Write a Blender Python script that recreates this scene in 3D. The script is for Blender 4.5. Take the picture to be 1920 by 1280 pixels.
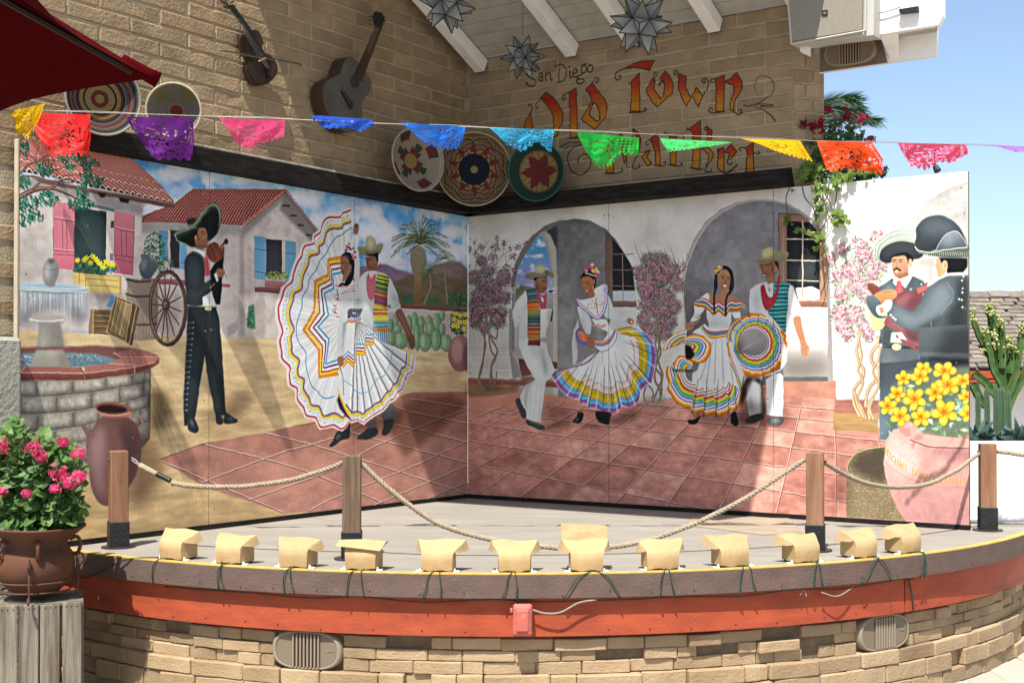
# Outdoor market stage: two adobe walls meeting in a corner, painted mural boards under a dark
# ledge, curved brick stage with footlights under paper, rope and posts, paper bunting.
import bpy, bmesh, math, random
import numpy as np
from mathutils import Vector, Matrix, noise as mnoise
random.seed(11)
sc=bpy.context.scene
for o in list(bpy.data.objects): bpy.data.objects.remove(o)
COL=sc.collection
# ------------------------------------------------------------------ camera
ZC=.859
cam=bpy.data.cameras.new('camera');cam.sensor_width=36;cam.lens=2398.2/1920*36
cam.shift_x=-75/1920;cam.shift_y=47.3/1920;cam.clip_start=.05;cam.clip_end=400
co=bpy.data.objects.new('camera',cam);COL.objects.link(co)
co.location=(0,0,ZC);co.rotation_euler=(math.pi/2+.0114,0,0);sc.camera=co
# ------------------------------------------------------------------ daylight
TR=Vector((.157,.522,-1.0))
el=math.atan2(1,math.hypot(TR.x,TR.y));az=math.atan2(-TR.x,-TR.y)
w=bpy.data.worlds.new('World');sc.world=w;w.use_nodes=True
nt=w.node_tree;nt.nodes.clear()
sky=nt.nodes.new('ShaderNodeTexSky');sky.sky_type='NISHITA';sky.sun_disc=False
sky.sun_elevation=el;sky.sun_rotation=az%(2*math.pi);sky.altitude=20;sky.air_density=1.0;sky.dust_density=1.3;sky.ozone_density=1.2
bg=nt.nodes.new('ShaderNodeBackground');bg.inputs[1].default_value=.108
out=nt.nodes.new('ShaderNodeOutputWorld');nt.links.new(sky.outputs[0],bg.inputs[0]);nt.links.new(bg.outputs[0],out.inputs[0])
sl=bpy.data.lights.new('sun','SUN');sl.energy=5.0;sl.angle=math.radians(.53);sl.color=(1,.955,.88)
so=bpy.data.objects.new('sun',sl);COL.objects.link(so);so.rotation_euler=TR.to_track_quat('-Z','Y').to_euler();so.location=(-2,-6,12)
sc.view_settings.view_transform='Standard';sc.view_settings.look='None';sc.view_settings.gamma=1;sc.view_settings.use_curve_mapping=False
sc.view_settings.exposure=.92
# ------------------------------------------------------------------ places: the corner and its two walls
F=2398.2;TH=.0114;PX,PY=1035.0,687.3
C0=Vector((-.621,9.442,0));A=.975
DL=Vector((-math.cos(A),-math.sin(A),0));DR=Vector((math.sin(A),-math.cos(A),0))
def LW(s,z,o=0): return C0+DL*s+DR*o+Vector((0,0,z))     # s along the left wall, o out of it
def RW(s,z,o=0): return C0+DR*s+DL*o+Vector((0,0,z))
def ray(u,v):
    x=(u-PX)/F;q=-(v-PY)/F
    return Vector((x,math.cos(TH)-q*math.sin(TH),math.sin(TH)+q*math.cos(TH)))
OC=Vector((0,0,ZC))
def aty(u,v,y): d=ray(u,v);return OC+d*(y/d.y)
def atz(u,v,z=0): d=ray(u,v);return OC+d*((z-ZC)/d.z)
def pj(P):
    x,y,z=P[0],P[1],P[2]-ZC;d=y*math.cos(TH)+z*math.sin(TH);q=-y*math.sin(TH)+z*math.cos(TH)
    return (PX+x/d*F,PY-q/d*F)
def onL(u,v,o=0):
    d=ray(u,v);t=(DR.dot(C0+DR*o-OC))/DR.dot(d);return OC+d*t
def onR(u,v,o=0):
    d=ray(u,v);t=(DL.dot(C0+DL*o-OC))/DL.dot(d);return OC+d*t
CX,CY,RR=-.209,9.183,3.494                                # centre and radius of the stage front
def arc(phi,r,z): return Vector((CX+r*math.sin(phi),CY-r*math.cos(phi),z))
def phi_of(x,y): return math.atan2(x-CX,CY-y)
# ------------------------------------------------------------------ materials
def M(name,col,rough=.8,var=.12,scale=8,bump=0,bscale=60,metal=0,spec=.14,stretch=None,col2=None,c2s=3,c2a=.5,rand=0,trans=0,mixlo=.45,mixhi=.65):
    m=bpy.data.materials.new(name);m.use_nodes=True;n=m.node_tree;b=n.nodes['Principled BSDF']
    N=lambda t:n.nodes.new(t);L=n.links.new
    tc=N('ShaderNodeTexCoord');src=tc.outputs['Object']
    if stretch:
        mp=N('ShaderNodeMapping');mp.inputs['Scale'].default_value=stretch;L(src,mp.inputs[0]);src=mp.outputs[0]
    oi=N('ShaderNodeObjectInfo')
    ad=N('ShaderNodeVectorMath');ad.operation='ADD';L(src,ad.inputs[0])
    cb=N('ShaderNodeCombineXYZ');mm=N('ShaderNodeMath');mm.operation='MULTIPLY';mm.inputs[1].default_value=37;L(oi.outputs['Random'],mm.inputs[0]);L(mm.outputs[0],cb.inputs[0]);L(mm.outputs[0],cb.inputs[2]);L(cb.outputs[0],ad.inputs[1]);src=ad.outputs[0]
    nz=N('ShaderNodeTexNoise');nz.inputs['Scale'].default_value=scale;nz.inputs['Detail'].default_value=6;L(src,nz.inputs['Vector'])
    mr=N('ShaderNodeMapRange');mr.inputs[1].default_value=.3;mr.inputs[2].default_value=.7;mr.inputs[3].default_value=1-var;mr.inputs[4].default_value=1+var;L(nz.outputs[0],mr.inputs[0])
    base=N('ShaderNodeRGB');base.outputs[0].default_value=(*col,1);cur=base.outputs[0]
    if col2:
        n2=N('ShaderNodeTexNoise');n2.inputs['Scale'].default_value=c2s;n2.inputs['Detail'].default_value=8;n2.inputs['Roughness'].default_value=.65;L(src,n2.inputs['Vector'])
        r2=N('ShaderNodeMapRange');r2.inputs[1].default_value=mixlo;r2.inputs[2].default_value=mixhi;r2.inputs[4].default_value=c2a;L(n2.outputs[0],r2.inputs[0])
        mx=N('ShaderNodeMix');mx.data_type='RGBA';L(r2.outputs[0],mx.inputs[0]);L(cur,mx.inputs[6]);mx.inputs[7].default_value=(*col2,1);cur=mx.outputs[2]
    vm=N('ShaderNodeVectorMath');vm.operation='SCALE';L(cur,vm.inputs[0]);f=mr.outputs[0]
    if rand:
        r3=N('ShaderNodeMapRange');r3.inputs[3].default_value=1-rand;r3.inputs[4].default_value=1+rand;L(oi.outputs['Random'],r3.inputs[0])
        m2=N('ShaderNodeMath');m2.operation='MULTIPLY';L(f,m2.inputs[0]);L(r3.outputs[0],m2.inputs[1]);f=m2.outputs[0]
    L(f,vm.inputs['Scale']);L(vm.outputs[0],b.inputs['Base Color'])
    b.inputs['Roughness'].default_value=rough;b.inputs['Metallic'].default_value=metal;b.inputs['Specular IOR Level'].default_value=spec
    if bump:
        bn=N('ShaderNodeTexNoise');bn.inputs['Scale'].default_value=bscale;bn.inputs['Detail'].default_value=5;L(src,bn.inputs['Vector'])
        bp=N('ShaderNodeBump');bp.inputs['Strength'].default_value=1;bp.inputs['Distance'].default_value=bump;L(bn.outputs[0],bp.inputs['Height']);L(bp.outputs[0],b.inputs['Normal'])
    if trans:
        tr=N('ShaderNodeBsdfTranslucent');L(vm.outputs[0],tr.inputs[0]);ms=N('ShaderNodeMixShader');ms.inputs[0].default_value=trans
        o=n.nodes['Material Output'];L(b.outputs[0],ms.inputs[1]);L(tr.outputs[0],ms.inputs[2]);L(ms.outputs[0],o.inputs[0])
    m['src']=1
    return m
def attr_mat(name,rough=.85,bump=.002,bscale=200,trans=0,gain=1):
    m=M(name,(1,1,1),rough,.12,60,bump,bscale,trans=trans);n=m.node_tree
    a=n.nodes.new('ShaderNodeAttribute');a.attribute_name='paint'
    for k in n.nodes:
        if k.type=='VECT_MATH' and k.operation=='SCALE': n.links.new(a.outputs['Color'],k.inputs[0])
    return m
# ------------------------------------------------------------------ mesh helpers
def empty(name,loc=(0,0,0),rz=0):
    o=bpy.data.objects.new(name,None);o.empty_display_size=.1;COL.objects.link(o);o.location=loc;o.rotation_euler=(0,0,rz);return o
def tag(o,label=None,cat=None,group=None,kind=None):
    if label:o['label']=label
    if cat:o['category']=cat
    if group:o['group']=group
    if kind:o['kind']=kind
    return o
def mesh(name,V,Fc,m=None,parent=None,smooth=False,world=True,cols=None):
    """V in world coordinates; the object keeps its origin at its parent"""
    me=bpy.data.meshes.new(name)
    off=Vector((0,0,0));inv=None
    if parent is not None and world:
        inv=pmat(parent).inverted();V=[inv@Vector(v) for v in V]
    me.from_pydata([tuple(v) for v in V],[],Fc);me.update()
    if smooth: me.polygons.foreach_set('use_smooth',[True]*len(me.polygons))
    if m: me.materials.append(m)
    if cols is not None:
        at=me.color_attributes.new('paint','FLOAT_COLOR','CORNER');buf=[]
        for p in me.polygons: buf+=[*cols[p.index],1]*p.loop_total
        at.data.foreach_set('color',buf)
    o=bpy.data.objects.new(name,me);COL.objects.link(o)
    if parent is not None:o.parent=parent
    return o
def pmat(o):
    m=Matrix.Translation(o.location)@o.rotation_euler.to_matrix().to_4x4()
    return pmat(o.parent)@m if o.parent else m
class B:
    """collects faces for one mesh"""
    def __init__(s):s.v=[];s.f=[];s.c=[]
    def add(s,V,Fc,col=None):
        n=len(s.v);s.v+=[Vector(v) for v in V];s.f+=[tuple(i+n for i in f) for f in Fc];s.c+=[col]*len(Fc)
    def quad(s,a,b,c,d,col=None): s.add([a,b,c,d],[(0,1,2,3)],col)
    def box(s,o,x,y,z,sx,sy,sz,bev=0):
        """centre o, unit axes x y z, full sizes"""
        x,y,z=Vector(x),Vector(y),Vector(z);o=Vector(o)
        if not bev:
            V=[o+x*(a*sx/2)+y*(b*sy/2)+z*(c*sz/2) for a in(-1,1) for b in(-1,1) for c in(-1,1)]
            s.add(V,[(0,1,3,2),(4,6,7,5),(0,4,5,1),(2,3,7,6),(0,2,6,4),(1,5,7,3)])
        else:
            V=[];idx={}
            for a in(-1,1):
                for b in(-1,1):
                    for c in(-1,1):
                        for k in range(3):
                            h=[a*(sx/2-bev),b*(sy/2-bev),c*(sz/2-bev)];h[k]+=(a,b,c)[k]*bev
                            idx[a,b,c,k]=len(V);V.append(o+x*h[0]+y*h[1]+z*h[2])
            Fc=[]
            for k in range(3):
                i,j=[q for q in range(3) if q!=k]
                for sg in(-1,1):
                    q=[]
                    for u,v in((-1,-1),(1,-1),(1,1),(-1,1)):
                        t=[0,0,0];t[k]=sg;t[i]=u;t[j]=v;q.append(idx[(*t,k)])
                    Fc.append(tuple(q))
            for k in range(3):
                i,j=[q for q in range(3) if q!=k]
                for u in(-1,1):
                    for v in(-1,1):
                        t=[0,0,0];t[i]=u;t[j]=v;q=[]
                        t[k]=-1;q+=[idx[(*t,i)],idx[(*t,j)]];t[k]=1;q+=[idx[(*t,j)],idx[(*t,i)]];Fc.append(tuple(q))
            for a in(-1,1):
                for b in(-1,1):
                    for c in(-1,1): Fc.append((idx[a,b,c,0],idx[a,b,c,1],idx[a,b,c,2]))
            s.add(V,Fc)
    def tube(s,P,r,n=6,r2=None,cap=True,col=None):
        P=[Vector(p) for p in P];k=len(P);r2=r if r2 is None else r2
        t0=(P[1]-P[0]).normalized();up=Vector((0,0,1)) if abs(t0.z)<.9 else Vector((1,0,0));nx=t0.cross(up).normalized()
        V=[]
        for i,p in enumerate(P):
            t=(P[min(i+1,k-1)]-P[max(i-1,0)]).normalized();nx=(nx-t*nx.dot(t)).normalized();ny=t.cross(nx)
            rr=r+(r2-r)*i/(k-1) if not callable(r) else r(i/(k-1))
            for j in range(n):
                a=j/n*6.28318;V.append(p+nx*(rr*math.cos(a))+ny*(rr*math.sin(a)))
        Fc=[(i*n+j,i*n+(j+1)%n,(i+1)*n+(j+1)%n,(i+1)*n+j) for i in range(k-1) for j in range(n)]
        if cap: Fc+=[tuple(range(n))[::-1],tuple((k-1)*n+j for j in range(n))]
        s.add(V,Fc,col)
    def lathe(s,prof,o,ax=(0,0,1),n=32,wob=0,col=None,close=False):
        o=Vector(o);z=Vector(ax).normalized();x=z.orthogonal().normalized();y=z.cross(x);V=[]
        for r,h in prof:
            for j in range(n):
                a=j/n*6.28318;rr=r*(1+wob*math.sin(a*3+h*9)*.5+wob*math.sin(a*2+1)*.5);V.append(o+x*(rr*math.cos(a))+y*(rr*math.sin(a))+z*h)
        s.add(V,[(i*n+j,i*n+(j+1)%n,(i+1)*n+(j+1)%n,(i+1)*n+j) for i in range(len(prof)-1) for j in range(n)],col)
    def prism(s,pts,d,cap=True):
        """closed outline extruded by vector d"""
        n=len(pts);V=[Vector(p) for p in pts]+[Vector(p)+Vector(d) for p in pts]
        s.add(V,[(i,(i+1)%n,n+(i+1)%n,n+i) for i in range(n)]+([tuple(range(n))[::-1],tuple(range(n,2*n))] if cap else []))
    def build(s,name,m=None,parent=None,smooth=False,fix=True):
        cols=s.c if any(c is not None for c in s.c) else None
        if cols: cols=[c or (.5,.5,.5) for c in cols]
        o=mesh(name,s.v,s.f,m,parent,smooth,cols=cols)
        if fix and cols is None:
            bm=bmesh.new();bm.from_mesh(o.data);bmesh.ops.recalc_face_normals(bm,faces=bm.faces);bm.to_mesh(o.data);bm.free()
        return o
def crsp(pts,k=8,closed=False):
    pts=[Vector(p) for p in pts];n=len(pts);out=[]
    for i in range(n if closed else n-1):
        a=pts[(i-1)%n] if closed or i>0 else pts[0]*2-pts[1];b=pts[i];c=pts[(i+1)%n];d=pts[(i+2)%n] if closed or i+2<n else c*2-b
        for j in range(k):
            u=j/k;out.append(.5*((2*b)+(c-a)*u+(2*a-5*b+4*c-d)*u*u+(3*b-a-3*c+d)*u**3))
    if not closed: out.append(pts[-1])
    return out
UP=Vector((0,0,1))
# ---------------------------------------------------------------- paint box
# A small brush-and-palette painter: every picture painted on the boards is laid down
# stroke by stroke into an array that becomes the paint of that board.
class Painter:
    def __init__(s,W,H,quad,seed=3):
        s.W,s.H=W,H
        s.im=np.zeros((H,W,3),np.float32); s.al=np.zeros((H,W),np.float32)
        s.clip=None; s.rng=np.random.RandomState(seed)
        A=[];b=[]
        for (x,y),(X,Y) in zip(quad,[(0,0),(W,0),(W,H),(0,H)]):
            A.append([x,y,1,0,0,0,-X*x,-X*y]);b.append(X)
            A.append([0,0,0,x,y,1,-Y*x,-Y*y]);b.append(Y)
        h=np.linalg.solve(np.array(A,float),np.array(b,float))
        s.M=np.append(h,1).reshape(3,3); s.fr(0,0,1)
        x,y=quad[0];c=np.array(quad).mean(0);
        a=s.T(np.array([c,c+[1,0],c+[0,1]])); s.k=.5*(np.hypot(*(a[1]-a[0]))+np.hypot(*(a[2]-a[0])))
    def fr(s,ox,oy,sc): s.o=(ox,oy,sc)
    def T(s,p):
        p=np.asarray(p,float)
        q=np.c_[p,np.ones(len(p))]@s.M.T
        return q[:,:2]/q[:,2:3]
    def pts(s,t,sm=0,closed=True):
        if isinstance(t,str): t=[tuple(map(float,a.split(','))) for a in t.split()]
        t=np.array(t,float)
        if sm and len(t)>2:
            n=len(t);out=[];k=5
            for i in range(n if closed else n-1):
                if closed: a,b,c,d=t[(i-1)%n],t[i],t[(i+1)%n],t[(i+2)%n]
                else: a,b,c,d=t[max(i-1,0)],t[i],t[i+1],t[min(i+2,n-1)]
                for j in range(k):
                    u=j/k
                    out.append(.5*((2*b)+(c-a)*u+(2*a-5*b+4*c-d)*u*u+(3*b-a-3*c+d)*u**3))
            if not closed: out.append(t[-1])
            t=np.array(out)
        ox,oy,sc=s.o
        return s.T(t/sc+[ox,oy])
    def cov(s,q,f):
        pad=int(f*2+2)
        x0=int(max(0,math.floor(q[:,0].min())-pad));x1=int(min(s.W,math.ceil(q[:,0].max())+pad))
        y0=int(max(0,math.floor(q[:,1].min())-pad));y1=int(min(s.H,math.ceil(q[:,1].max())+pad))
        if x1<=x0 or y1<=y0: return None
        w=x1-x0;h=y1-y0;SS=3
        acc=np.zeros((h,w+1),np.float32)
        X0=q[:,0]-x0;Y0=q[:,1]-y0;X1=np.roll(X0,-1);Y1=np.roll(Y0,-1)
        lo=np.minimum(Y0,Y1);hi=np.maximum(Y0,Y1)
        dy=np.where(Y1==Y0,1e-9,Y1-Y0);sl=(X1-X0)/dy
        ymin=max(0,int(q[:,1].min()-y0)-1);ymax=min(h,int(q[:,1].max()-y0)+2)
        for r in range(ymin,ymax):
            for k in range(SS):
                y=r+(k+.5)/SS
                m=(lo<=y)&(hi>y)
                if not m.any(): continue
                xs=np.clip(np.sort(X0[m]+(y-Y0[m])*sl[m]),0,w)
                for a,b in zip(xs[::2],xs[1::2]):
                    ia=int(a);ib=int(b)
                    if ia>=w: continue
                    # coverage as difference array with fractional ends
                    acc[r,ia]+=1-(a-ia); acc[r,ia+1]+=(a-ia)
                    if ib<w: acc[r,ib]-=1-(b-ib); acc[r,ib+1]-=(b-ib)
                    else: acc[r,w]-=1
        c=np.clip(np.cumsum(acc,1)[:,:w]/SS,0,1)
        if f>.7:
            r=max(1,int(round(f)))
            for _ in range(2): c=box(box(c,r,0),r,1)
        return x0,y0,x1,y1,c
    def comp(s,x0,y0,x1,y1,c,col,mode='n'):
        if s.clip is not None: c=c*s.clip[y0:y1,x0:x1]
        d=s.im[y0:y1,x0:x1]; c3=c[...,None]
        if mode=='m': d*=1-c3*(1-col)
        else: d+=(col-d)*c3
        s.al[y0:y1,x0:x1]=np.maximum(s.al[y0:y1,x0:x1],c)
    def p(s,col,t,f=.6,a=1,sm=0,g=None,m='n',v='v',n=0):
        q=s.pts(t,sm);r=s.cov(q,f*s.k)
        if r is None: return
        x0,y0,x1,y1,c=r
        C=hexc(col)
        if g is not None:
            G=hexc(g)
            if v=='v': u=(np.arange(y0,y1)+.5-q[:,1].min())/max(1,np.ptp(q[:,1]));u=u[:,None,None]*np.ones((1,x1-x0,1))
            else: u=(np.arange(x0,x1)+.5-q[:,0].min())/max(1,np.ptp(q[:,0]));u=u[None,:,None]*np.ones((y1-y0,1,1))
            u=np.clip(u,0,1);C=C*(1-u)+G*u
        if n: C=C*(1+n*(s.noise(x1-x0,y1-y0,14)[...,None]-.5))
        s.comp(x0,y0,x1,y1,c*a,C,m)
    def l(s,col,t,w=1,a=1,sm=1,w2=None,f=.5,m='n'):
        q=s.pts(t,sm,False);n=len(q)
        w=w/s.o[2]*s.k;w2=w if w2 is None else w2/s.o[2]*s.k
        ws=np.linspace(w,w2,n)/2;f=max(.5,f*s.k)
        pad=ws.max()+f+1
        x0=int(max(0,q[:,0].min()-pad));x1=int(min(s.W,q[:,0].max()+pad+1))
        y0=int(max(0,q[:,1].min()-pad));y1=int(min(s.H,q[:,1].max()+pad+1))
        if x1<=x0 or y1<=y0:return
        buf=np.zeros((y1-y0,x1-x0),np.float32)
        for i in range(n-1):
            A,B=q[i],q[i+1];pd=max(ws[i],ws[i+1])+f+1
            a0=int(max(x0,min(A[0],B[0])-pd));a1=int(min(x1,max(A[0],B[0])+pd+1))
            b0=int(max(y0,min(A[1],B[1])-pd));b1=int(min(y1,max(A[1],B[1])+pd+1))
            if a1<=a0 or b1<=b0: continue
            Y,X=np.mgrid[b0:b1,a0:a1]+.5
            d=B-A;L=d@d+1e-9
            u=np.clip(((X-A[0])*d[0]+(Y-A[1])*d[1])/L,0,1)
            D=np.hypot(X-A[0]-u*d[0],Y-A[1]-u*d[1])
            W_=ws[i]+(ws[i+1]-ws[i])*u
            c=np.clip((W_+.5*f-D)/f,0,1)*np.clip(W_*2.2,0,1)
            v=buf[b0-y0:b1-y0,a0-x0:a1-x0];np.maximum(v,c,out=v)
        s.comp(x0,y0,x1,y1,buf*a,hexc(col),m)
    def e(s,col,cx,cy,rx,ry,rot=0,**k):
        t=np.linspace(0,2*math.pi,29)[:-1];r=math.radians(rot)
        x=rx*np.cos(t);y=ry*np.sin(t)
        s.p(col,np.c_[cx+x*math.cos(r)-y*math.sin(r),cy+x*math.sin(r)+y*math.cos(r)],**k)
    def noise(s,w,h,cell):
        c=max(2,cell*s.k);out=0;amp=1;tot=0
        for _ in range(3):
            gw=int(w/c)+3;gh=int(h/c)+3;g=s.rng.rand(gh,gw).astype(np.float32)
            x=np.arange(w)/c;y=np.arange(h)/c
            xi=x.astype(int);yi=y.astype(int);fx=x-xi;fy=y-yi
            fx=fx*fx*(3-2*fx);fy=(fy*fy*(3-2*fy))[:,None]
            a=g[yi][:,xi];b=g[yi][:,xi+1];cc=g[yi+1][:,xi];dd=g[yi+1][:,xi+1]
            out=out+amp*((a*(1-fx)+b*fx)*(1-fy)+(cc*(1-fx)+dd*fx)*fy);tot+=amp;amp*=.5;c=max(2,c/2)
        return out/tot
    def mott(s,t,amp,cell=14,sx=1,col=None,f=2):
        q=s.pts(t);r=s.cov(q,f*s.k)
        x0,y0,x1,y1,c=r
        w=x1-x0
        nz=s.noise(int(w/sx)+1,y1-y0,cell);nz=nz[:,(np.arange(w)/sx).astype(int)]
        if col is None: s.comp(x0,y0,x1,y1,c,(1+amp*(nz-.5)*2)[...,None]*np.ones(3),'m')
        else: s.comp(x0,y0,x1,y1,c*np.clip((nz-.5)*5+amp,0,1),hexc(col))
    def sky(s,t):
        x0,y0,x1,y1,c=s.cov(s.pts(t),1)
        nz=s.noise(int((x1-x0)/1.6)+1,y1-y0,34);nz=nz[:,(np.arange(x1-x0)/1.6).astype(int)]
        s.comp(x0,y0,x1,y1,c*np.clip((nz-.46)*3.2,0,.75),hexc('d4d8e2'))
        nz=s.noise(x1-x0,y1-y0,22);s.comp(x0,y0,x1,y1,c*np.clip((nz-.5)*2.5,0,.6),hexc('3f86cc'))
    def d(s,n,cx,cy,rx,ry,cols,sz=2,L=0,a=.9,ang=None,var=.5):
        R=s.rng
        for i in range(n):
            r=math.sqrt(R.rand());t=R.rand()*6.283
            x=cx+rx*r*math.cos(t);y=cy+ry*r*math.sin(t)
            c=cols[R.randint(len(cols))];z=sz*(1+var*(R.rand()-.5)*2)
            if L:
                b=(R.rand()*6.283) if ang is None else math.radians(ang+R.randn()*25)
                dx,dy=L*math.cos(b)/2,L*math.sin(b)/2
                s.l(c,[(x-dx,y-dy),(x+dx,y+dy)],z,a,0,z*.4)
            else: s.l(c,[(x-.01,y),(x+.01,y)],z,a,0)
    def setclip(s,t,sm=0,f=.3):
        if t is None: s.clip=None;return
        r=s.cov(s.pts(t,sm),f);s.clip=np.zeros((s.H,s.W),np.float32)
        if r: x0,y0,x1,y1,c=r;s.clip[y0:y1,x0:x1]=c
def box(a,r,ax):
    k=2*r+1;pad=[(0,0)]*a.ndim;pad[ax]=(r+1,r)
    c=np.cumsum(np.pad(a,pad,mode='edge'),axis=ax)
    return ((c[k:]-c[:-k]) if ax==0 else (c[:,k:]-c[:,:-k]))/k
def hexc(h):
    return np.array([int(h[i:i+2],16)/255 for i in (0,2,4)],np.float32)
def paint_left(P):
    p,l,e,d,fr=P.p,P.l,P.e,P.d,P.fr
    SK=('8c6650','6f4c3c','a8806a')
    fr(0,0,1)
    p('4f86c0','0,200 920,200 920,1060 0,1060',g='a3a4c8')
    p('6c9cd0','0,200 920,200 920,560 0,560',g='b9b6d2')
    P.mott('0,200 920,200 920,540 0,540',-.35,26,1.7,'4a84c4',8)
    P.sky('0,200 920,200 920,560 0,560')
    for x,y,r in [(290,330,16),(330,325,14),(575,380,16),(600,415,22),(640,405,14),(705,432,26),(745,450,22),(720,478,24),(850,432,16),(700,395,12),(862,470,12)]:
        e('e3e4ee',x,y,r*1.5,r*.8,f=6,a=.6)
    for x,y in [(560,395),(620,378),(760,410),(860,405),(740,395)]: e('3f86cf',x,y,22,11,f=7,a=.6)
    # hills
    fr(640,370,3.877)
    p('7b6a8c','60,520 180,490 330,480 420,520 530,550 560,600 300,640 60,640',f=1,g='7d6472')
    p('6d6054','330,640 450,580 560,545 700,480 800,455 870,465 930,525 930,800 330,800',f=1,g='5d5844')
    p('7d6a72','600,520 700,480 800,455 870,465 930,525 930,600 760,560',f=4,a=.6)
    P.mott('330,560 930,480 930,780 330,780',.14,8,3)
    e('3f5c46',500,735,60,40,f=2);e('3c5440',860,735,90,45,f=2);e('46604a',650,750,70,26,f=2)
    d(120,840,735,95,42,['56755a','2f4636','6b8a68'],5,14)
    # palms
    p('8f7458','533,545 586,545 590,765 528,765',f=.6,g='6d5238');
    for i in range(14): l('5b4534',f'{533},{560+i*15} {588},{556+i*15}',3,.5,0)
    p('857e6e','515,380 560,340 610,370 625,470 600,540 585,552 535,552 515,500 505,430',f=1,sm=1,g='6a6555')
    for i in range(22):
        x=515+i*5; l('b5ad96' if i%2 else '504b3e',f'{x},{370+abs(i-11)*3} {545+(i-11)*2},{545}',2.4,.5,0)
    R=P.rng
    def palm(cx,cy,r,n,w,cs,dr=.6):
        for i in range(n):
            a=math.radians(-200+220*i/(n-1)+R.randn()*5);q=r*(.8+.3*R.rand())
            ex,ey=cx+q*math.cos(a),cy+q*math.sin(a)*.95+q*.1
            mx,my=cx+q*.55*math.cos(a),cy+q*.62*math.sin(a)
            ey+=dr*q*.3*abs(math.cos(a))
            l(cs[0],[(cx,cy),(mx,my),(ex,ey)],w,.9)
            for k in range(9):
                t=.25+.75*k/9;bx=cx+(ex-cx)*t+(mx-(cx+ex)/2)*2*t*(1-t);by=cy+(ey-cy)*t+(my-(cy+ey)/2)*2*t*(1-t)
                for sg in (-1,1):
                    b=a+sg*.75;L=r*.27*(1-.5*t)
                    l(cs[R.randint(1,len(cs))],[(bx,by),(bx+L*math.cos(b),by+L*math.sin(b)+L*.35)],w*.55,.75,0,w*.2)
    palm(575,300,205,24,7,['4c5a44','65745a','93a07c','3b4838','aab08c'])
    palm(575,330,120,16,7,['3a4636','59684f','7d8a6a','2f3a2c'])
    for (cx,cy,tx,ty) in [(650,560,608,768),(760,470,776,758)]:
        l('7c7260',[(cx,cy),(cx+(4 if cx<700 else 0),cy+90),(tx,ty)],20,1,1,22);l('4e463a',[(cx+6,cy),(cx+12,cy+90),(tx+8,ty)],5,.6)
        palm(cx,cy-30,88,15,4,['4a5844','7d8a68','5c6b52','9aa07e'],1.1)
    # back wall + cactus
    p('a39e9c','340,790 925,818 925,1170 340,1130',f=.5,g='8f8785');P.mott('340,790 925,818 925,1130 340,1130',.06,10)
    p('7d4f48','340,763 925,805 925,828 340,795',f=.4,g='5f3a36')
    fr(0,0,1)
    sand='0,600 300,620 430,612 520,628 700,640 880,655 880,800 700,960 0,1100'
    p('b8a282','0,615 230,628 300,628 430,632 447,616 475,632 520,634 728,650 800,652 850,657 885,668 885,1050 0,1050',f=1,g='a88e68')
    P.mott('0,615 885,650 885,1050 0,1050',.12,9,5);P.mott('0,640 885,670 885,1050 0,1050',.1,26,2)
    fr(640,370,3.877)
    for a in [(493,920,20,70),(537,900,20,70),(733,850,20,35),(640,900,25,40),(583,900,22,40),(395,890,20,40),(358,930,18,45),(695,910,28,75),(650,950,28,50),(580,970,20,40),(735,950,20,45),(410,950,28,30),(553,1010,20,95),(365,1020,28,50),(510,1050,25,45),(692,1030,34,75),(765,1050,35,60),(435,1035,42,58),(610,1045,42,65)]:
        x,y,rx,ry=a
        e('35473a',x+4,y+4,rx+2,ry+2,f=1,a=.8);e('6e8c70',x,y,rx,ry,f=.5);e('94ad8e',x-rx*.3,y-ry*.1,rx*.45,ry*.75,f=1.5,a=.7)
        for k in range(-2,3): l('4d6a52',[(x+k*rx*.35,y-ry*.8+abs(k)*6),(x+k*rx*.42,y),(x+k*rx*.35,y+ry*.8-abs(k)*6)],2,.5)
    for x,y in [(385,855),(425,915),(595,865),(648,855),(742,835),(742,915),(622,905)]: e('b8583a',x,y,7,8);e('d9a540',x,y-3,4,4)
    # jar with flowers at the corner
    e('8a6263',870,1130,88,135,f=.6);e('a98484',850,1110,40,90,f=3,a=.8);e('5b4044',930,1160,40,110,f=3,a=.7)
    d(260,865,900,72,92,['3d5b3e','26402f','5f7a4c','2d4a35'],9,22);
    for x,y in [(825,880),(870,850),(905,900),(850,930),(900,950),(820,930),(905,845),(865,900),(835,840)]:
        for k in range(5):
            a=k*1.257+x;e('d8b23a',x+11*math.cos(a),y+11*math.sin(a),9,6,math.degrees(a),f=.3)
        e('a8502a',x,y,4,4)
    # tiled patio
    fr(0,0,1)
    til='299,862 380,832 498,811 595,790 700,762 772,735 885,733 885,930 660,955 534,963 390,916'
    p('9c6e62',til,f=.8,g='a87c72');P.setclip(til)
    P.mott(til,.10,12,2);
    for t in ['470,880 620,840 640,880 530,925','700,830 800,800 830,830 750,870','640,905 700,880 760,900 690,930']: p('bc8a7c',t,f=8,a=.5)
    A=['299,862 400,905 534,961','380,832 560,878 720,942','498,811 631,846 879,925','600,790 694,819 783,842 885,868','690,775 742,795 800,808 885,830','740,760 770,771 800,776 885,794','772,747 800,750 885,765']
    B=['380,904 524,850 631,818 742,760','467,937 640,875 690,843 799,795 885,762','581,957 640,927 760,880 885,822','700,948 885,868','800,935 885,900','299,862 400,826 595,790','390,916 300,950']
    for t in A+B:
        q=P.pts(t); 
        l('5c3833',[(float(a.split(',')[0]),float(a.split(',')[1])+1.6) for a in t.split()],1.8,.7);l('c8a89e',t,1.4,.95)
    P.setclip(None)
    p('5c4634','720,790 780,745 850,735 880,760 760,860',f=8,a=.45,m='m')
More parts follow.
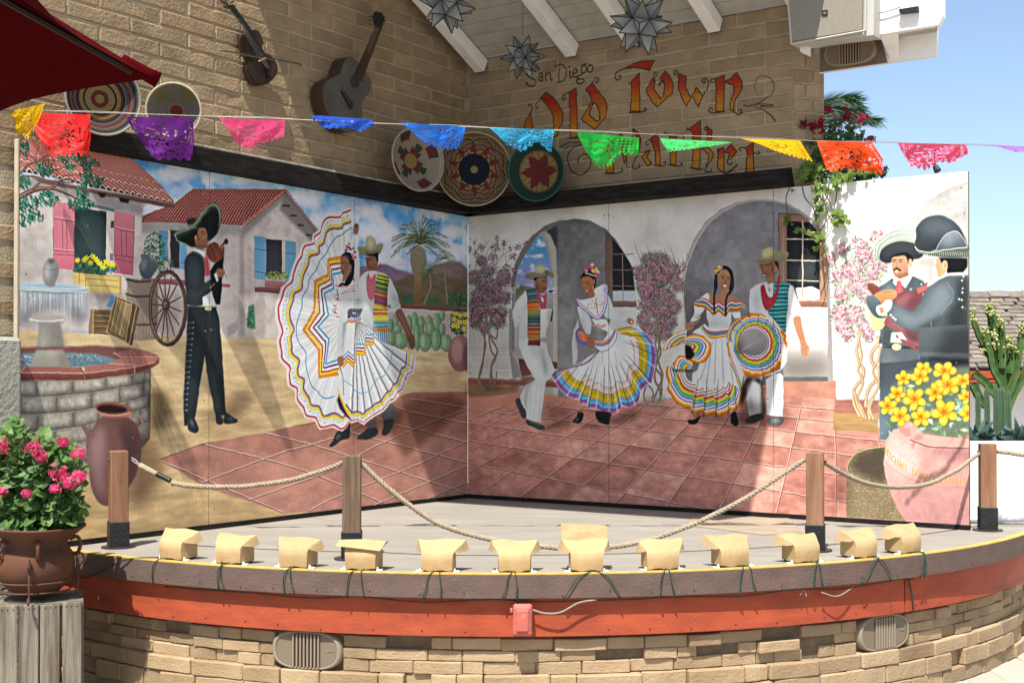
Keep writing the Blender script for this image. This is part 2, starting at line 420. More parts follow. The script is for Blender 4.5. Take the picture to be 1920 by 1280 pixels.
    # house behind, left front wall
    p('a7a1a1','262,405 458,415 452,632 428,633 262,628',f=.4,g='b1a9a6');p('8f8a8c','262,408 458,418 458,440 262,436',f=3,a=.9)
    P.mott('262,405 458,415 452,632 262,632',.07,12)
    p('a59c9c','450,425 535,358 596,432 596,640 519,634 479,632 448,632',f=.4,g='b0a8a5');P.mott('450,425 535,358 596,432 560,634 448,632',.1,14)
    p('7b7678','450,428 535,356 540,366 452,448',f=2,a=.8);p('6f696b','535,356 598,432 585,452 524,392',f=2.5,a=.85)
    p('8b8483','450,425 458,440 460,632 448,632',f=2.5,a=.7);
    p('9a9290','426,612 447,600 449,617 428,632',f=1);p('8d8688','479,560 498,560 497,632 479,632',f=1,a=.35)
    p('3f6e56','466,575 477,570 479,617 464,612',f=1.5);d(30,471,596,6,18,['5a8a6c','2f5644'],2,5)
    fr(300,340,5.333)
    roof='320,80 1255,72 1262,100 838,436 0,408 -190,410 -190,350 150,215'
    p('7d4643',roof,f=.4);P.setclip(roof)
    P.mott(roof,.12,8)
    for r in range(9):
        t0=r/8.6; yl=95+t0*300; 
        y0=90+t0*318; 
        xl=300-t0*500;xr=1250-t0*420
        n=34
        for i in range(n+1):
            x=xl+(xr-xl)*i/n;dx=-22;dy=38
            l('4a2625',[(x,y0),(x+dx,y0+dy)],5,.8,0);l('b87670',[(x-11,y0),(x+dx-11,y0+dy-4)],7,.75,0)
            l('d2a096',[(x-14+dx,y0+dy-3),(x-4+dx,y0+dy-3)],4,.7,0)
        l('3d1f20',[(xl-30,y0+38),(xr-20,y0+38)],3,.35,0)
    P.setclip(None)
    l('8f5a52','325,84 1255,80',16,1,0);
    for i in range(17): l('53302e',f'{335+i*56},76 {350+i*56},95',4,.9,0)
    l('a5685f','1245,92 840,425',24,1,0);l('6a3b38','1262,108 860,440',6,.8,0)
    for i in range(12): l('d0a294',f'{1222-i*35},{102+i*29} {1238-i*35},{120+i*29}',5,.6,0)
    l('a85c48','1262,84 1572,478',13,1,0);l('57504c','1252,100 1560,500',9,.9,0)
    for i in range(6): p('2f2c2e',[(1225+i*78,228+i*98),(1300+i*72,232+i*98),(1300+i*72,246+i*98),(1225+i*78,244+i*98)],f=.5)
    for i in range(10): l('6e3a30',f'{1275+i*30},{100+i*38} {1288+i*30},{94+i*38}',4,.8,0)
    # window right of corner
    p('2f2f38','1062,560 1235,580 1230,945 1062,930',f=.4,g='44424c');p('a99d8c','1065,555 1250,578 1250,590 1065,570',f=.4)
    p('b3a797','1222,590 1245,592 1245,945 1222,940',f=.4)
    for sx in ('945,538 1065,555 1062,985 945,968','1254,582 1360,600 1362,1010 1254,1000'):
        p('5c88a8',sx,f=.4,g='6b9ab8')
    for t in ('950,672 1064,686','950,900 1064,915','1256,712 1360,722','1256,940 1330,945'): l('24405c',t,5,.9,0)
    for x in (985,1025,1290,1325): l('4a7290',f'{x},560 {x},980',3,.6,0)
    d(170,1170,940,115,42,['4c6e48','8fa04e','33523a','c4b84e','6b8850'],9,16)
    p('a8747c','1052,985 1300,1000 1290,1065 1050,1055',f=.4,g='935f66');p('8d5a5e','948,1055 1240,1062 1225,1120 950,1105',f=.4,g='70464a')
    # window at left of the violinist
    p('5c8aac','-10,490 82,500 82,800 -10,780',f=.4);p('32323c','100,488 200,500 195,870 105,860',f=.5);p('b6a698','84,490 104,490 104,860 84,860',f=.4)
    p('6490b0','195,560 270,600 270,885 195,870',f=.4);l('2e4c66','195,812 270,818',4,.8,0);l('2e4c66','0,568 80,572',4,.8,0)
    p('96606a','-300,965 260,985 260,1045 -300,1010',f=.4,g='77494f');p('96606a','615,1022 705,1030 700,1062 612,1058',f=.4)
    d(300,-60,720,110,210,['35604c','4a7f62','284c40','5c9070'],9,26);d(80,60,860,80,100,['35604c','4a7f62','284c40'],8,24)
    # house one
    fr(20,250,5.333)
    p('a8a4a2','60,420 900,600 1390,700 1330,740 1310,880 1310,1990 60,1970',f=.5,g='b0a8a6');P.mott('60,420 1320,640 1310,1980 60,1980',.1,16)
    p('7a7678','780,560 1330,690 1320,830 900,740 560,640 60,560 60,420',f=4,a=.7)
    p('8f8c8a','240,900 420,1250 420,1460 60,1900 60,1300',f=14,a=.45)
    roof='60,60 1210,255 1360,385 1495,520 1645,690 1560,680 840,545 430,440 60,380'
    p('7b4646',roof,f=.5);P.setclip(roof)
    for i in range(-6,34):
        x0,y0=430+i*61,430+i*13.2
        dx,dy=-560,-480
        def pt(t,o=0): return (x0+dx*t*(1+.2*t)+o,y0+dy*t)
        l('9c6560',[pt(0,-14),pt(.5,-14),pt(1.1,-14)],26,1,1,17);l('c09088',[pt(0,-20),pt(.5,-20),pt(1.1,-20)],6,.7,1,4)
        l('3d1f22',[pt(0,18),pt(.5,16),pt(1.1,14)],12,.9,1,7)
    for i in range(-6,34):
        x0,y0=430+i*61,430+i*13.2
        for k,t in enumerate((0,.24,.46,.68)):
            s_=1-.25*k; X=x0-560*t*(1+.2*t);Y=y0-480*t
            if k==0: e('231416',X+12,Y+12,22,20,20)
            l('dcbcae',[(X-26*s_,Y+16*s_),(X-14*s_,Y-8*s_),(X+10*s_,Y-10*s_),(X+26*s_,Y+12*s_)],7*s_,.9)
            l('3a1e20',[(X-18*s_,Y+22*s_),(X,Y+4*s_),(X+24*s_,Y+24*s_)],5*s_,.7)
    P.setclip(None)
    p('6f5750','200,440 840,560 1630,690 1645,745 1560,740 840,605 300,500',f=.5,g='5a453e');l('8f7668','845,568 1620,700',9,.7,0)
    for t in ('870,590 960,600 940,640 900,640','1080,645 1190,660 1180,700 1100,690'): p('2d2628',t,f=.6)
    p('1f3236','640,735 965,790 955,1540 640,1500',f=.5,g='3c4a4c');p('52605e','640,900 760,800 900,1000 950,1540 640,1500',f=10,a=.5)
    p('22384c','800,705 1040,765 1040,785 800,735',f=1,a=.7)
    p('b3747f','425,682 640,715 635,1370 428,1350',f=.4,g='b86a78');p('b3747f','1035,775 1240,812 1222,1425 1035,1400',f=.4,g='a85a6c')
    p('bcb2ae','960,785 1035,790 1035,1400 955,1380',f=.4,g='a89e9c')
    for t in ('430,862 640,885','430,1175 636,1190','428,950 430,1180','430,1215 636,1225','1040,955 1240,992','1038,1215 1230,1245','1036,1260 1230,1290','520,885 520,1180','565,885 565,1185','1110,975 1110,1230','1160,985 1160,1235','640,720 637,1370','1240,815 1225,1420'): l('6c3544',t,5,.8,0)
    for t in ('440,845 640,868','440,1160 636,1175','1044,938 1238,975'): l('d89aa4',t,6,.6,0)
    p('4a5450','1003,880 1035,880 1035,950 1003,950',f=.4);p('6d7672','995,1200 1032,1200 1030,1275 995,1275',f=.4)
    # tree
    br='5e4c46'
    for t,w,w2 in [('70,660 190,590 290,560 380,555 460,565 560,610 660,660 760,720',46,8),('370,570 450,520 500,480 600,465 690,490',28,8),('90,410 160,340 240,290 320,250 400,215',22,7),('230,560 290,500 340,460',24,8),('240,290 360,270 440,275 520,290',16,6),('120,430 260,440 340,470 500,490 620,500',16,9),('400,380 520,350 600,335 700,325',12,6),('240,290 280,150',12,4),('180,210 250,270',10,6),('520,430 640,420 740,440',12,6)]:
        l(br,t,w,1,1,w2);l('8d7668',[(float(a.split(',')[0]),float(a.split(',')[1])-w*.2) for a in t.split()],w*.35,.7,1,2)
    for cx,cy,rx,ry,n in [(120,150,70,100,60),(330,370,100,70,80),(640,250,170,45,100),(800,310,110,40,50),(820,480,110,55,80),(720,600,60,90,70),(700,720,130,60,90),(380,660,110,70,80),(190,720,130,80,70),(140,820,90,120,80),(240,850,90,50,40),(600,330,60,40,30),(150,500,70,60,40),(760,400,80,60,40)]:
        d(n,cx,cy,rx,ry,['1f5444','2c6c58','163c36','44836e','245c4c'],11,40,.85,60)
    # window box
    fr(20,460,5.333)
    d(330,850,235,225,55,['3f6a50','2d5442','5a8560','244538'],8,20,.9,-80)
    for x,y in [(670,150),(740,150),(800,180),(820,115),(870,165),(930,220),(960,170),(900,185),(1020,200),(760,130),(850,140),(990,190)]:
        for k in range(5):
            a=k*1.257+x;e('dcc23e',x+17*math.cos(a),y+15*math.sin(a),15,9,math.degrees(a),f=.3)
        e('b8742c',x,y,6,6)
    p('b59e66','625,272 1112,312 1108,498 628,455',f=.4,g='c0aa70');p('8d7a4c','1090,312 1112,312 1108,498 1088,492',f=.6,a=.6)
    for t in ('755,290 752,470','690,280 690,460','760,335 1070,360','760,400 1070,420','630,275 1110,312'): l('5f5236',t,4,.8,0)
    P.mott('625,272 1112,312 1108,498 628,455',.08,4,6);p('514a48','640,470 1105,505 1130,520 1130,560 700,520',f=5,a=.5)
    # barrel, vase
    p('8b8078','1168,330 1390,350 1480,380 1470,940 1300,960 1165,935 1160,500',f=.5,g='7a6a5e',v='h');
    for i in range(12): l('5a4c44',f'{1180+i*26},345 {1172+i*27},940',3,.5,0)
    for t in ('1165,345 1280,365 1400,360','1160,490 1280,515 1400,510','1165,780 1300,800 1460,790'): l('463e3c',t,20,.8)
    p('5c6670','1305,95 1385,100 1400,150 1440,160 1470,220 1430,300 1400,335 1330,330 1300,280 1285,210 1310,150',f=.5,sm=1,g='424a54');e('8b96a0',1325,200,18,60,f=3,a=.7);l('505a64','1400,140 1465,160 1470,220 1430,280',10,.9)
    # wheel
    p('6b5a50','1430,700 1480,480 1620,460 1700,640 1690,900 1560,980 1450,820',f=12,a=.35)
    for i in range(14):
        a=i*math.pi/7+.1;l('5a4740',[(1555,600),(1560+150*math.cos(a),630+330*math.sin(a))],17,1,0,12);l('8f7c70',[(1552,600),(1556+150*math.cos(a),626+330*math.sin(a))],5,.6,0)
    ring=lambda cx,cy,rx,ry:[(cx+rx*math.cos(t/24*6.2832),cy+ry*math.sin(t/24*6.2832)) for t in range(25)]
    l('54433f',ring(1575,632,178,365),36,1,0);l('8a776c',ring(1562,630,166,350),9,.7,0);l('37292a',ring(1590,634,180,368),8,.6,0)
    e('4b3b37',1555,600,42,56);e('85705f',1548,592,22,34);e('2c2021',1556,604,9,12)
    # crates
    p('8a7558','800,640 1010,650 1000,900 780,885',f=.4)
    for i in range(4): p('6b583f',[(835,655+i*60),(1005,662+i*58),(1003,700+i*55),(835,700+i*58)],f=.4);l('2b2119',f'840,{718+i*56} 990,{722+i*54}',8,.9,0)
    l('a69172','830,645 826,890',10,.8,0)
    p('75603f','1050,508 1215,575 1295,620 1215,1012 960,872',f=.4);p('8f7c5a','1090,560 1205,605 1135,930 1010,870',f=.6);p('5a4a38','1215,585 1290,630 1215,1005 1170,970',f=.6)
    for t in ('1050,510 960,870','1075,535 1000,860','1050,510 1215,578','965,875 1180,985','1215,585 1150,960','1160,590 1090,900','1260,620 1190,990','1090,560 1205,605'): l('b39f7c',t,8,.75,0)
    for t in ('1100,560 1030,860','1130,570 1060,890','1235,600 1170,980'): l('4a3b2b',t,6,.7,0)
    p('5f84a8','1010,500 1060,505 1010,630 960,620',f=1.5)
    p('5c4836','1210,1010 1320,950 1480,960 1300,1000',f=6,a=.5)
    # fountain
    p('5f606c','60,440 200,440 640,440 775,470 770,720 680,800 560,700 500,640 300,640 150,780 60,860',f=7,a=.75);p('d9dde2','60,384 200,376 420,380 640,410 755,440 780,470 775,700 690,690 640,560 600,640 620,900 540,700 480,560 300,580 120,700 60,900',f=6,a=.35)
    for i in range(120):
        x=65+R.rand()*700;y0=400+20*abs(math.sin(x));L=120+R.rand()*330*(.5+.5*math.sin(x*.05)**2)
        l(['b4c6d0','8299a6','d4e0e6','6d8290','9fb2be'][i%5],[(x,y0+40*(x/760)**2),(x+R.randn()*4,y0+L)],4+R.rand()*8,.34,0,2)
    e('7b8088',400,445,365,44,2,f=1);e('b4c0c8',400,420,365,36,2,f=1);e('8ba4b2',400,414,335,26,2,f=1.5);l('b9dbe4','62,440 200,452 400,465 600,470 768,470',9,.6)
    p('82858a','345,190 380,140 440,140 475,190 485,280 455,370 430,420 370,415 335,360 318,270',f=.6,sm=1,g='777a78',v='h');e('b5b8b4',370,270,24,80,f=3,a=.7);e('51544f',410,160,30,22,f=1,a=.8);l('5d605c','340,240 400,252 470,240',5,.7)
    p('9a9894','190,720 350,690 540,715 545,755 500,785 250,780 195,760',f=1,sm=1);l('cfcecb','200,745 350,770 535,750',12,.8)
    p('84827e','285,775 500,775 520,900 545,1050 600,1210 190,1215 260,1050 285,900',f=1,g='8a8882');p('6e6c68','440,780 505,780 545,1050 600,1210 480,1210 450,1000',f=8,a=.7);e('c0bfba',330,930,22,130,f=6,a=.6)
    # pool
    fr(20,640,5.333)
    p('74504c','60,70 500,60 900,45 1200,70 1400,110 1490,160 1300,240 60,190',f=1)
    p('6e8490','60,125 500,115 850,130 1000,165 1090,200 960,240 700,262 60,255',f=1,sm=0,g='5a7080');d(120,200,190,160,60,['c3d3da','86a0ae','a9c0ca'],4,26,.7,5);d(150,720,190,200,60,['1f3a48','9fbcc8','55707e'],4,14,.7,5)
    fr(20,460,5.333);p('989690','262,1050 530,1050 610,1215 560,1235 190,1232',f=1,g='85837d');p('6e6c68','470,1050 545,1050 615,1215 500,1225',f=6,a=.7)
    fr(20,640,5.333)
    p('8f5f5a','160,258 700,268 735,320 95,318',f=.5);p('84544e','95,318 735,325 735,392 95,400',f=.5,g='633a36')
    p('96655f','740,262 980,225 1235,240 1240,265 745,330',f=.5);p('84544e','742,328 1240,262 1245,330 742,395',f=.5,g='633a36')
    p('9b6a64','985,222 1100,170 1490,160 1440,215 1250,262',f=.5);p('84544e','1250,262 1440,215 1490,162 1485,225 1400,285 1252,328',f=.5,g='633a36')
    p('8f5f5a','1030,118 1200,85 1400,112 1488,158 1105,160',f=.5);p('8a5c56','60,300 90,300 150,262 60,262',f=.5)
    for t in ('95,318 735,325','742,328 1240,262 1440,216','160,258 95,318 95,395','1240,240 1245,330','1030,118 1105,160 1480,158','985,225 1240,240','740,320 742,390'): l('c79d92',t,5,.8,0)
    l('3a2220','700,268 737,322 737,392',7,.9,0)
    # stone ring
    base='60,398 740,398 1240,335 1405,285 1400,980 1330,1060 700,1330 60,1330'
    p('5d5956',base,f=.5);P.setclip(base)
    L=[(398,560,735,905,1075,1240)];Rr=(300,410,540,650,800,930)
    xs=[[60,265,625,955,1220,1340,1405],[60,105,465,810,1095,1335,1400],[60,275,635,880,1170,1385,1405],[60,150,450,800,1100,1300,1400],[60,300,640,900,1200,1400,1404]]
    def Y(x,k):
        a=L[0][k];b=Rr[k] if k<6 else 900;u=max(0,(x-300)/1105);return a+(b-a)*u**1.6
    for r in range(5):
        for j in range(6):
            a,b=xs[r][j],xs[r][j+1];g=9
            if b-a<25: continue
            q=[(a+g,Y(a,r)+g),(b-g,Y(b,r)+g),(b-g,Y(b,r+1)-g),(a+g,Y(a,r+1)-g)]
            p('8c8882',q,f=1.2,g='6c6864');c=[( (x-(a+b)/2)*.8+(a+b)/2-6,(y-(q[0][1]+q[2][1])/2)*.62+(q[0][1]+q[2][1])/2-6) for x,y in q];p('a09c94',c,f=2.5,a=.8,n=.2)
    for r in range(1,6): l('a8a49d',[(x,Y(x,r)+3) for x in range(60,1420,120)],7,.5)
    P.mott(base,.1,5);p('2c2828','1240,335 1405,285 1400,980 1330,1040 1180,700',f=16,a=.3,m='m')
    P.setclip(None)
    p('3c3226','1405,480 1500,490 1600,600 1600,780 1520,900 1400,985',f=12,a=.65,m='m')
    # amphora
    p('4a3226','1210,820 1320,900 1500,1150 1560,1300 1300,1640 1200,1640',f=12,a=.55)
    body='880,790 830,860 775,940 760,1050 775,1200 800,1400 850,1560 930,1640 1010,1640 1120,1560 1230,1400 1300,1200 1310,1050 1290,900 1230,800 1130,740 960,740'
    p('765654',body,f=.7,sm=1,g='5c3e3c',v='h');p('94797a','850,900 920,830 960,1000 940,1300 960,1560 860,1500 800,1250 790,1020',f=7,a=.8);p('38282c','1100,800 1220,840 1290,1000 1260,1250 1130,1520 1100,1200',f=10,a=.6);p('9a6a58','1000,820 1060,900 1140,1100 1130,1300 1050,1000',f=6,a=.5)
    l('7b5c58','840,950 780,900 740,840 730,860 770,930 820,960',22,.9);l('7b5c58','1200,780 1250,740 1300,760 1320,820 1290,880',18,.9);l('a98c84','1240,740 1290,750 1315,810',5,.7)
    e('7d5148',1040,680,188,66,4,f=.5);e('2b1a1a',1020,682,150,42,4,f=1.5);p('94645a','900,740 1210,720 1200,760 1060,765 930,760',f=1.5,a=.8);l('a87a6c','860,700 960,740 1100,740 1200,715',13,.8)
    # ------------------------------------------------ violinist
    fr(300,340,5.333)
    p('8e939a','300,1240 560,1240 590,1270 300,1270',f=.6)
    p('2c352f','140,545 190,495 320,440 400,340 460,260 510,222 570,228 612,290 612,400 580,500 520,580 470,610 330,655 240,625 170,590',f=.7,sm=1)
    l('7f907c','150,540 200,505 330,450 410,350 480,255 540,235 590,270 600,350 590,430',22,.75);l('4a5a4c','160,545 210,520 340,465 420,365 490,275 545,255',7,.8);l('8a9a86','150,545 180,600 250,628 330,645',12,.7)
    d(60,300,470,150,14,['aab8a0','54665a'],5);d(60,440,330,50,90,['aab8a0','54665a'],5)
    p('14191c','205,570 330,500 400,440 430,360 500,300 555,282 588,340 585,440 530,560 480,600 330,650 250,610',f=1.2,sm=1);p('262c30','270,380 340,360 370,380 330,430 280,440',f=1.5)
    p('8c6650','375,475 450,465 478,540 474,575 492,590 478,625 470,660 380,660 350,610 345,550',f=.6,sm=1,g='7a5442');p('1a1716','340,640 320,560 350,500 385,470 375,520 385,560 400,590 370,560 350,560 350,620',f=.8,sm=1)
    e('9b7460',362,562,14,26,f=.5);l('2a1c18','415,505 455,512',7,.9,0);l('3a2622','425,528 455,532',6,.8,0);p('60402f','350,620 400,655 470,660 430,690 360,675',f=2,a=.7);l('5a2c28','455,585 478,582',5,.8,0);e('a8826a',440,560,14,14,f=2,a=.6)
    p('d5d6d8','345,670 440,700 450,760 350,700',f=.5)
    p('2b3238','340,700 430,745 455,860 450,1010 560,945 600,985 500,1110 430,1165 425,1238 282,1238 262,1100 250,960 243,830 270,750',f=.7,sm=1);p('4c5860','290,760 350,760 400,860 400,1000 380,1120 320,1150 280,1000',f=9,a=.7);p('535f66','430,1030 540,960 570,990 480,1080 400,1140',f=5,a=.6)
    l('8f979c','350,710 420,750 448,860 450,1000',4,.6);l('20262b','400,1080 350,1100 330,1040',6,.6)
    p('171b1e','610,770 640,740 618,1080 602,1232 560,1232 525,1120 500,900 540,830',f=.7);p('b4b8bc','430,1160 505,1110 525,1150 560,1238 430,1245',f=.8)
    p('b54a58','450,745 480,760 505,930 470,955 448,940',f=.7);l('7c2c38','470,770 480,940',5,.7)
    p('6c3b2e','500,625 560,608 590,640 600,690 640,660 640,740 600,790 540,810 480,760 462,700 480,640',f=.7,sm=1,g='7a4838');l('3c1c16','510,640 540,720 560,790',8,.6);l('54302a','600,680 640,620 668,590',18,.9);e('3a2a26',665,600,20,28,f=.6);l('9c6a56','520,630 590,760',4,.5);e('8c6650',620,650,22,26,f=.6)
    e('8c6650',600,915,46,46,f=.7);l('5f4032','575,900 640,930',5,.7);l('5f4032','580,930 640,955',5,.6);p('c8ccd0','540,925 565,910 590,990 570,1005',f=.5)
    l('2a1a18','612,700 640,880 668,965',4,.8)
    for x,y in [(505,1058),(520,1045),(540,1028)]: e('c9c29a',x,y,6,8)
    fr(300,560,4.741)
    p('252c31','250,68 500,75 530,200 555,480 575,800 592,1035 500,1048 452,820 420,650 402,500 380,640 352,800 330,980 312,1065 235,1130 218,1130 212,900 232,500 245,200',f=.6)
    p('3d474d','420,560 480,640 530,900 560,1030 510,1035 450,800',f=6,a=.7);p('39434a','300,300 360,500 340,760 290,1040 240,1060 240,700 270,400',f=10,a=.55);l('12171a','405,180 400,500',6,.6)
    p('30383f','250,1080 300,1052 348,1150 335,1188 300,1192 255,1160',f=.6,sm=1);p('30383f','498,1030 520,1020 565,1080 558,1115 510,1110',f=.6,sm=1);p('30383f','590,1015 640,1045 692,1080 680,1105 600,1115 568,1090',f=.6,sm=1);e('8b979e',290,1110,12,34,-25,f=2,a=.6);e('8b979e',630,1070,30,10,20,f=2,a=.6)
    for i in range(17):
        y=212+i*49;x=300-(60*(i/17)) if i<9 else 262-(i-9)*3
        l('8d9698',[(x-38,y),(x,y+2)],3,.7,0);e('c5cbcc',x,y,5,5);e('9aa3a4',x-40,y+8,4,4)
    e('b5ac7c',430,88,32,18,f=.5);e('8d8660',430,88,18,9,f=.5);e('9aa0a0',406,290,6,6);e('9aa0a0',456,280,6,6)
    p('3c3020','330,1090 420,1030 560,960 640,860 800,800 830,900 720,1040 680,1110 345,1150',f=14,a=.5,m='m')
    # ------------------------------------------------ dancing couple: the man
    fr(500,380,5.817)
    p('c3c8cc','940,350 1000,360 1010,520 1020,780 990,900 950,780 930,560',f=.8,sm=1,g='aeb2b8');e('8c6650',978,285,30,55,f=.6);e('6a4636',985,240,24,22,f=1);p('c9ced2','945,345 1000,350 998,392 948,388',f=.5)
    p('9c9a80','1010,470 1080,470 1090,380 1130,350 1150,352 1190,390 1205,450 1250,430 1280,445 1270,490 1230,555 1120,570 1080,560 1030,550 1000,500',f=.7,sm=1,g='757460');e('b3b094',1140,440,40,70,f=5,a=.7);p('5c5a48','1075,520 1230,520 1220,560 1080,570',f=2,a=.6);p('8b7e4c','1010,475 1080,480 1090,540 1040,545 1005,510',f=2,a=.6)
    p('1a1a1c','1075,560 1225,545 1222,640 1200,690 1150,580',f=.8)
    p('805c48','1085,585 1180,575 1205,640 1200,720 1215,760 1190,790 1130,740 1105,710 1088,640',f=.6,sm=1,g='7d5844');e('8f6a54',1195,640,14,30,f=.5);l('1f1512','1092,608 1150,600',6,.9,0);l('1f1512','1095,625 1140,622',5,.8,0);l('40241c','1108,690 1145,690',6,.8,0);p('4c3228','1095,640 1110,640 1112,670 1096,668',f=1,a=.6);e('9c7660',1150,650,16,22,f=2,a=.5)
    p('9a4858','1215,700 1250,640 1245,675 1285,680 1240,710 1220,730',f=.6);
    p('b9bdc2','1110,740 1220,745 1340,800 1420,960 1450,1080 1470,1130 1410,1190 1330,1110 1320,1300 1050,1300 1020,1200 940,1170 930,1080 1000,1040 995,900 1030,800',f=.8,sm=1,g='a9afb5')
    p('cdd1d4','1030,820 1080,800 1100,960 1120,1200 1060,1280 1040,1050',f=8,a=.8);p('84909a','930,1100 1040,1180 1040,1050 1000,1040',f=5,a=.6);p('7d8894','1400,960 1460,1100 1440,1130 1380,1030',f=5,a=.7);l('8f99a2','1370,1150 1440,1110 1460,1100',10,.8)
    p('b56878','1110,770 1190,770 1195,900 1180,1020 1140,1060 1110,1010 1095,880',f=.7,sm=1);
    for i in range(6): l('7a3646',[(1103,800+i*34),(1140,860+i*36),(1190,800+i*32)],5,.8);l('d08a96',[(1106,806+i*34),(1142,868+i*36),(1188,806+i*32)],5,.5)
    p('e0dcdc','1115,755 1190,755 1150,820 1130,800',f=.6,a=.7);l('51303a','1112,750 1120,810',6,.8,0)
    P.setclip('1215,745 1345,800 1325,950 1320,1290 1165,1290 1180,1000 1195,860');cs='b7b34e 3e6c4c c8c04c 2d5a50 b8b04a 3c7458 356650 a8a448 2f6a58 4c7a50 b56a3c 8a4448 b88a50 9a4a50 7a4a62 a04858 8c5468 6a4458 b0644c c4a24c d0c054 b89c48 c86e4c b84c4c c67a50 c04e50 d08a50 c05854 d8c058 c9c04e'.split()
    for i,c in enumerate(cs): p(c,[(1150,742+i*18.5),(1360,790+i*18.5),(1360,809+i*18.5),(1150,761+i*18.5)],f=.2)
    p('000000','1300,790 1345,800 1325,1290 1290,1290',f=6,a=.3,m='m');P.setclip(None)
    fr(500,580,4.741)
    p('b4b9be','860,0 950,0 948,165 900,165 860,100',f=.8,g='9aa0a8');p('b4b9be','1085,0 1150,-20 1160,10 1085,20',f=.5)
    P.setclip('950,-10 1082,-10 1080,205 952,195')
    for i,c in enumerate('c8604c d2b456 c05450 d09050 d6c854 d8d05a b4c060 7a9c8c 5c8c9a 84ac9c 4a7c90 b0885c 9a7448 a5804e'.split()): p(c,[(945,-8+i*15),(1090,-8+i*15),(1090,8+i*15),(945,8+i*15)],f=.2)
    P.setclip(None)
    for i in range(14): l('c8c2b0' if i%2 else '2f2c28',f'{960+i*9},195 {962+i*9.3},{250+i*2.5}',5,.9,0)
    p('7d5846','1150,20 1205,-5 1260,110 1300,210 1320,240 1310,340 1290,340 1260,280 1240,210 1190,110',f=.8,sm=1,g='6a4838');l('9c765f','1180,30 1240,140 1275,220',10,.5)
    for i in range(3): l('4c3026',f'{1265+i*16},250 {1275+i*17},330',4,.6,0)
    # legs and boots behind the skirt
    p('6c7074','1030,890 1110,820 1160,900 1140,985 1050,1000',f=1,sm=1,g='565a60');p('30363b','1050,985 1135,975 1120,1050 1075,1118 1030,1108 1045,1040',f=.7,sm=1);p('60656a','890,1010 980,985 990,1060 900,1062',f=1);p('30363b','900,1060 985,1055 990,1110 900,1155 820,1150 818,1125 870,1090',f=.7,sm=1)
    p('2a2f33','640,1080 720,1060 745,1010 745,1120 720,1150 660,1170 600,1218 560,1215 590,1170 610,1120',f=.7,sm=1);e('6a757c',640,1130,16,30,30,f=2,a=.6)
    p('3a241f','700,1000 1050,900 1150,850 1250,850 1180,1000 1000,1120 800,1110 720,1100',f=10,a=.4,m='m')
    # the big skirt, left fan
    fr(0,0,1)
    hem=[(659,388),(650,391),(643,394),(638,401),(617,402),(608,408),(603,420),(600,430),(589,438),(588,450),(569,457),(564,474),(556,487),(548,508),(544,526),(530,538),(525,555),(518,578),(519,598),(526,622),(521,640),(524,660),(526,676),(541,692),(540,708),(543,724),(555,733),(556,752),(568,768),(574,783),(592,788),(602,805),(625,801),(643,808),(657,791)]
    c0=(652,600)
    def band(t,w):  # lerp the hem towards the waist
        return [(x+(c0[0]-x)*t,y+(c0[1]-y)*t) for x,y in hem]
    sk=hem+[(640,745),(637,690),(648,610),(655,560),(655,470)]
    p('d0cfd4',[(x-2 if x<640 else x,y) for x,y in hem]+[(640,745),(637,690),(650,600),(660,470)],f=.9,sm=0)
    P.setclip(hem+[(640,745),(637,690),(650,600),(661,470)])
    p('c4c8cc',sk,f=.5,g='b9bec4')
    for i in range(0,len(hem),2):
        x,y=hem[i];x2,y2=hem[min(i+1,len(hem)-1)]
        l('9aa0a8',[(x,y),((x+c0[0])/2,(y+c0[1])/2),c0],5,.42,0,1);l('e0e2e4',[(x2,y2),((x2+c0[0])/2,(y2+c0[1])/2),c0],4,.6,0,1)
    def B(t): return [(x+(c0[0]-x)*t(i),y+(c0[1]-y)*t(i)) for i,(x,y) in enumerate(hem)]
    sc=lambda px:(lambda i:min(.5,px/math.hypot(hem[i][0]-c0[0],hem[i][1]-c0[1])))
    l('e0b8bc',B(sc(1.5)),3,1);l('ad4450',B(sc(5)),4,.9);l('dfdadd',B(sc(9)),4,.9);l('c9ced2',B(sc(14)),9,.9)
    R2=random.Random(5);q=B(sc(14))
    for i in range(len(q)-1):
        for k in range(7):
            u=k/7;x=q[i][0]*(1-u)+q[i+1][0]*u+R2.uniform(-3,3);y=q[i][1]*(1-u)+q[i+1][1]*u+R2.uniform(-3,3);l(R2.choice(['6c8894','5c7682','8aa4ae','85798a']),[(x-.8,y),(x+.8,y+R2.uniform(-1,1))],1.1,.8,0)
    l('94604c',B(sc(19.5)),1.5,.6);l('c2ae3a',B(sc(22)),5.5,1);l('e0d06c',B(sc(21)),1.6,.8);l('7c5682',B(sc(26.5)),4,.9)
    l('4480a8',[(661,425),(650,432),(640,440),(630,445),(618,462),(612,475),(600,488),(594,505),(582,520),(577,540),(568,556),(566,575),(560,596),(556,612),(560,640),(574,660),(574,680),(578,700),(584,722),(595,732),(608,746),(628,743)],2.4,.85)
    for off,c,w in ((0,'c07a30',6),(5,'cfa838',4),(8.5,'a83e40',3.2),(13,'d4cfd4',3.6),(16.5,'70426c',3.6),(21,'dcdfe2',3),(24,'5090b8',4)):
        zz=[(640,482),(617,486),(616,515),(592,527),(590,583),(570,618),(599,655),(600,707),(634,700)]
        cz=(650,600);pts=[]
        for i,(x,y) in enumerate(zz):
            D=math.hypot(x-cz[0],y-cz[1]);u=off*1.15/D;pts.append((x+(cz[0]-x)*u,y+(cz[1]-y)*u))
        l(c,pts,w,.95,0)
    for i in range(12):
        x,y=[(617,490),(616,505),(604,521),(592,540),(591,560),(588,580),(575,605),(580,630),(595,650),(600,675),(601,700),(618,705)][i];l('e2c878',[(x+1,y),(x+9,y+1)],2,.5,0)
    P.setclip(None)
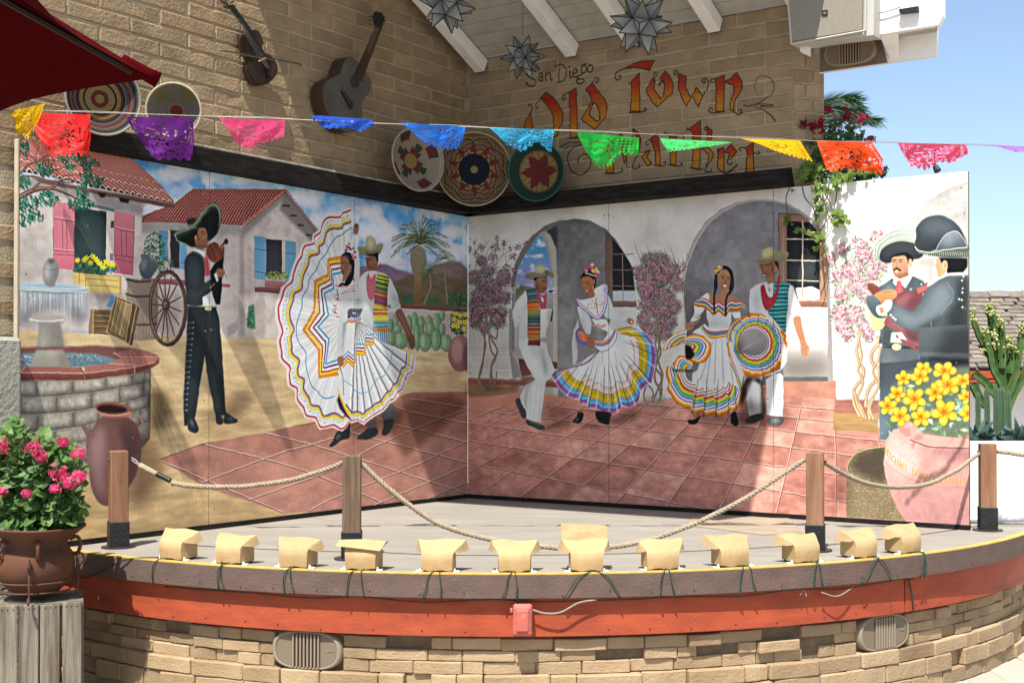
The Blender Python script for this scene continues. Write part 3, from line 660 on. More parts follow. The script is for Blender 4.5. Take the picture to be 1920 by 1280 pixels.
    # front skirt
    hr=[(648,607),(680,600),(705,628),(711,638),(745,651),(781,668),(779,684),(776,700),(768,703),(756,734),(750,738),(743,749),(733,755),(722,770),(708,777),(700,783),(690,790),(683,796),(672,789),(660,793),(650,780),(641,765),(634,748),(634,735),(637,700),(642,682)]
    p('d4d2d6',hr,f=.8);P.setclip(hr);p('c2c6cb',hr,f=.4,g='b6bcc3')
    c1=(668,596);rim=[(781,668),(779,684),(776,700),(768,704),(757,733),(748,738),(743,749),(733,755),(722,770),(708,777),(700,783),(690,790),(683,796),(672,790),(660,793),(648,778)]
    for i,(x,y) in enumerate([(770,660),(776,690),(765,712),(752,738),(738,752),(722,768),(704,780),(688,791),(672,790),(660,790)]):
        l('626a74',[c1,(c1[0]+(x-c1[0])*.5,c1[1]+(y-c1[1])*.55),(x,y)],1.5,.75,1,4.5);l('e4e6e8',[(c1[0]-4,c1[1]+4),(c1[0]+(x-c1[0])*.5-4,c1[1]+(y-c1[1])*.55+3),(x-5,y+3)],1,.8,1,6)
    def C(px,px2=None): return [(x+(c1[0]-x)*px/math.hypot(x-c1[0],y-c1[1]),y+(c1[1]-y)*px/math.hypot(x-c1[0],y-c1[1])) for x,y in rim]
    l('e0b4ba',C(1.5),3,.9,0);l('b05060',C(4.5),2.6,.85,0);l('d0d2d8',C(9),6,.8,0);l('c2ae3a',C(15),5.5,.9,0);l('744c7a',C(20),3.6,.9,0)
    q=C(10)
    for i in range(len(q)-1):
        for k in range(6):
            u=k/6;x=q[i][0]*(1-u)+q[i+1][0]*u+R2.uniform(-2,2);y=q[i][1]*(1-u)+q[i+1][1]*u+R2.uniform(-2,2);l(R2.choice(['6c8894','5c7682','8aa4ae','85798a']),[(x-.8,y),(x+.8,y+R2.uniform(-1,1))],1.1,.8,0)
    l('5c98b8','645,713 660,722 668,733 680,737 695,731 706,712 722,703 732,680 738,655',2.2,.8)
    for off,c,w in ((0,'5090b8',2.6),(4,'dcdfe2',2.4),(7,'70426c',3),(10.5,'d4cfd4',2.6),(13.5,'a83e40',2.8),(17,'cfa838',4),(20,'b8742c',2)):
        l(c,[(642+off*.1,671+off*.9),(654,658+off),(664,668+off),(670,644+off),(684,645+off),(688,626+off),(699,628+off*.9),(702,618+off*1.1)],w,.95,0)
    P.setclip(None)
    p('282a2e','633,750 637,738 648,765 662,790 650,780 638,766',f=1);l('c2ae3a','634,728 640,745 655,776',4,.9);l('b05060','636,740 645,762 658,786',2,.8)
    # dancer: body
    fr(500,580,4.741)
    p('b9bec3','650,0 715,0 700,150 690,300 688,412 640,412 632,300 640,150',f=.8,g='aab0b7');p('5d6670','690,0 722,0 718,120 692,260 690,420 685,420 680,250',f=3,a=.6);p('8c6650','638,418 688,418 682,490 650,505 635,470',f=.6,sm=1);l('c2b878','632,365 688,372',6,.7,0);l('c2b878','632,390 688,396',5,.6,0);l('40302a','655,495 660,520 680,600 690,760',10,.5)
    p('565a60','716,-10 860,-10 835,50 720,70',f=1);l('bf6a38','722,95 770,110 840,75',15,.95);l('4a2c50','722,66 800,60 835,45',12,.9);l('d8a040','725,106 770,120 838,88',5,.9)
    fr(500,380,5.817)
    p('bcc0c5','810,960 960,950 970,1080 940,1130 890,1180 880,1290 800,1290 800,1150 805,1040',f=.8,sm=1,g='adb3ba')
    for i in range(9): l('848c96',[(825+i*15,970),(845+i*9,1140)],4,.5)
    p('c5c8cc','860,830 960,850 990,900 975,960 900,970 830,980 800,940',f=.8,sm=1);l('b06034','820,990 900,965 980,955',10,.9);l('7c4a82','830,965 900,940 975,925',7,.8);l('c85058','820,930 880,915 975,900',6,.8);l('c07838','985,880 1000,960 985,1020',10,.8)
    for x,y in [(760,1000),(770,1040),(800,1060),(765,1080),(750,1120),(745,1160),(760,1200),(780,1240),(740,1190),(770,1150),(990,1240),(940,1250),(1010,1220),(900,1270),(960,1200)]: l(R2.choice(['bf6a38','7c4a82','5c88a4','c8c4c8','d0a048','a84050']),[(x-14,y-8),(x,y+4),(x+16,y-4)],13,.9)
    p('15171a','830,560 870,535 920,545 955,600 965,680 945,760 930,850 890,900 850,880 900,760 905,680 870,600 820,600',f=.8,sm=1)
    p('8a6452','815,590 860,575 900,620 905,680 890,750 860,795 830,780 812,730 808,660',f=.6,sm=1,g='785242');p('8a6452','850,760 920,690 930,740 880,830 820,870',f=1.2);l('2a1814','820,640 850,648',5,.9);l('2a1814','868,655 900,655',5,.8);l('5a2a26','822,742 845,745',6,.8);e('b08a72',835,700,12,20,f=2,a=.5);e('8a6452',920,690,12,26,f=.5)
    l('1a1c20','940,640 950,740 930,840 880,890 830,880 800,900',26,.95);l('4a5660','935,700 930,800 890,860',6,.5)
    for x,y in [(880,470),(900,440),(920,500),(950,490),(965,530),(970,590),(880,500),(940,560),(905,480),(960,600),(870,520)]: e(R2.choice(['7c4a82','b9823a','a84058','4c6c9a','c86a78','5c2c50']),x,y,17,15,R2.random()*90,f=.4)
    for i in range(7): e('d8dade',845+i*16,560+i*8,4,4)
    l('a84868','760,900 800,910 850,900',12,.9);l('4c3a5c','770,940 790,1010 775,1060',14,.8);l('e0d8da','940,-5 942,500',4,.5)
    fr(0,0,1)
    # a few worn spots and drips of the old paint
    for i in range(60):
        x=40+R.rand()*830;y=300+R.rand()*620;l('ded8d0' if i%3 else '3a3030',[(x,y),(x+R.randn(),y+R.rand()*2)],.9,.5,0)
def paint_right(P):
    p,l,e,d,fr=P.p,P.l,P.e,P.d,P.fr
    R=P.rng;R2=random.Random(8)
    fr(0,0,1)
    p('b0aeac','860,280 1840,280 1840,1020 860,1020',g='b4b3b2');P.mott('860,280 1840,280 1840,760 860,760',.05,24);p('cfcfce','1500,280 1840,280 1840,560 1560,700 1500,600',f=20,a=.6)
    # ---- first arch
    fr(870,380,5.817)
    arch='520,2200 520,1100 528,930 570,690 650,510 760,370 900,265 1060,205 1240,185 1400,205 1560,290 1680,415 1770,560 1850,720 1880,900 1890,2200'
    p('5e5e60',arch,f=.5,g='6c6c6e');P.mott(arch,.1,12)
    p('6a6868','520,930 570,690 650,510 760,370 900,265 1040,208 1060,240 930,310 800,400 700,520 620,700 580,930 575,1700 520,1700',f=1.5)
    p('8f8c88','560,940 600,740 690,560 760,450 850,330 930,310 1010,480 1036,700 1040,950 1040,2200 560,2200',f=.7)
    p('3c3d42','920,320 1000,270 1040,260 1040,700 1015,560 960,400',f=1.5)
    sky='590,930 605,740 690,560 800,410 850,365 905,440 950,650 975,800 980,970 980,1100 590,1100'
    p('3f86b4',sky,f=.6,g='8c84b4');P.setclip(sky);P.mott(sky,.15,10,1.6,'b9c4d4',5);p('8f86b4','590,720 990,700 990,1100 590,1100',f=20,a=.7);P.setclip(None)
    p('59664c','575,960 640,900 760,930 830,950 840,1300 575,1300',f=2);d(60,680,1050,90,120,['6f7d58','46563e','818d66'],10,26)
    p('9a9895','905,335 955,350 1030,520 1038,950 1000,950 985,700 950,520',f=1.5)
    p('a6a4a0','970,930 1038,930 1038,1000 985,1000 970,960',f=.6);l('6c6a68','975,960 1038,960',5,.8,0);l('6c6a68','985,995 1038,995',4,.8,0)
    p('9c9996','990,1000 1040,1000 1040,2200 990,2200',f=.6);p('67676a','1040,200 1560,290 1570,1800 1040,1800',f=4,a=.8,g='808081');P.mott('1040,240 1560,300 1560,1800 1040,1800',.14,14,1)
    p('5f4a42','1560,320 1640,380 1640,980 1570,980',f=.6,g='6e5a50');l('3c2f2c','1565,340 1568,980',6,.8,0);l('8d776c','1600,360 1602,980',5,.6,0)
    p('24262b','1640,395 1770,560 1860,720 1890,1080 1640,1080',f=.5);p('9aa3a9','1640,962 1890,962 1890,1078 1640,1078',f=.6)
    for y in (565,735,910): l('6d5e58',f'1640,{y} 1860,{y+4}',9,1,0)
    l('7d6d66','1750,560 1752,1080',9,1,0);p('7b6760','1640,1078 1900,1078 1900,1140 1650,1140',f=.5,g='5f4e48');p('a9a8a6','1645,1140 1900,1140 1900,2200 1400,2200',f=.6)
    # ---- floor
    fr(0,0,1)
    fl='870,728 885,728 960,728 1060,745 1200,752 1250,748 1450,712 1572,712 1572,780 1600,800 1840,800 1840,1030 870,1030'
    p('a87668',fl,f=.8,g='ac7a6e')
    fr(870,580,5.053)
    p('a3a19f','45,-200 470,-200 470,370 545,660 470,660 450,660 45,660',f=.5);P.mott('45,-200 470,-200 545,660 45,660',.05,16)
    p('7a7979','440,0 470,0 475,430 540,560 545,640 475,662 440,400',f=1)
    for y in (375,400,440,560): l('8a8886',f'45,{y} 460,{y+4}',5,.5,0);l('c4c2c0',f'45,{y+10} 460,{y+13}',5,.5,0)
    p('a6a3a0','-10,-200 120,-200 120,-110 45,-100 -10,-120',f=1,a=0)
    fr(870,380,5.817);
    for y in (955,985,1015): l('8e8c8a',f'55,{y} 130,{y}',6,.7,0);l('c9c7c5',f'55,{y+8} 130,{y+8}',4,.6,0)
    for y in (935,965,990): l('bab7b4',f'470,{y} 570,{y}',9,.9,0);l('77757a',f'480,{y+10} 575,{y+10}',4,.8,0)
    fr(870,580,5.053)
    p('83534a','-5,650 470,665 550,672 900,690 900,740 540,720 45,725 -5,705',f=.6,g='6f4640');l('a67d72','0,655 550,680',5,.8,0)
    p('84604a','-5,705 540,722 520,780 250,830 60,830 -5,800',f=2,g='7d6250');P.mott('0,700 540,720 400,830 0,820',.15,8,3)
    p('53393a','530,470 900,500 900,560 560,640 540,540',f=1,g='6d4a48');p('7e5650','560,640 760,640 880,700 560,690',f=1.5)
    p('808080','900,0 1045,0 1045,550 900,548',f=1,a=.4)
    # tiles by perspective grid
    fr(0,0,1)
    src=[(0,0),(2,0),(0,3),(2,3)];dst=[(962.6,883.6),(1097,909),(1103.5,792.7),(1214,805.6)]
    A=[];b=[]
    for (x,y),(X,Y) in zip(src,dst): A+= [[x,y,1,0,0,0,-X*x,-X*y],[0,0,0,x,y,1,-Y*x,-Y*y]];b+=[X,Y]
    H=np.append(np.linalg.solve(np.array(A,float),np.array(b,float)),1).reshape(3,3)
    def G(i,j): v=H@np.array([i,j,1.]);return (v[0]/v[2],v[1]/v[2])
    flc='870,770 950,760 1100,752 1250,748 1320,745 1450,712 1572,712 1572,810 1660,816 1840,830 1840,1030 870,1030'
    P.setclip(flc)
    for i in range(-4,16):
        for j in range(-6,7):
            q=[G(i,j),G(i+1,j),G(i+1,j+1),G(i,j+1)]
            if not all(800<x<1900 and 700<y<1080 for x,y in q): continue
            p(R2.choice(['ae7c74','a26e68','b6887e','a6766e','96665f','ba8c82']),q,f=.5,a=.6,n=.35)
            p(R2.choice(['c09486','945f52','b88a7c']),[(x*.55+sum(a[0] for a in q)/4*.45,y*.55+sum(a[1] for a in q)/4*.45) for x,y in q],f=4,a=.3,n=.4)
    P.mott(flc,.09,7,2.5)
    for j in range(-6,7):
        t=[G(i,j) for i in range(-4,16,1)];t=[q for q in t if 700<q[0]<2000 and 650<q[1]<1200]
        if len(t)>1: l('5e3c38',[(x,y+1.4) for x,y in t],1.5,.7,0);l('b89c94',t,1.3,.8,0)
    for i in range(-6,18):
        t=[G(i,j) for j in range(-8,7)];t=[q for q in t if 700<q[0]<2000 and 650<q[1]<1200]
        if len(t)>1: l('5e3c38',[(x+1.3,y+1) for x,y in t],1.5,.6,0);l('b89c94',t,1.2,.75,0)
    P.setclip(None)
    # ---- second arch
    fr(1200,360,4.92)
    arch='432,1920 432,1280 400,900 412,720 450,590 510,440 620,275 760,165 900,100 1060,70 1200,70 1350,100 1490,165 1600,255 1680,350 1760,520 1775,800 1800,1740 1330,1740'
    p('8b8888',arch,f=.5)
    inn='436,1920 440,1280 418,900 440,740 490,590 545,460 645,310 780,195 920,125 1060,92 1200,90 1330,112 1460,175 1570,265 1640,350 1720,540 1745,800 1750,1740 1330,1740'
    p('73727a',inn,f=.7,g='6a696c');P.setclip(inn)
    P.mott(inn,.14,16);p('8c8a8c','700,620 1000,560 1200,700 1100,900 800,860 700,760',f=22,a=.5);p('7c7b80','900,130 1250,120 1290,420 900,400',f=22,a=.45);p('3e3d42','440,950 600,900 600,1300 440,1500',f=18,a=.6)
    p('d4d4d2','1340,1050 1800,1040 1800,1700 1340,1700',f=1,g='bdbcbc')
    p('77716e','1290,1480 1800,1420 1800,1740 1290,1740',f=14,a=.75,g='55504e')
    P.setclip(None);l('a9a7a6','440,1280 412,900 432,740 480,590 535,460 640,300 770,190 910,115 1060,80 1200,80 1350,108',9,.6)
    # window
    P.setclip(inn)
    p('7d6358','1290,195 1700,215 1760,1060 1500,1060 1300,1000',f=.6,g='8c7062');l('4a3a36','1293,200 1300,1000',7,.8,0);l('a58c80','1330,250 1340,900',6,.6,0);l('4a3a36','1290,200 1640,225',8,.8,0)
    p('1b1e22','1368,272 1670,285 1672,990 1372,980',f=.5);p('4d5358','1380,640 1660,600 1668,860 1380,850',f=8,a=.6)
    p('dfe0e2','1450,885 1600,870 1672,905 1672,990 1480,1000',f=.8);p('3a4046','1400,480 1500,440 1500,600 1400,620',f=6,a=.5)
    for t in ('1515,270 1515,985','1368,435 1670,440','1368,632 1670,632','1372,810 1670,822','1520,372 1665,375'): l('9c8a80',t,11 if '372,8' not in t else 8,1,0);l('c0b4ac',t,3,.6,0)
    p('9a7c6c','1672,290 1740,300 1745,1060 1672,1000',f=.6);p('9a7868','1480,995 1745,1000 1740,1060 1500,1058',f=.6,g='7c5c50');l('c4a898','1490,1000 1740,1005',5,.8,0)
    P.setclip(None)
    # ---- pillar between arches and the far arch
    fr(0,0,1)
    p('cbcac8','1556,320 1840,320 1840,760 1662,760 1572,745 1560,560',f=1,g='c4c6c6');P.mott('1560,320 1840,320 1840,740 1570,740',.03,20)
    fr(1500,320,4)
    p('9b9a9a','800,1800 800,560 830,430 880,330 960,235 1060,165 1160,120 1262,92 1300,1800',f=.6,g='aeadad');P.mott('820,430 1000,200 1262,95 1262,1200 820,1200',.08,14);l('84837f','800,560 830,430 880,330 960,235 1060,165 1160,120 1262,92',3,.8)
    p('8d8c8e','1130,300 1262,250 1262,700 1130,600',f=14,a=.35)
    fr(1540,560,5.333)
    p('8c5f5a','160,1000 600,1000 600,1200 140,1140',f=1.5,g='8f6452');P.mott('160,1000 600,1000 600,1200 140,1140',.12,8,4);p('9d7c54','140,1135 590,1130 590,1330 400,1310 135,1300',f=1,g='8c7250');P.mott('140,1140 590,1140 590,1330 140,1300',.14,8,5)
    # ---- bushes
    def bush(cl,leaf,fl,twig,sz,L,tl):
        for cx,cy,rx,ry,n in cl:
            if n>40: e(leaf[2],cx,cy+ry*.1,rx*.95,ry*.9,f=3,a=.5)
        for t in tl: l(twig[0],t,6,.9,1,2);l(twig[1],[(x-1.5,y) for x,y in [tuple(map(float,q.split(','))) for q in t.split()]],2,.5,1,1)
        for cx,cy,rx,ry,n in cl:
            d(int(n*.9),cx,cy+ry*.15,rx*1.15,ry*1.15,leaf,sz*.8,L*1.1,.9,None)
        for cx,cy,rx,ry,n in cl:
            d(int(n*1.1),cx,cy,rx*.85,ry*.8,fl,sz,L,.9,None);d(n//3,cx-rx*.1,cy-ry*.25,rx*.6,ry*.5,fl[-1:],sz*.7,L*.7,.8)
    fr(870,380,5.817)
    T=['230,1500 250,1200 215,1000 215,880 170,780 140,700 130,600 85,540 65,480','250,1250 300,1050 320,900 330,720 370,640 400,600 520,530 620,480 690,450','255,1100 290,900 300,760 250,600 300,500 380,440 380,370','150,720 160,600 220,520 280,420 310,330','330,800 430,740 560,740','400,760 500,640 580,560','370,660 440,580 450,460','450,460 500,420','215,900 120,770 70,720','480,680 470,560 540,500','220,560 240,470 250,410','140,600 130,430']
    bc=[(120,820,75,90,90),(210,640,60,65,60),(270,750,90,60,70),(330,600,50,45,40),(450,820,90,100,140),(250,880,110,90,110),(330,930,100,90,120),(420,1030,110,80,130),(180,1010,90,80,100),(290,1050,90,90,110),(140,1130,80,90,80),(410,1200,80,70,80),(160,1240,70,60,60),(70,520,35,50,25),(200,490,35,35,20),(380,400,22,50,14),(550,590,40,45,25),(600,490,45,35,24),(460,450,30,50,16),(360,500,50,55,30),(150,560,30,50,18),(480,710,40,40,20),(690,450,30,25,12),(130,440,20,30,8),(520,510,25,30,12),(330,700,60,50,40),(560,740,30,30,14),(70,700,20,20,8)]
    bush(bc,['3f473f','5c6658','2f2f2e','4d4a48'],['7c5468','543a48','8c6474','684a58','a08090'],('4b4240','85797a'),7,22,T)
    fr(870,580,5.053)
    bush([(120,90,60,90,110),(210,170,60,60,80),(330,100,80,80,130),(180,20,90,60,90),(280,30,60,40,50)],['3f473f','5c6658','2f2f2e'],['7c5468','543a48','8c6474','684a58','a08090'],('4b4240','85797a'),7,20,[])
    for t,w in [('240,40 215,200 205,330 200,420 180,560 155,650 175,720 215,770',17),('180,220 220,330 190,480 160,600 150,680 190,760',13),('200,50 260,260 330,400 280,500 270,620 300,700 280,785',17),('330,130 320,280 250,250 270,400 310,460 270,560 260,680 270,770',14),('320,600 310,700 290,780',10)]:
        l('4a3d38',t,w+4,.9,1,w+6);l('75655c',t,w,1,1,w+2);l('a39688',[(float(a.split(',')[0])-3,float(a.split(',')[1])) for a in t.split()],w*.25,.7)
    p('3c2c28','180,700 340,690 350,790 200,800',f=6,a=.35)
    # second bush
    fr(1030,470,3.657)
    T=[f'{720+R2.uniform(-60,60):.0f},{320} {660+i*22+R2.uniform(-15,15):.0f},{120+R2.uniform(-20,20):.0f} {600+i*26+R2.uniform(-14,14):.0f},{R2.uniform(-60,60):.0f}' for i in range(14)]
    bush([(740,60,110,60,50),(640,150,55,60,70),(740,120,80,60,80),(840,130,80,60,90),(680,230,80,70,110),(790,190,70,60,80),(890,230,45,60,60),(690,290,70,60,90),(800,310,80,70,110),(690,370,70,50,90),(870,380,50,60,60),(780,420,90,60,110),(660,470,50,60,70),(830,480,60,70,80),(730,530,90,60,90),(800,570,60,50,60),(720,600,40,40,30),(600,130,30,30,14),(930,100,30,30,14)],['3f4a40','6b7a6c','2f3230','8d988a'],['845068','5c3448','98627a','84506a','a8808e'],('4b4240','8f8784'),5,15,T)
    for t,w in [('745,560 770,620 755,700 740,800 780,860 780,980 760,1030',13),('770,560 740,640 760,760 790,860 750,960 720,1030 720,1000',11),('740,450 760,600 775,700 745,780 735,880 770,950 775,1020',12),('680,920 660,980 670,1030',9),('690,920 720,960 725,1035',9)]:
        l('3f3532',t,w+3,.9,1,w+3);l('75675e',t,w,1,1,w);l('a39688',[(float(a.split(',')[0])-2,float(a.split(',')[1])) for a in t.split()],w*.25,.7)
    p('847a74','640,1000 800,990 830,1060 650,1080',f=5,a=.6)
    # ---- the man in white
    fr(870,380,5.817)
    p('8d8d76','680,800 720,770 785,755 800,690 850,680 885,685 905,740 960,750 1000,790 990,820 930,810 830,825 760,845 700,830',f=.7,sm=1,g='6e6c58');p('a5a48c','790,760 800,695 880,690 905,745 850,770',f=2,a=.8);p('4a483c','905,740 930,735 940,790 910,790',f=2,a=.8);l('5c5a48','700,815 790,790 900,790',6,.5)
    p('17181a','770,830 920,810 910,840 820,880 810,920 790,870',f=.8)
    p('8c644e','825,830 918,825 925,880 912,960 880,995 840,980 810,930 800,870',f=.6,sm=1,g='745040');p('6b4a3a','790,860 815,880 850,1000 830,1040 800,940',f=1);e('8c644e',792,890,14,32,f=.5);l('1c1412','865,855 905,848',7,.95,0);l('1c1412','870,872 900,866',5,.9,0);l('2a1a16','870,945 890,925 910,935',8,.95);e('a57a62',895,905,12,18,f=2,a=.6);e('3b201c',900,945,8,4)
    p('2b2c30','1000,960 930,960 960,1000 990,1200 980,1290 930,1290 940,1000',f=1,g='3c3d40')
    p('b2b6b9','690,960 730,940 800,960 880,1290 560,1290 545,1200 580,1090',f=.8,sm=0,g='a3a8ac');p('c9ccce','600,1080 680,980 700,1100 640,1240 580,1260',f=8,a=.8);p('7c8590','640,1180 700,1100 700,1290 650,1290',f=6,a=.5)
    p('8f8f8e','900,960 960,980 985,1150 960,1290 890,1290 900,1100',f=.8,g='7a7a7a')
    P.setclip('690,950 800,930 830,1020 845,1290 715,1290 705,1050')
    for i,c in enumerate('46586a 3f5060 4c6474 6b7470 3c4c64 50606a 465a70 8a6a4c 5c4a3a b56234 c46a34 a85a34 b86434 7b5c40 5c4a3c 8c8450 a86a3c 7a3c30 6c7c54 4c6048'.split()): p(c,[(680,945+i*18),(860,930+i*18),(860,950+i*18),(680,965+i*18)],f=.3)
    P.setclip(None)
    p('9c4858','810,950 850,1010 890,1010 915,980 918,1100 895,1190 870,1190 840,1120 818,1020',f=.7,sm=1)
    for i in range(4): l('6a2434',[(825,990+i*36),(868,1060+i*36),(912,1000+i*34)],5,.8);l('c87c8a',[(828,994+i*36),(869,1066+i*36),(911,1006+i*34)],4,.5)
    p('b5b6b8','855,1030 880,1040 890,1080 870,1090',f=.8)
    fr(870,580,5.053)
    p('b2b6b9','480,0 625,0 625,270 530,265 535,120 520,270 520,380 500,340 498,180 475,80',f=.7,g='a0a5aa');p('c3c6c8','735,0 850,0 820,130 795,200 790,270 735,272',f=.7,g='a7abaf');p('7c8288','800,0 860,0 830,100 800,180',f=3,a=.6);p('7d848c','495,180 535,140 530,370 505,380',f=2,a=.5)
    P.setclip('615,-5 738,-5 738,300 615,300')
    for i,c in enumerate('8c8450 a86a3c 7a8458 6c7c54 5c7050 4c5c48 30506c 3c6480 344c64 8c7048 34506c b06c3c 30485c a8603c c46a3c 8c5038 b8683c 6a7c5c b5663c a85c34'.split()): p(c,[(610,-5+i*15.5),(745,-5+i*15.5),(745,12+i*15.5),(610,12+i*15.5)],f=.3)
    P.setclip(None);p('5a2c34','618,300 738,292 735,350 620,345',f=.5);
    for i in range(12): l('8c5058',f'{624+i*9.5},300 {624+i*9.5},345',3,.8,0)
    p('aab0b3','528,268 620,272 620,345 735,350 745,300 790,320 815,420 865,540 875,580 850,640 790,690 775,760 760,900 740,1068 605,1045 600,900 610,700 590,900 605,960 540,880 540,820 600,720 690,670 610,540 560,420 530,340',f=.7)
    p('c3c7c8','560,300 640,400 740,560 780,640 720,690 650,560 580,420',f=7,a=.8);p('c0c4c6','640,720 740,700 740,900 700,1050 630,1030 620,860',f=8,a=.7);p('6f7880','735,360 760,420 800,560 795,650 770,560',f=4,a=.7);p('7d868c','600,700 690,670 620,760 605,900 600,960',f=4,a=.6)
    for t in ('700,720 690,900 660,1040','740,700 735,880 720,1050','640,760 650,880 640,1000'): l('848d94',t,6,.4)
    p('3d4448','505,850 540,845 560,900 600,970 595,1035 560,1020 530,950 505,890',f=.7,sm=1);p('3d4448','602,1045 650,1060 740,1085 780,1115 770,1135 720,1138 660,1110 620,1100 600,1075',f=.7,sm=1);l('7d8a90','640,1070 740,1100',6,.6)
    p('251a1c','760,1120 860,1090 960,1060 1040,1040 1010,1070 900,1110 780,1140',f=6,a=.6,m='m');p('4a3032','780,880 900,880 1060,960 1100,1040 760,1080',f=14,a=.35,m='m')
    # ---- first lady
    fr(1030,470,3.657)
    p('15171a','228,180 250,150 290,140 325,165 332,200 325,260 308,240 250,180 235,200',f=.7,sm=1);
    for i in range(6): e('c9cacc',262+i*13,158+i*4,6,6)
    for x,y in [(270,120),(285,105),(305,100),(320,115),(335,130),(300,125),(280,135),(325,150),(345,150),(310,140),(265,140),(340,165)]: e(R2.choice(['c07a4c','a84c6c','5f78b4','8c5c9c','c8a85c','d0a0a4','4c3c60']),x,y,13,11,R2.random()*90,f=.4)
    p('9a684c','230,195 255,178 300,190 312,230 315,270 290,305 268,300 245,260 232,230',f=.6,sm=1,g='8c5c46');e('9a684c',316,215,9,20,f=.5);p('8f6048','285,280 320,260 318,300 290,325 270,310',f=1);l('1f1412','235,215 250,212',4,.9,0);l('1f1412','262,222 285,215',4,.95,0);l('2a1a16','262,230 280,228',3,.8,0);e('e8e4e0',270,278,8,4,30);l('8c3038','258,268 276,284',3,.8,0);e('b8866a',250,240,8,12,f=2,a=.5);l('d0d0d4','312,240 316,300',3,.8)
    p('b7bbbe','400,300 430,330 450,390 470,430 540,450 555,470 530,495 440,475 400,460 380,420',f=.7,sm=1,g='a5abb0');p('8f6048','555,465 590,480 585,505 550,500',f=.8,sm=1);l('7c6c88','552,455 535,492',7,.8,0);e('c9a890',575,490,9,8,f=.5)
    p('aeb2b6','210,470 180,540 165,640 170,780 200,780 205,640 215,560',f=1,a=.8)
    p('76767a','190,600 350,640 330,700 250,760 180,790 215,720',f=2)
    p('6c5a8c','200,540 230,530 290,600 290,640 240,650 200,610 190,570',f=.7,sm=1);p('b56a4c','210,560 240,550 285,610 240,625 215,600',f=1,sm=1);l('b8a050','212,560 232,570 250,610',6,.8);l('4f6cb0','192,570 200,615 240,645 280,640',8,.8)
    # skirt
    hem=[(30,860),(45,900),(80,950),(130,995),(175,1015),(212,1020),(215,1050),(270,1055),(275,1080),(330,1085),(380,1112),(420,1112),(450,1115),(480,1105),(500,1085),(510,1065),(560,1075),(600,1055),(625,1030),(640,965),(665,935),(700,910),(715,900),(738,800),(744,720),(735,650),(700,590),(650,550),(580,520)]
    cen=(395,560)
    body=hem+[(480,530),(440,560),(350,650),(345,690),(200,780),(60,830)]
    p('c8b4c4',body,f=.8);P.setclip(body)
    def B(px,a=0,b=None): return [(x+(cen[0]-x)*px/math.hypot(x-cen[0],y-cen[1]),y+(cen[1]-y)*px/math.hypot(x-cen[0],y-cen[1])) for x,y in hem[a:b]]
    p('c0c3c6',body,f=.5,g='b4b8bc')
    l('7e4f8c',B(18),34,1);l('9a6ab0',B(12),10,.7);l('4f92bc',B(50),34,1);l('78b0cc',B(44),8,.6);l('b5545c',B(68),5,.9);l('ab9428',B(100),58,1);l('c4b04c',B(90),14,.5);l('a8505a',B(130),4,.8);l('e4c8cc',B(1),5,.9)
    lace=B(155,4,26);l('c0b8b4',lace,46,1);l('3f4c58',B(178,4,26),3,.9);l('3f4c58',B(133,4,26),3,.8)
    for i in range(len(lace)-1):
        for k in range(4):
            u=k/4;x=lace[i][0]*(1-u)+lace[i+1][0]*u;y=lace[i][1]*(1-u)+lace[i+1][1]*u;D=math.hypot(x-cen[0],y-cen[1]);ux,uy=(x-cen[0])/D,(y-cen[1])/D
            l('a87c5c',[(x-ux*17,y-uy*17),(x+ux*15,y+uy*15)],5,.7,0,2);l('d8d4d2',[(x-ux*17+4,y-uy*17),(x+ux*15+4,y+uy*15)],3,.7,0,2)
    for i,(x,y) in enumerate(hem):
        if i%2: continue
        l('4c5058',[cen,((x+cen[0])/2,(y+cen[1])/2),(x,y)],2,.45,0,13);
        if i+1<len(hem): x,y=hem[i+1];l('e8e8e8',[cen,((x+cen[0])/2,(y+cen[1])/2),(x,y)],2,.35,0,14)
    p('b7babd','400,480 470,540 530,600 540,700 480,780 350,790 250,790 340,700 430,640',f=5,sm=1);p('d0d2d4','400,640 470,620 500,680 460,760 400,770',f=8,a=.7)
    for t in ('380,680 370,780','420,690 430,800','460,690 480,790','350,690 300,790'): l('7f868c',t,6,.5)
    P.setclip(None)
    l('74507c','350,680 280,760 160,800 60,830 32,858',12,.9);p('8d8a94','60,830 200,785 340,690 330,720 180,810 45,860',f=2,a=.5)
    # apron + blouse
    p('c0c3c6','300,470 400,470 440,540 470,560 475,600 440,650 390,690 350,680 320,650 310,620 380,620 420,560 330,520',f=.8,sm=0)
    for w,c,o in ((17,'b5946c',0),(15,'b8645c',12),(13,'5f78b4',24)): l(c,[(318,626+o*.7),(370,628+o*.9),(410,615+o*.9),(440,585+o*.7),(462,545+o*.4)],w,.95)
    l('4a4c78','345,690 390,692 430,665 470,610 475,560',5,.8)
    for w,c,o in ((6,'b8645c',0),(5,'c4a868',6),(5,'6c5a8c',12)): l(c,[(300,508+o),(325,516+o),(345,508+o),(365,516+o),(400,500+o)],w,.9)
    p('b7bbbe','205,390 250,380 280,430 300,500 290,580 265,580 240,520 215,450',f=.7,sm=1,g='a3a9ae');p('8f6048','268,588 300,590 322,630 310,665 285,665 272,630',f=.7,sm=1);l('6c6474','258,575 300,580',9,.9,0);p('7b838a','225,440 250,500 262,570 245,540',f=3,a=.5)
    p('c9c5cc','198,335 240,340 300,320 330,260 400,235 408,300 400,380 370,450 340,475 300,450 250,400 215,380',f=.7,sm=1)
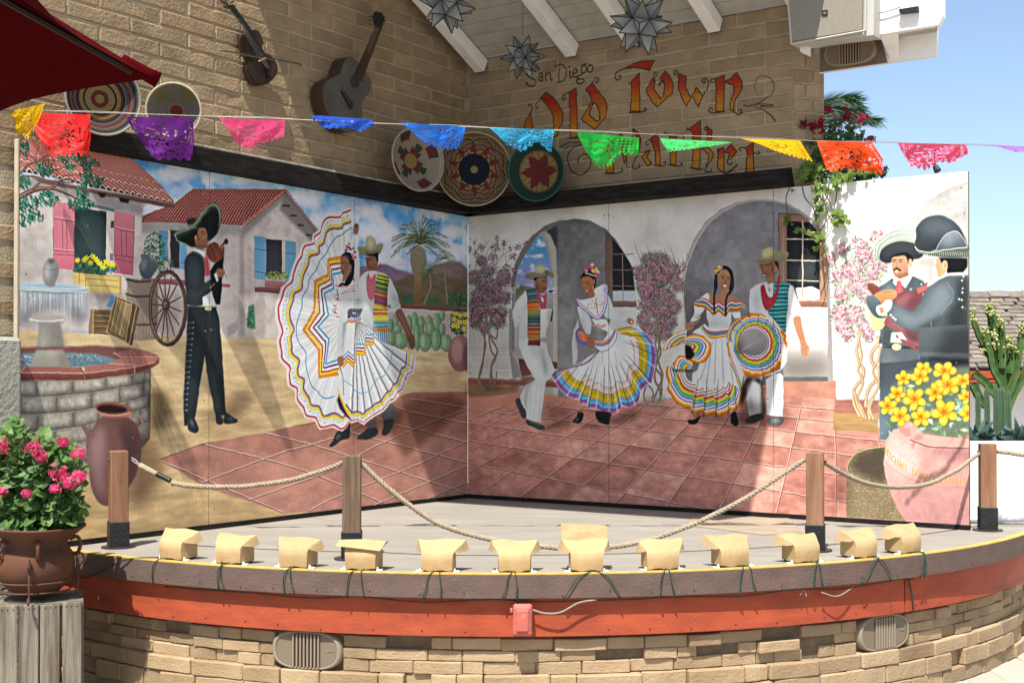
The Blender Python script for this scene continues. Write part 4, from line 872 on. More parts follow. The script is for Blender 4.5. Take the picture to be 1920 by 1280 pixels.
    p('8f86b4','380,245 408,240 405,310 385,290',f=2);l('4f6cae','200,340 220,385 255,410 295,450 340,473 375,445 405,370 408,300',9,.9);l('a86c9c','210,340 235,375 265,395 300,435 338,455 365,430 390,365 392,310',9,.75);l('a88850','330,330 335,380 345,435',11,.9)
    for i in range(70): x=R2.uniform(255,375);y=R2.uniform(300,400);l(R2.choice(['3f5c4c','5c3c4c','8c8c5c','454850']),[(x,y),(x+R2.uniform(-9,9),y+R2.uniform(-6,6))],3,.75,0)
    p('9a684c','285,290 320,280 325,310 300,330 285,320',f=1)
    for t in ('215,1085 240,1080 245,1110 225,1120',): p('9a684c',t,f=.8)
    p('1a1a1c','212,1105 245,1118 235,1160 215,1182 180,1180 172,1165 195,1140',f=.6,sm=1);p('1a1a1c','330,1110 420,1110 425,1180 400,1190 370,1180 345,1165',f=.7,sm=1);e('7d8284',200,1160,10,20,40,f=1.5,a=.5);p('2a1c1e','330,1095 440,1110 430,1140 340,1130',f=1.5)
    p('241a1c','420,1150 560,1110 660,1090 560,1160 420,1195',f=7,a=.55,m='m');p('241a1c','170,1180 260,1190 400,1200 300,1210',f=5,a=.5,m='m')
    # ---- second lady
    fr(1230,450,3.458)
    p('17191c','395,240 405,190 440,170 480,175 510,220 515,300 490,345 470,330 480,270 440,200 412,230 410,300 395,330',f=.8,sm=1)
    p('967058','412,240 430,200 465,190 490,225 495,270 480,320 455,330 425,300',f=.6,sm=1,g='84604c')
    for t in ('432,228 455,236','472,240 490,244'): l('1c1210',t,4,.9,0)
    for t in ('436,243 452,248','474,252 488,254'): l('1c1210',t,5,.9,0)
    e('ece8e4',457,299,12,7,15,f=.4);l('8c3038','445,290 470,292',3,.8,0);l('8c3038','447,307 468,309',3,.8,0);l('5a3c30','468,255 466,278 460,282',3,.6,0);e('9c7460',440,265,10,16,f=2,a=.5)
    for x,y in [(405,185),(420,175),(435,180),(400,205),(402,225),(412,195),(425,190),(398,240)]: e(R2.choice(['b86a34','c88a44','a84c3c','6c8c9c','c4a45c']),x,y,10,9,f=.4)
    p('967058','430,320 480,310 490,350 530,370 560,410 460,430 340,390 345,340 400,360 425,350',f=1,sm=1)
    p('b9bcbf','265,410 340,345 355,390 320,460 300,490 260,530 235,525 260,470',f=.8,sm=1);p('b9bcbf','340,440 500,470 500,520 480,580 360,580 340,500',f=.8,g='a5aaae')
    for i in range(8): l('868e94',[(360+i*17,480),(375+i*14,575)],4,.4)
    p('b9bcbf','500,470 555,460 560,500 520,510',f=.8)
    cols=['b9602c','8c4a3c','c8b458','5c8c54','5c6ca8','7c5490','c8c0c0','a84848']
    for k,(c) in enumerate(cols): l(c,[(258+k*4,412-k*4),(275+k*3,425-k*6),(320,425-k*8+10),(350,452-k*8),(385,485-k*9),(420,460-k*8),(460,492-k*9),(490,455-k*8),(530,458-k*8),(560,440-k*6),(590,445-k*4)],8.5,1)
    for k,c in enumerate(['c86a34','5c6ca8','c8b458','5c8c54','a84c4c']): l(c,[(240+k*7,540-k*14),(262+k*8,545-k*14),(290+k*5,530-k*14)],6,.9)
    for tt in ('400,230 392,330 388,400 390,470','505,250 500,320 470,370 465,430 465,490'): l('15171a',tt,19,1,1,12);l('4d5c66',tt,4,.6)
    for tt in (0,1): 
        for i in range(7): x,y=(391,330+i*20) if tt==0 else (468+max(0,30-i*10),330+i*22);l('4d5058',[(x-7,y),(x+7,y+6)],3,.7,0)
    p('967058','200,545 240,530 262,540 250,575 215,582',f=.7,sm=1);l('5a3e30','215,550 245,560',3,.7,0);l('c8c0b0','210,580 205,620',4,.8,0)
    # skirt of second lady
    p('bcbfc1','245,600 330,545 370,600 480,600 490,800 560,960 240,960 250,860 350,800 370,700 320,620',f=1,g='aeb2b6')
    p('b9bcbf','300,560 480,575 480,640 520,860 560,950 250,950 320,700',f=1.5)
    for t in ('400,640 390,920','440,640 450,920','370,700 340,920','470,640 510,920','380,660 300,900'): l('808890',t,8,.45,1,14);
    rb=['bb6420','c8742c','cfa848','c8c0bc','7c5490','c8c0bc','5c6cb0','6ca0a8','5c9450','8cac50','c8b04c','b8643c','a84848','c8bcb8','8c7484','c8c0bc','a86c5c','c0c0bc']
    def frill(pts,cx,cy,step,w,n=None,cl=None):
        cl=cl or rb
        for k in range(n or len(cl)):
            off=k*step
            l(cl[k],[(x+(cx-x)*off/max(1,math.hypot(x-cx,y-cy)),y+(cy-y)*off/max(1,math.hypot(x-cx,y-cy))) for x,y in pts],w,1,1)
    # left swirl lower
    P.setclip('70,830 100,810 150,840 250,830 240,800 290,850 350,890 450,900 560,960 570,990 545,1090 480,1140 330,1150 215,1110 130,1050 85,980')
    frill([(85,820),(80,870),(98,930),(88,965),(110,1000),(140,1045),(190,1075),(240,1090),(250,1118),(320,1110),(330,1135),(400,1120),(420,1135),(480,1110),(500,1090),(530,1095),(555,1050),(570,990)],330,640,9.5,11)
    for x0,x1 in ((255,285),(330,345),(410,415),(490,490),(545,520)): l('34302e',[(x0-10,1140),(x1,900)],13,.35,0,5);l('e0dcd8',[(x0+14,1130),(x1+16,910)],9,.22,0,4)
    P.setclip(None)
    p('2a1c18','82,818 130,835 250,835 245,850 140,850',f=2,a=.7)
    P.setclip('115,800 160,745 200,750 260,790 250,835 130,835')
    frill([(120,835),(125,790),(150,755),(175,748),(215,765),(250,790)],230,850,8,9,14);P.setclip(None)
    P.setclip('180,650 210,625 260,608 320,620 370,670 370,730 330,795 270,795 220,770 255,740 230,690 180,680')
    frill([(205,622),(260,607),(310,618),(345,640),(372,680),(362,730),(335,775),(300,795),(255,785),(225,768)],215,690,9.5,11);P.setclip(None)
    p('151515','203,680 235,690 258,740 235,772 205,765',f=1.2,sm=1);p('8d8a88','185,655 215,645 240,690 205,682 180,672',f=1.5,a=.8)
    P.setclip('50,718 80,650 150,595 205,585 215,605 190,660 110,695')
    frill([(52,716),(75,655),(120,612),(165,590),(205,583)],190,720,8.5,10,14,['bb6420','cfa848','c8c0bc','5c6cb0','c8c0bc','c8742c','5c9450','c8b04c','7c5490','c0c0bc','c8bc80','a84848','c8c0bc','c0b8a8']);P.setclip(None);l('bb6420','52,716 110,696 180,665 200,650',6,.8);l('c8c0b0','212,585 200,640',4,.8,0)
    # waist frill
    for k,c in enumerate(['b9602c','c8b458','5c8c54','5c6ca8','7c5490','c87048','c8c4c0']): l(c,[(305+k*3,575-k*4),(340,610-k*6),(375,632-k*8),(420,630-k*8),(475,620-k*8),(500,595-k*5)],8,1)
    # right circular frill
    disc=[(500,560),(520,520),(560,480),(620,468),(690,475),(750,500),(800,540),(835,590),(862,650),(860,720),(830,790),(800,830),(760,860),(710,885),(660,888),(600,870),(580,830),(560,740),(520,700)]
    wav=[(600+(x-600)*1,y) for x,y in disc];cx,cy=660,680
    ov=[]
    for k in range(44):
        a=k/44*6.2832;r=1+.018*math.cos(k*3.14159);ov.append((668+(192)*r*math.cos(a),678+(208)*r*math.sin(a)))
    ov=[q for q in ov]
    p('bb6420',ov,f=.7,sm=1);
    for k in range(1,18):
        s_=1-k*.036;dx,dy=-k*1.2,-k*1.1
        p(rb[k],[(668+dx+(x-668)*s_,678+dy+(y-678)*s_*.97) for x,y in ov],f=.4,sm=1)
    p('8b8a88',[(642+(x-668)*.5,662+(y-678)*.42) for x,y in ov],f=1,sm=1,g='77767a');
    for i in range(9): l('aaa8a6',[(560,720),(600+i*16,600+i*4)],5,.35,0,2);l('5a5a5e',[(545,725),(640+i*14,610+i*16)],4,.35,0,1)
    p('3f3e42','520,690 570,640 580,700 560,760 530,740',f=6,a=.6)
    for i in range(12):
        a=-2.6+i*.36;l('2c2624',[(668+120*math.cos(a),678+128*math.sin(a)),(668+200*math.cos(a),678+214*math.sin(a))],4,.25,0,9)
    p('b4b6b8','475,600 500,560 520,620 515,720 560,800 590,880 580,960 545,880 500,760',f=1.5,a=.95)
    for k,c in enumerate(['bb6420','c8c0bc','5c6cb0','5c9450','c8b04c']): l(c,[(510-k*5,800),(540-k*4,870),(552-k*3,930),(580-k*3,985)][:4],5,.9);l(c,[(600-k*6,880),(590-k*6,920),(580-k*2,985)],6,.9)
    for k,c in enumerate(['bb6420','cfa848','7c5490','5c6cb0','5c9450','c8b04c']): l(c,[(475+k*6,640+k*4),(480+k*6,580+k*4),(510+k*5,535+k*5),(560,500+k*8)],6,.9)
    p('967058','250,1130 300,1120 290,1150 265,1165',f=1);p('1a1a1c','218,1165 265,1160 300,1135 290,1165 265,1190 225,1190',f=.7,sm=1);p('1a1a1c','500,1120 530,1110 545,1180 530,1200 500,1185 495,1150',f=.8,sm=1)
    p('2a1c1c','220,1100 330,1130 500,1130 620,1150 600,1180 300,1170',f=8,a=.5,m='m')
    # ---- second man
    p('a7aaad','620,320 660,290 720,270 860,275 900,300 950,440 958,480 880,510 855,450 850,600 700,480 620,470 615,380',f=.8,sm=0,g='b4b7b9');p('8a9096','690,300 700,430 660,470 640,380',f=5,a=.5)
    p('cfd1d3','860,290 900,300 945,440 880,480 865,400',f=3);p('c3c5c7','870,478 955,460 958,490 885,512',f=.7);l('8a9098','872,480 955,464',4,.7,0)
    p('8f8a6a','630,128 690,125 700,70 730,52 760,50 790,72 860,78 872,100 850,130 800,140 700,145 670,150',f=.7,sm=1,g='6e6a50');p('a8a482','695,110 700,70 735,52 765,60 770,100 730,120',f=3,a=.8);p('4a4638','680,145 800,138 800,155 685,155',f=2,a=.6)
    p('17181a','770,140 800,140 805,180 790,220 775,200',f=.8);p('86624e','685,155 775,140 785,200 778,250 750,255 715,240 695,200',f=.6,sm=1,g='745240');p('86624e','730,240 780,220 775,270 735,290',f=1);e('8f6c58',790,190,10,22,f=.5)
    l('120d0c','690,163 708,165',5,.95,0);l('120d0c','718,160 752,158',6,.95,0);l('120d0c','728,172 745,172',4,.9,0);l('120d0c','695,176 705,178',4,.9,0);l('3b2620','705,170 702,205 712,208',4,.6,0);l('241614','708,222 728,220',5,.9,0);e('d8d4d0',716,229,7,3);l('1c1412','758,145 765,200',7,.8)
    P.setclip('775,270 880,275 870,350 850,600 735,470 770,380')
    p('2f6c74','700,260 900,260 900,620 700,620');
    for i in range(26): p(['24606c','4c9c9c','1c3c48','5cb0a4','30788c','70b4a8'][i%6],[(720,272+i*13),(890,268+i*13),(890,274+i*13),(720,278+i*13)],f=.3)
    P.setclip(None)
    p('91303c','692,300 715,290 730,350 760,370 790,320 800,240 822,235 812,260 806,330 785,400 740,455 715,440 695,380',f=.6,sm=1);p('a9abae','722,290 775,275 770,340 745,365 728,330',f=.6);p('3c3c40','735,290 750,330 765,300 758,320 745,335',f=.8)
    for i in range(4): l('5c1420',[(700,330+i*26),(735,395+i*17),(790,340+i*18)],4,.7);l('bb6068',[(702,336+i*26),(736,401+i*17),(790,347+i*18)],3,.6)
    p('a87c64','900,505 945,495 960,560 985,660 1005,690 995,740 975,762 950,720 945,660 915,580',f=.7,sm=1);l('7d5848','965,690 960,740',3,.7,0);l('7d5848','980,690 985,745',3,.6,0)
    p('c3c5c6','830,640 860,700 858,780 830,830 700,880 690,940 705,1040 710,1110 615,1135 600,1040 600,940 640,890 820,860 835,880 838,1060 832,1142 730,1128 725,900 820,840',f=.8,g='cfd0d1')
    p('2a1e1e','600,890 690,890 700,940 710,1060 720,1120 700,1130 690,930 640,900 600,1000 560,1080 560,960',f=3);p('9a9c9e','600,940 630,900 640,1100 612,1100',f=4,a=.6);p('8d9093','735,900 790,870 780,1000 750,1130 732,1120',f=6,a=.35)
    p('3c3c3e','590,1165 640,1130 700,1120 712,1150 690,1165 640,1185 600,1185',f=.7,sm=1);p('58585a','735,1160 760,1142 832,1145 835,1180 800,1205 745,1195',f=.7,sm=1);e('8d8d8e',790,1165,30,12,f=2,a=.6)
    p('2a1c1c','560,1010 720,1060 730,1180 600,1190 540,1200',f=9,a=.45,m='m');p('4a2c2c','830,1060 900,1100 850,1200 800,1210',f=6,a=.35,m='m')
    # ---- flowering bush at right
    fr(1500,320,4)
    cl=[(330,590,50,60,60),(250,660,40,60,50),(470,560,60,50,60),(500,640,80,70,100),(400,740,90,80,130),(290,780,50,70,70),(560,760,70,70,90),(620,700,60,60,60),(450,860,90,80,120),(330,920,70,70,100),(520,930,70,80,90),(310,1060,60,80,110),(420,1080,80,80,110),(490,1170,50,70,80),(330,1160,60,60,80),(530,1220,40,60,60),(380,1220,60,50,60),(560,500,30,40,20),(420,520,20,30,12),(600,470,30,20,12),(650,620,40,50,30)]
    T=[f'{420+R2.uniform(-90,120):.0f},760 {400+i*22+R2.uniform(-20,20):.0f},620 {360+i*30+R2.uniform(-14,14):.0f},{R2.uniform(430,540):.0f}' for i in range(8)]
    bush(cl,['6f8068','8c9a84','56604e','9aa08c'],['a4748a','84566c','b08c98','946478','bca8ac'],('6a5c58','a89c98'),7,24,T)
    fr(1540,560,5.333)
    for t,w in [('400,320 385,420 370,520 400,640 440,700 430,780 370,860 340,940 345,1040 400,1160',26),('395,430 420,560 400,640 390,720 430,800 420,880 380,980 420,1080 460,1180',20),('580,380 590,430 530,520 520,620 590,700 590,780 510,860 470,960 460,1060',30),('600,480 590,600 530,700 560,800 590,860 540,960 490,1040 500,1190',22),('350,900 380,1040 440,1170',20),('540,980 500,1080 540,1190',22)]:
        l('75604c',t,w+5,.9,1,w+6);l('a08a70',t,w,1,1,w+2);l('c8b69c',[(float(a.split(',')[0])-5,float(a.split(',')[1])) for a in t.split()],w*.25,.7)
    # ---- musicians
    fr(1500,320,4)
    p('4f595e','600,1290 640,1000 600,870 700,810 860,790 960,840 980,900 900,1290',f=.8,g='454e55');p('6f7c84','610,870 700,815 720,900 660,960',f=6,a=.8)
    p('8f9a92','558,600 580,540 640,480 740,440 840,440 900,470 930,560 940,630 860,665 700,690 620,680 570,650',f=.8,sm=1,g='7c8880')
    for i in range(70):
        a=3.3+i*.033;l(['5c6660','c3ccc0'][i%2],[(770+205*math.cos(a),620+165*math.sin(a)),(770+180*math.cos(a),618+142*math.sin(a))],5,.7,0)
    l('c0cabc','580,650 590,570 660,500 750,462 840,462 890,490',5,.7);l('c0cabc','600,640 620,575 690,520 760,500 850,500 880,520',4,.7);l('c8d0c4','560,630 580,545 650,480 740,443 840,443 905,480',5,.8)
    p('3a4046','605,640 625,590 680,550 760,530 850,540 900,580 935,630 880,662 760,640 690,690 625,680',f=1,sm=1,g='2b3036')
    p('17181a','690,650 730,625 800,615 850,640 855,680 820,700 800,640 720,640 700,680',f=.8,sm=1)
    p('a8826c','700,655 740,640 800,640 815,690 820,760 780,795 735,800 705,760 695,700',f=.6,sm=1,g='96705c');e('b48c74',836,690,16,34,f=.5);p('8c6450','740,780 820,760 830,800 750,810',f=1)
    for t in ('703,672 730,668','750,668 782,660'): l('1c1412',t,6,.95,0)
    for t in ('708,684 726,682','755,682 776,678'): l('2a1c18',t,5,.9,0)
    l('6a4838','738,680 734,720 742,725',4,.7,0);l('1a1412','712,745 735,732 765,745',10,.95);e('d8d0cc',735,755,10,4);e('c49c84',730,700,8,16,f=2,a=.5)
    p('d0d2d4','715,800 760,810 835,785 845,800 800,880 750,830 730,860 710,840',f=.6);p('a85458','735,825 765,820 785,900 775,935 735,930 725,880',f=.7);l('c87c80','752,830 755,930',5,.7,0)
    p('6c3c44','850,900 970,870 985,930 900,960',f=1);p('9a5c58','880,880 965,850 975,880 890,925',f=1)
    for x,y in [(920,850),(945,838),(965,860),(970,885),(900,935),(935,925),(840,885),(835,905)]: e('c8ccd0',x,y,6,6)
    # guitar
    p('6a4048','700,950 780,905 860,900 920,940 950,1000 900,1100 820,1140 730,1090 650,1040',f=.8,sm=1,g='54343c');p('8c5c60','720,960 800,915 860,905 800,1010 740,1010',f=4,a=.7)
    p('c0a87c','520,1060 560,1060 660,1060 655,1140 620,1190 590,1200 560,1180 540,1120',f=.7,sm=1)
    p('7a5054','660,1080 760,1140 820,1200 900,1220 960,1250 960,1400 880,1350 780,1290 680,1180 640,1140',f=.8,sm=0,g='8c5058');p('5a3c40','770,1130 860,1180 900,1210 900,1290 830,1260',f=3)
    p('7c4c44','515,845 545,838 600,870 635,930 620,948 580,950 520,890',f=.6,g='6c3c38');p('a8825c','560,935 640,890 720,890 735,940 690,975 620,995 570,970',f=.8,sm=1,g='9c7456');l('7c5640','640,910 700,900',5,.6)
    # sleeves front figure (left arm of the singer)
    p('5f6c76','510,945 560,930 620,1000 600,1080 640,1075 650,1100 590,1100 545,1060 512,1000',f=.8,sm=1,g='454f58');p('cfd2d4','590,1010 640,1005 660,1040 640,1085 600,1075 585,1045',f=.6,sm=1);p('a87c66','600,1020 640,1015 650,1050 620,1075',f=1)
    # the second musician, seen from behind
    p('3f484f','880,500 880,430 930,370 1000,340 1080,340 1170,390 1230,470 1262,560 1262,600 1130,590 1030,590 980,605 900,600 870,560',f=.8,sm=1,g='2e353c');p('5c6872','900,420 1000,350 1100,355 1180,430 1240,540 1150,470 1050,500 950,480',f=8,a=.5)
    p('6f7a84','1030,590 1060,530 1110,475 1160,455 1200,470 1240,520 1262,570 1262,600 1100,610',f=.8,sm=1,g='434c54');l('aab2b6','1030,592 1060,530 1110,475 1160,455 1200,470 1240,520 1262,570',4,.8);p('8c98a2','1070,560 1110,490 1160,465 1150,560',f=6,a=.6)
    p('5a645e','870,555 900,595 1000,605 1100,585 1262,570 1265,650 1150,658 1020,640 920,620 880,600',f=.7,sm=0,g='4a524e');
    for i in range(40):
        x=960+i*7.7;y=628-8*math.sin(i*.08);l(['a8b0a8','2e3430'][i%2],[(x,y-14),(x+4,y+12)],3.5,.7,0)
    l('c0c8c2','870,570 905,600 1000,612 1100,592 1262,576',5,.8);l('99a19b','900,612 1000,640 1150,652 1262,648',4,.7)
    p('15171a','1050,650 1260,655 1262,720 1225,765 1110,770 1105,700 1080,680 1070,700',f=.8);p('b08a70','1035,650 1060,655 1065,700 1100,690 1115,720 1100,765 1060,805 1042,790 1035,730 1025,715 1033,690',f=.7);e('b8927a',1095,705,20,34,f=.6);e('8a6450',1098,708,9,20,f=1,a=.6)
    p('cfd2d4','1045,805 1110,770 1225,762 1235,780 1110,790 1050,815',f=.7)
    p('50595f','1040,820 1120,785 1270,782 1270,1500 910,1500 900,1180 860,1190 760,1160 700,1120 660,1050 670,1000 700,985 780,1030 860,1060 900,1000 960,880',f=.8,g='3c444a')
    p('75828c','700,990 780,1040 870,1070 940,1000 1000,880 1080,840 1150,900 1120,1020 960,1150 820,1170 730,1120 680,1060',f=9,sm=1,a=.7);p('23292d','1180,820 1262,810 1262,1500 1120,1500 1150,1200 1100,1100 1190,950',f=7,a=.8);p('2c3338','900,1180 1000,1120 1100,1060 1000,1180 920,1200',f=5,a=.7)
    l('8f9aa2','1110,830 1155,900 1150,960 1060,1080',3,.5);l('8f9aa2','995,1130 1000,1300',4,.6,0)
    p('d0d2d4','635,990 660,965 700,975 690,1030 660,1060 640,1030',f=.7,sm=1)
    for x,y in [(690,1080),(707,1098),(725,1112)]: e('d4d0c4',x,y,8,8)
    for x,y in [(1225,880),(1225,910),(1220,965),(1200,960),(1228,1020),(1235,790),(1222,820)]: e('c3c7ca',x,y,7,7)
    fr(1540,560,5.333)
    p('596168','600,300 750,300 880,420 990,520 1000,600 1000,800 600,900 595,640 620,450',f=.8,g='4c555c');p('8c939a','620,500 720,560 740,760 640,880 610,700',f=10,a=.4);p('b9bdc0','700,330 820,330 880,430 700,430',f=1);p('454c52','640,300 720,300 700,430 620,430',f=1.5)
    p('2d3236','630,430 980,470 985,500 640,480',f=.8);
    for i in range(16): l('8d9394',f'{640+i*15},438 {642+i*15},470',4,.6,0)
    e('c0bc9c',768,473,48,32,f=.6);e('8f8c6c',768,473,34,20,f=.6);e('c8c4a4',768,473,20,9,f=.6)
    p('7a4a50','760,380 840,400 960,450 980,515 900,480 830,440 760,340',f=1)
    p('3f474d','600,640 1000,600 1010,1400 600,1400',f=.8,g='5a6874');p('7c8892','600,900 640,880 660,1300 600,1400',f=8,a=.6)
    p('50595f','990,280 1510,250 1510,580 1300,600 1010,580 995,540',f=1,g='454d53');p('262b30','1200,300 1510,260 1510,590 1290,600 1100,600 1240,400',f=10,a=.85);p('8c949a','1000,530 1500,545 1500,560 1005,560',f=2,a=.35);p('1a1d22','1100,590 1500,600 1500,720 1010,680',f=2)
    p('3a4248','1010,600 1300,610 1280,720 1010,700',f=2)
    # jar with yellow flowers
    p('5f6c5c','700,880 860,720 1100,680 1510,660 1510,1340 1300,1390 1050,1330 760,1260 690,1200',f=4,sm=0)
    for i in range(150):
        x=R2.uniform(680,1500);y=R2.uniform(740,1370)
        if y<760+max(0,(1000-x))*.5: continue
        a=R2.uniform(0,6.28);L=R2.uniform(28,55);dx,dy=math.cos(a)*L,math.sin(a)*L
        p(R2.choice(['7d9276','8ca888','5c7458','6c8a70','9ab498','4a5c4a']),[(x-dx,y-dy),(x-dy*.42,y+dx*.42),(x+dx,y+dy),(x+dy*.42,y-dx*.42)],f=.6);l('b4c8ac',[(x-dx*.8,y-dy*.8),(x+dx*.8,y+dy*.8)],2.5,.5,0)
    p('b58a84','790,1300 850,1180 930,1230 1000,1290 1020,1340 1510,1390 1510,2300 900,2300 780,1900 690,1700 660,1580 650,1430 700,1340',f=.8,sm=0)
    fr(1540,760,5.333)
    jar='740,230 800,220 920,330 1150,400 1510,410 1510,1190 850,1130 790,1040 720,900 680,780 655,680 640,560 650,440 690,320'
    p('b58c86',jar,f=.8,g='a87c7a');P.setclip(jar)
    p('cfa8a4','700,280 900,380 1000,560 860,700 700,640 660,460',f=14,a=.7);p('8a5f62','1240,480 1510,600 1510,400 1150,400 940,340 1040,420',f=6,a=.55);p('9b7478','760,840 1510,800 1510,1190 850,1140',f=16,a=.35);P.mott(jar,.06,12)
    l('5c3c40','905,330 1000,370 1150,405 1510,412',9,.8);l('8c6468','650,540 760,640 960,740 1200,800 1510,800',4,.6);l('8c6468','690,380 840,510 1000,600 1200,650 1510,660',3,.5);P.setclip(None)
    p('a87c78','780,205 900,215 910,290 870,300 800,250',f=1);p('a87476','960,280 1010,270 1040,310 1000,340 950,330 930,430 915,380',f=1.2)
    l('6c4c4c','920,340 945,350 940,420',6,.5)
    # lettering on the jar
    SEG={'M':'0,9 0,0 3,5 6,0 6,9','I':'3,0 3,9','C':'6,1 3,0 0,3 0,6 3,9 6,8','H':'0,0 0,9|6,0 6,9|0,4.5 6,4.5','A':'0,9 3,0 6,9|1,6 5,6','E':'6,0 0,0 0,9 6,9|0,4.5 4,4.5','L':'0,0 0,9 6,9','B':'0,0 0,9 5,8 6,6 4,4.5 0,4.5|0,0 5,1 5,3.5 4,4.5','O':'3,0 0,3 0,6 3,9 6,6 6,3 3,0','S':'6,1 3,0 0,2 6,6 3,9 0,8','D':'0,0 0,9 4,9 6,6 6,3 4,0 0,0','2':'0,2 3,0 6,2 0,9 6,9','4':'4,9 4,0 0,6 6,6','-':'1,5 5,5','0':'3,0 0,3 0,6 3,9 6,6 6,3 3,0','1':'3,0 3,9','5':'6,0 0,0 0,4 5,4 6,6 3,9 0,8','6':'5,0 0,5 1,9 5,9 6,6 1,5','8':'3,4 0,2 3,0 6,2 3,4 0,7 3,9 6,7 3,4',' ':'','3':'0,0 6,1 3,4 6,7 0,9'}
    path=[(670,450),(760,545),(860,610),(960,655),(1060,690),(1160,715),(1260,728),(1370,735),(1480,738)]
    txt='MICHAEL LEBOLD  284-0156'
    for i,ch in enumerate(txt):
        u=i/(len(txt)-1)*(len(path)-1.001);k=int(u);u-=k
        x=path[k][0]*(1-u)+path[k+1][0]*u;y=path[k][1]*(1-u)+path[k+1][1]*u;a=math.atan2(path[k+1][1]-path[k][1],path[k+1][0]-path[k][0])*.75
        for seg in SEG[ch].split('|'):
            if not seg: continue
            q=[]
            for s_ in seg.split():
                gx,gy=map(float,s_.split(','));gx=(gx-3)*4.2;gy=(gy-4.5)*6.6;q.append((x+gx*math.cos(a)-gy*math.sin(a)*.5,y+gx*math.sin(a)+gy))
            l('6c4638',[(x_+3,y_+3) for x_,y_ in q],6,.7,0);l('c09a50',q,5,1,0)
    # basket at its side
    p('6c604e','270,640 300,520 400,430 540,405 655,405 640,560 660,700 720,900 790,1040 860,1140 270,1100',f=.7,g='7d7058');P.setclip('270,640 300,520 400,430 540,405 655,405 640,560 660,700 720,900 790,1040 860,1140 270,1100')
    for i in range(1500):
        x=R2.uniform(265,850);y=R2.uniform(400,1140);l(R2.choice(['4c4234','a8987c','8c7c62','5c5040','b8a88c']),[(x,y),(x+R2.uniform(10,22),y+R2.uniform(2,7))],3,.6,0)
    p('3a332c','310,600 400,470 540,420 655,410 645,560 665,740 600,760 430,690',f=6,a=.75);l('ab9c80','275,640 290,560 360,470 470,425 560,410 655,406',9,.8);l('a89878','275,640 320,680 430,740 560,790 690,800',7,.8)
    P.setclip(None)
    p('4c3a34','130,800 200,680 275,640 270,1100 150,1060 120,900',f=12,a=.45,m='m')
    fr(1540,560,5.333)
    def flower(x,y,r,rot,sq=1):
        for k in range(5):
            a=rot+k*1.2566;px,py=x+r*.58*math.cos(a),y+r*.58*math.sin(a)*sq
            e('5c4420',px+3,py+5,r*.47,r*.36,math.degrees(a),f=1.2,a=.6);e('c89a2c',px,py,r*.47,r*.35,math.degrees(a),f=.5);e('dcc468',px+r*.12*math.cos(a),py+r*.12*math.sin(a),r*.25,r*.2,math.degrees(a),f=2,a=.7)
            l('b86424',[(x,y),(x+r*.5*math.cos(a),y+r*.5*math.sin(a)*sq)],r*.12,.85,0,1)
        e('a8501c',x,y,r*.12,r*.12,f=.5);e('c8702c',x,y,r*.22,r*.2,f=3,a=.7)
    for f_ in [(1035,690,85,.3,.6),(1245,705,115,.1,.55),(835,785,80,.9,.9),(1000,765,95,.5,.8),(1430,810,85,.2,.8),(1280,845,125,.7,.8),(775,940,82,.2,1),(1150,925,92,.8,1),(945,990,112,.4,1),(1465,965,78,.5,1),(680,1060,90,.9,1),(1245,1120,130,.45,1),(805,1160,100,.2,1),(1010,1170,98,.9,1),(1480,1135,85,.7,1)]: flower(*f_)
    fr(0,0,1)
    for i in range(70):
        x=885+R.rand()*930;y=330+R.rand()*620;l('e4dfda' if i%3 else '4a3c3c',[(x,y),(x+R.randn(),y+R.rand()*2)],.9,.5,0)
    for x,y in [(884,420),(884,450),(884,560),(1136,405),(1144,405),(884,700),(884,900),(1134,930),(1146,930),(1443,400),(1453,402),(1810,400)]: e('4a4644',x,y,1.2,1.2,f=.3)
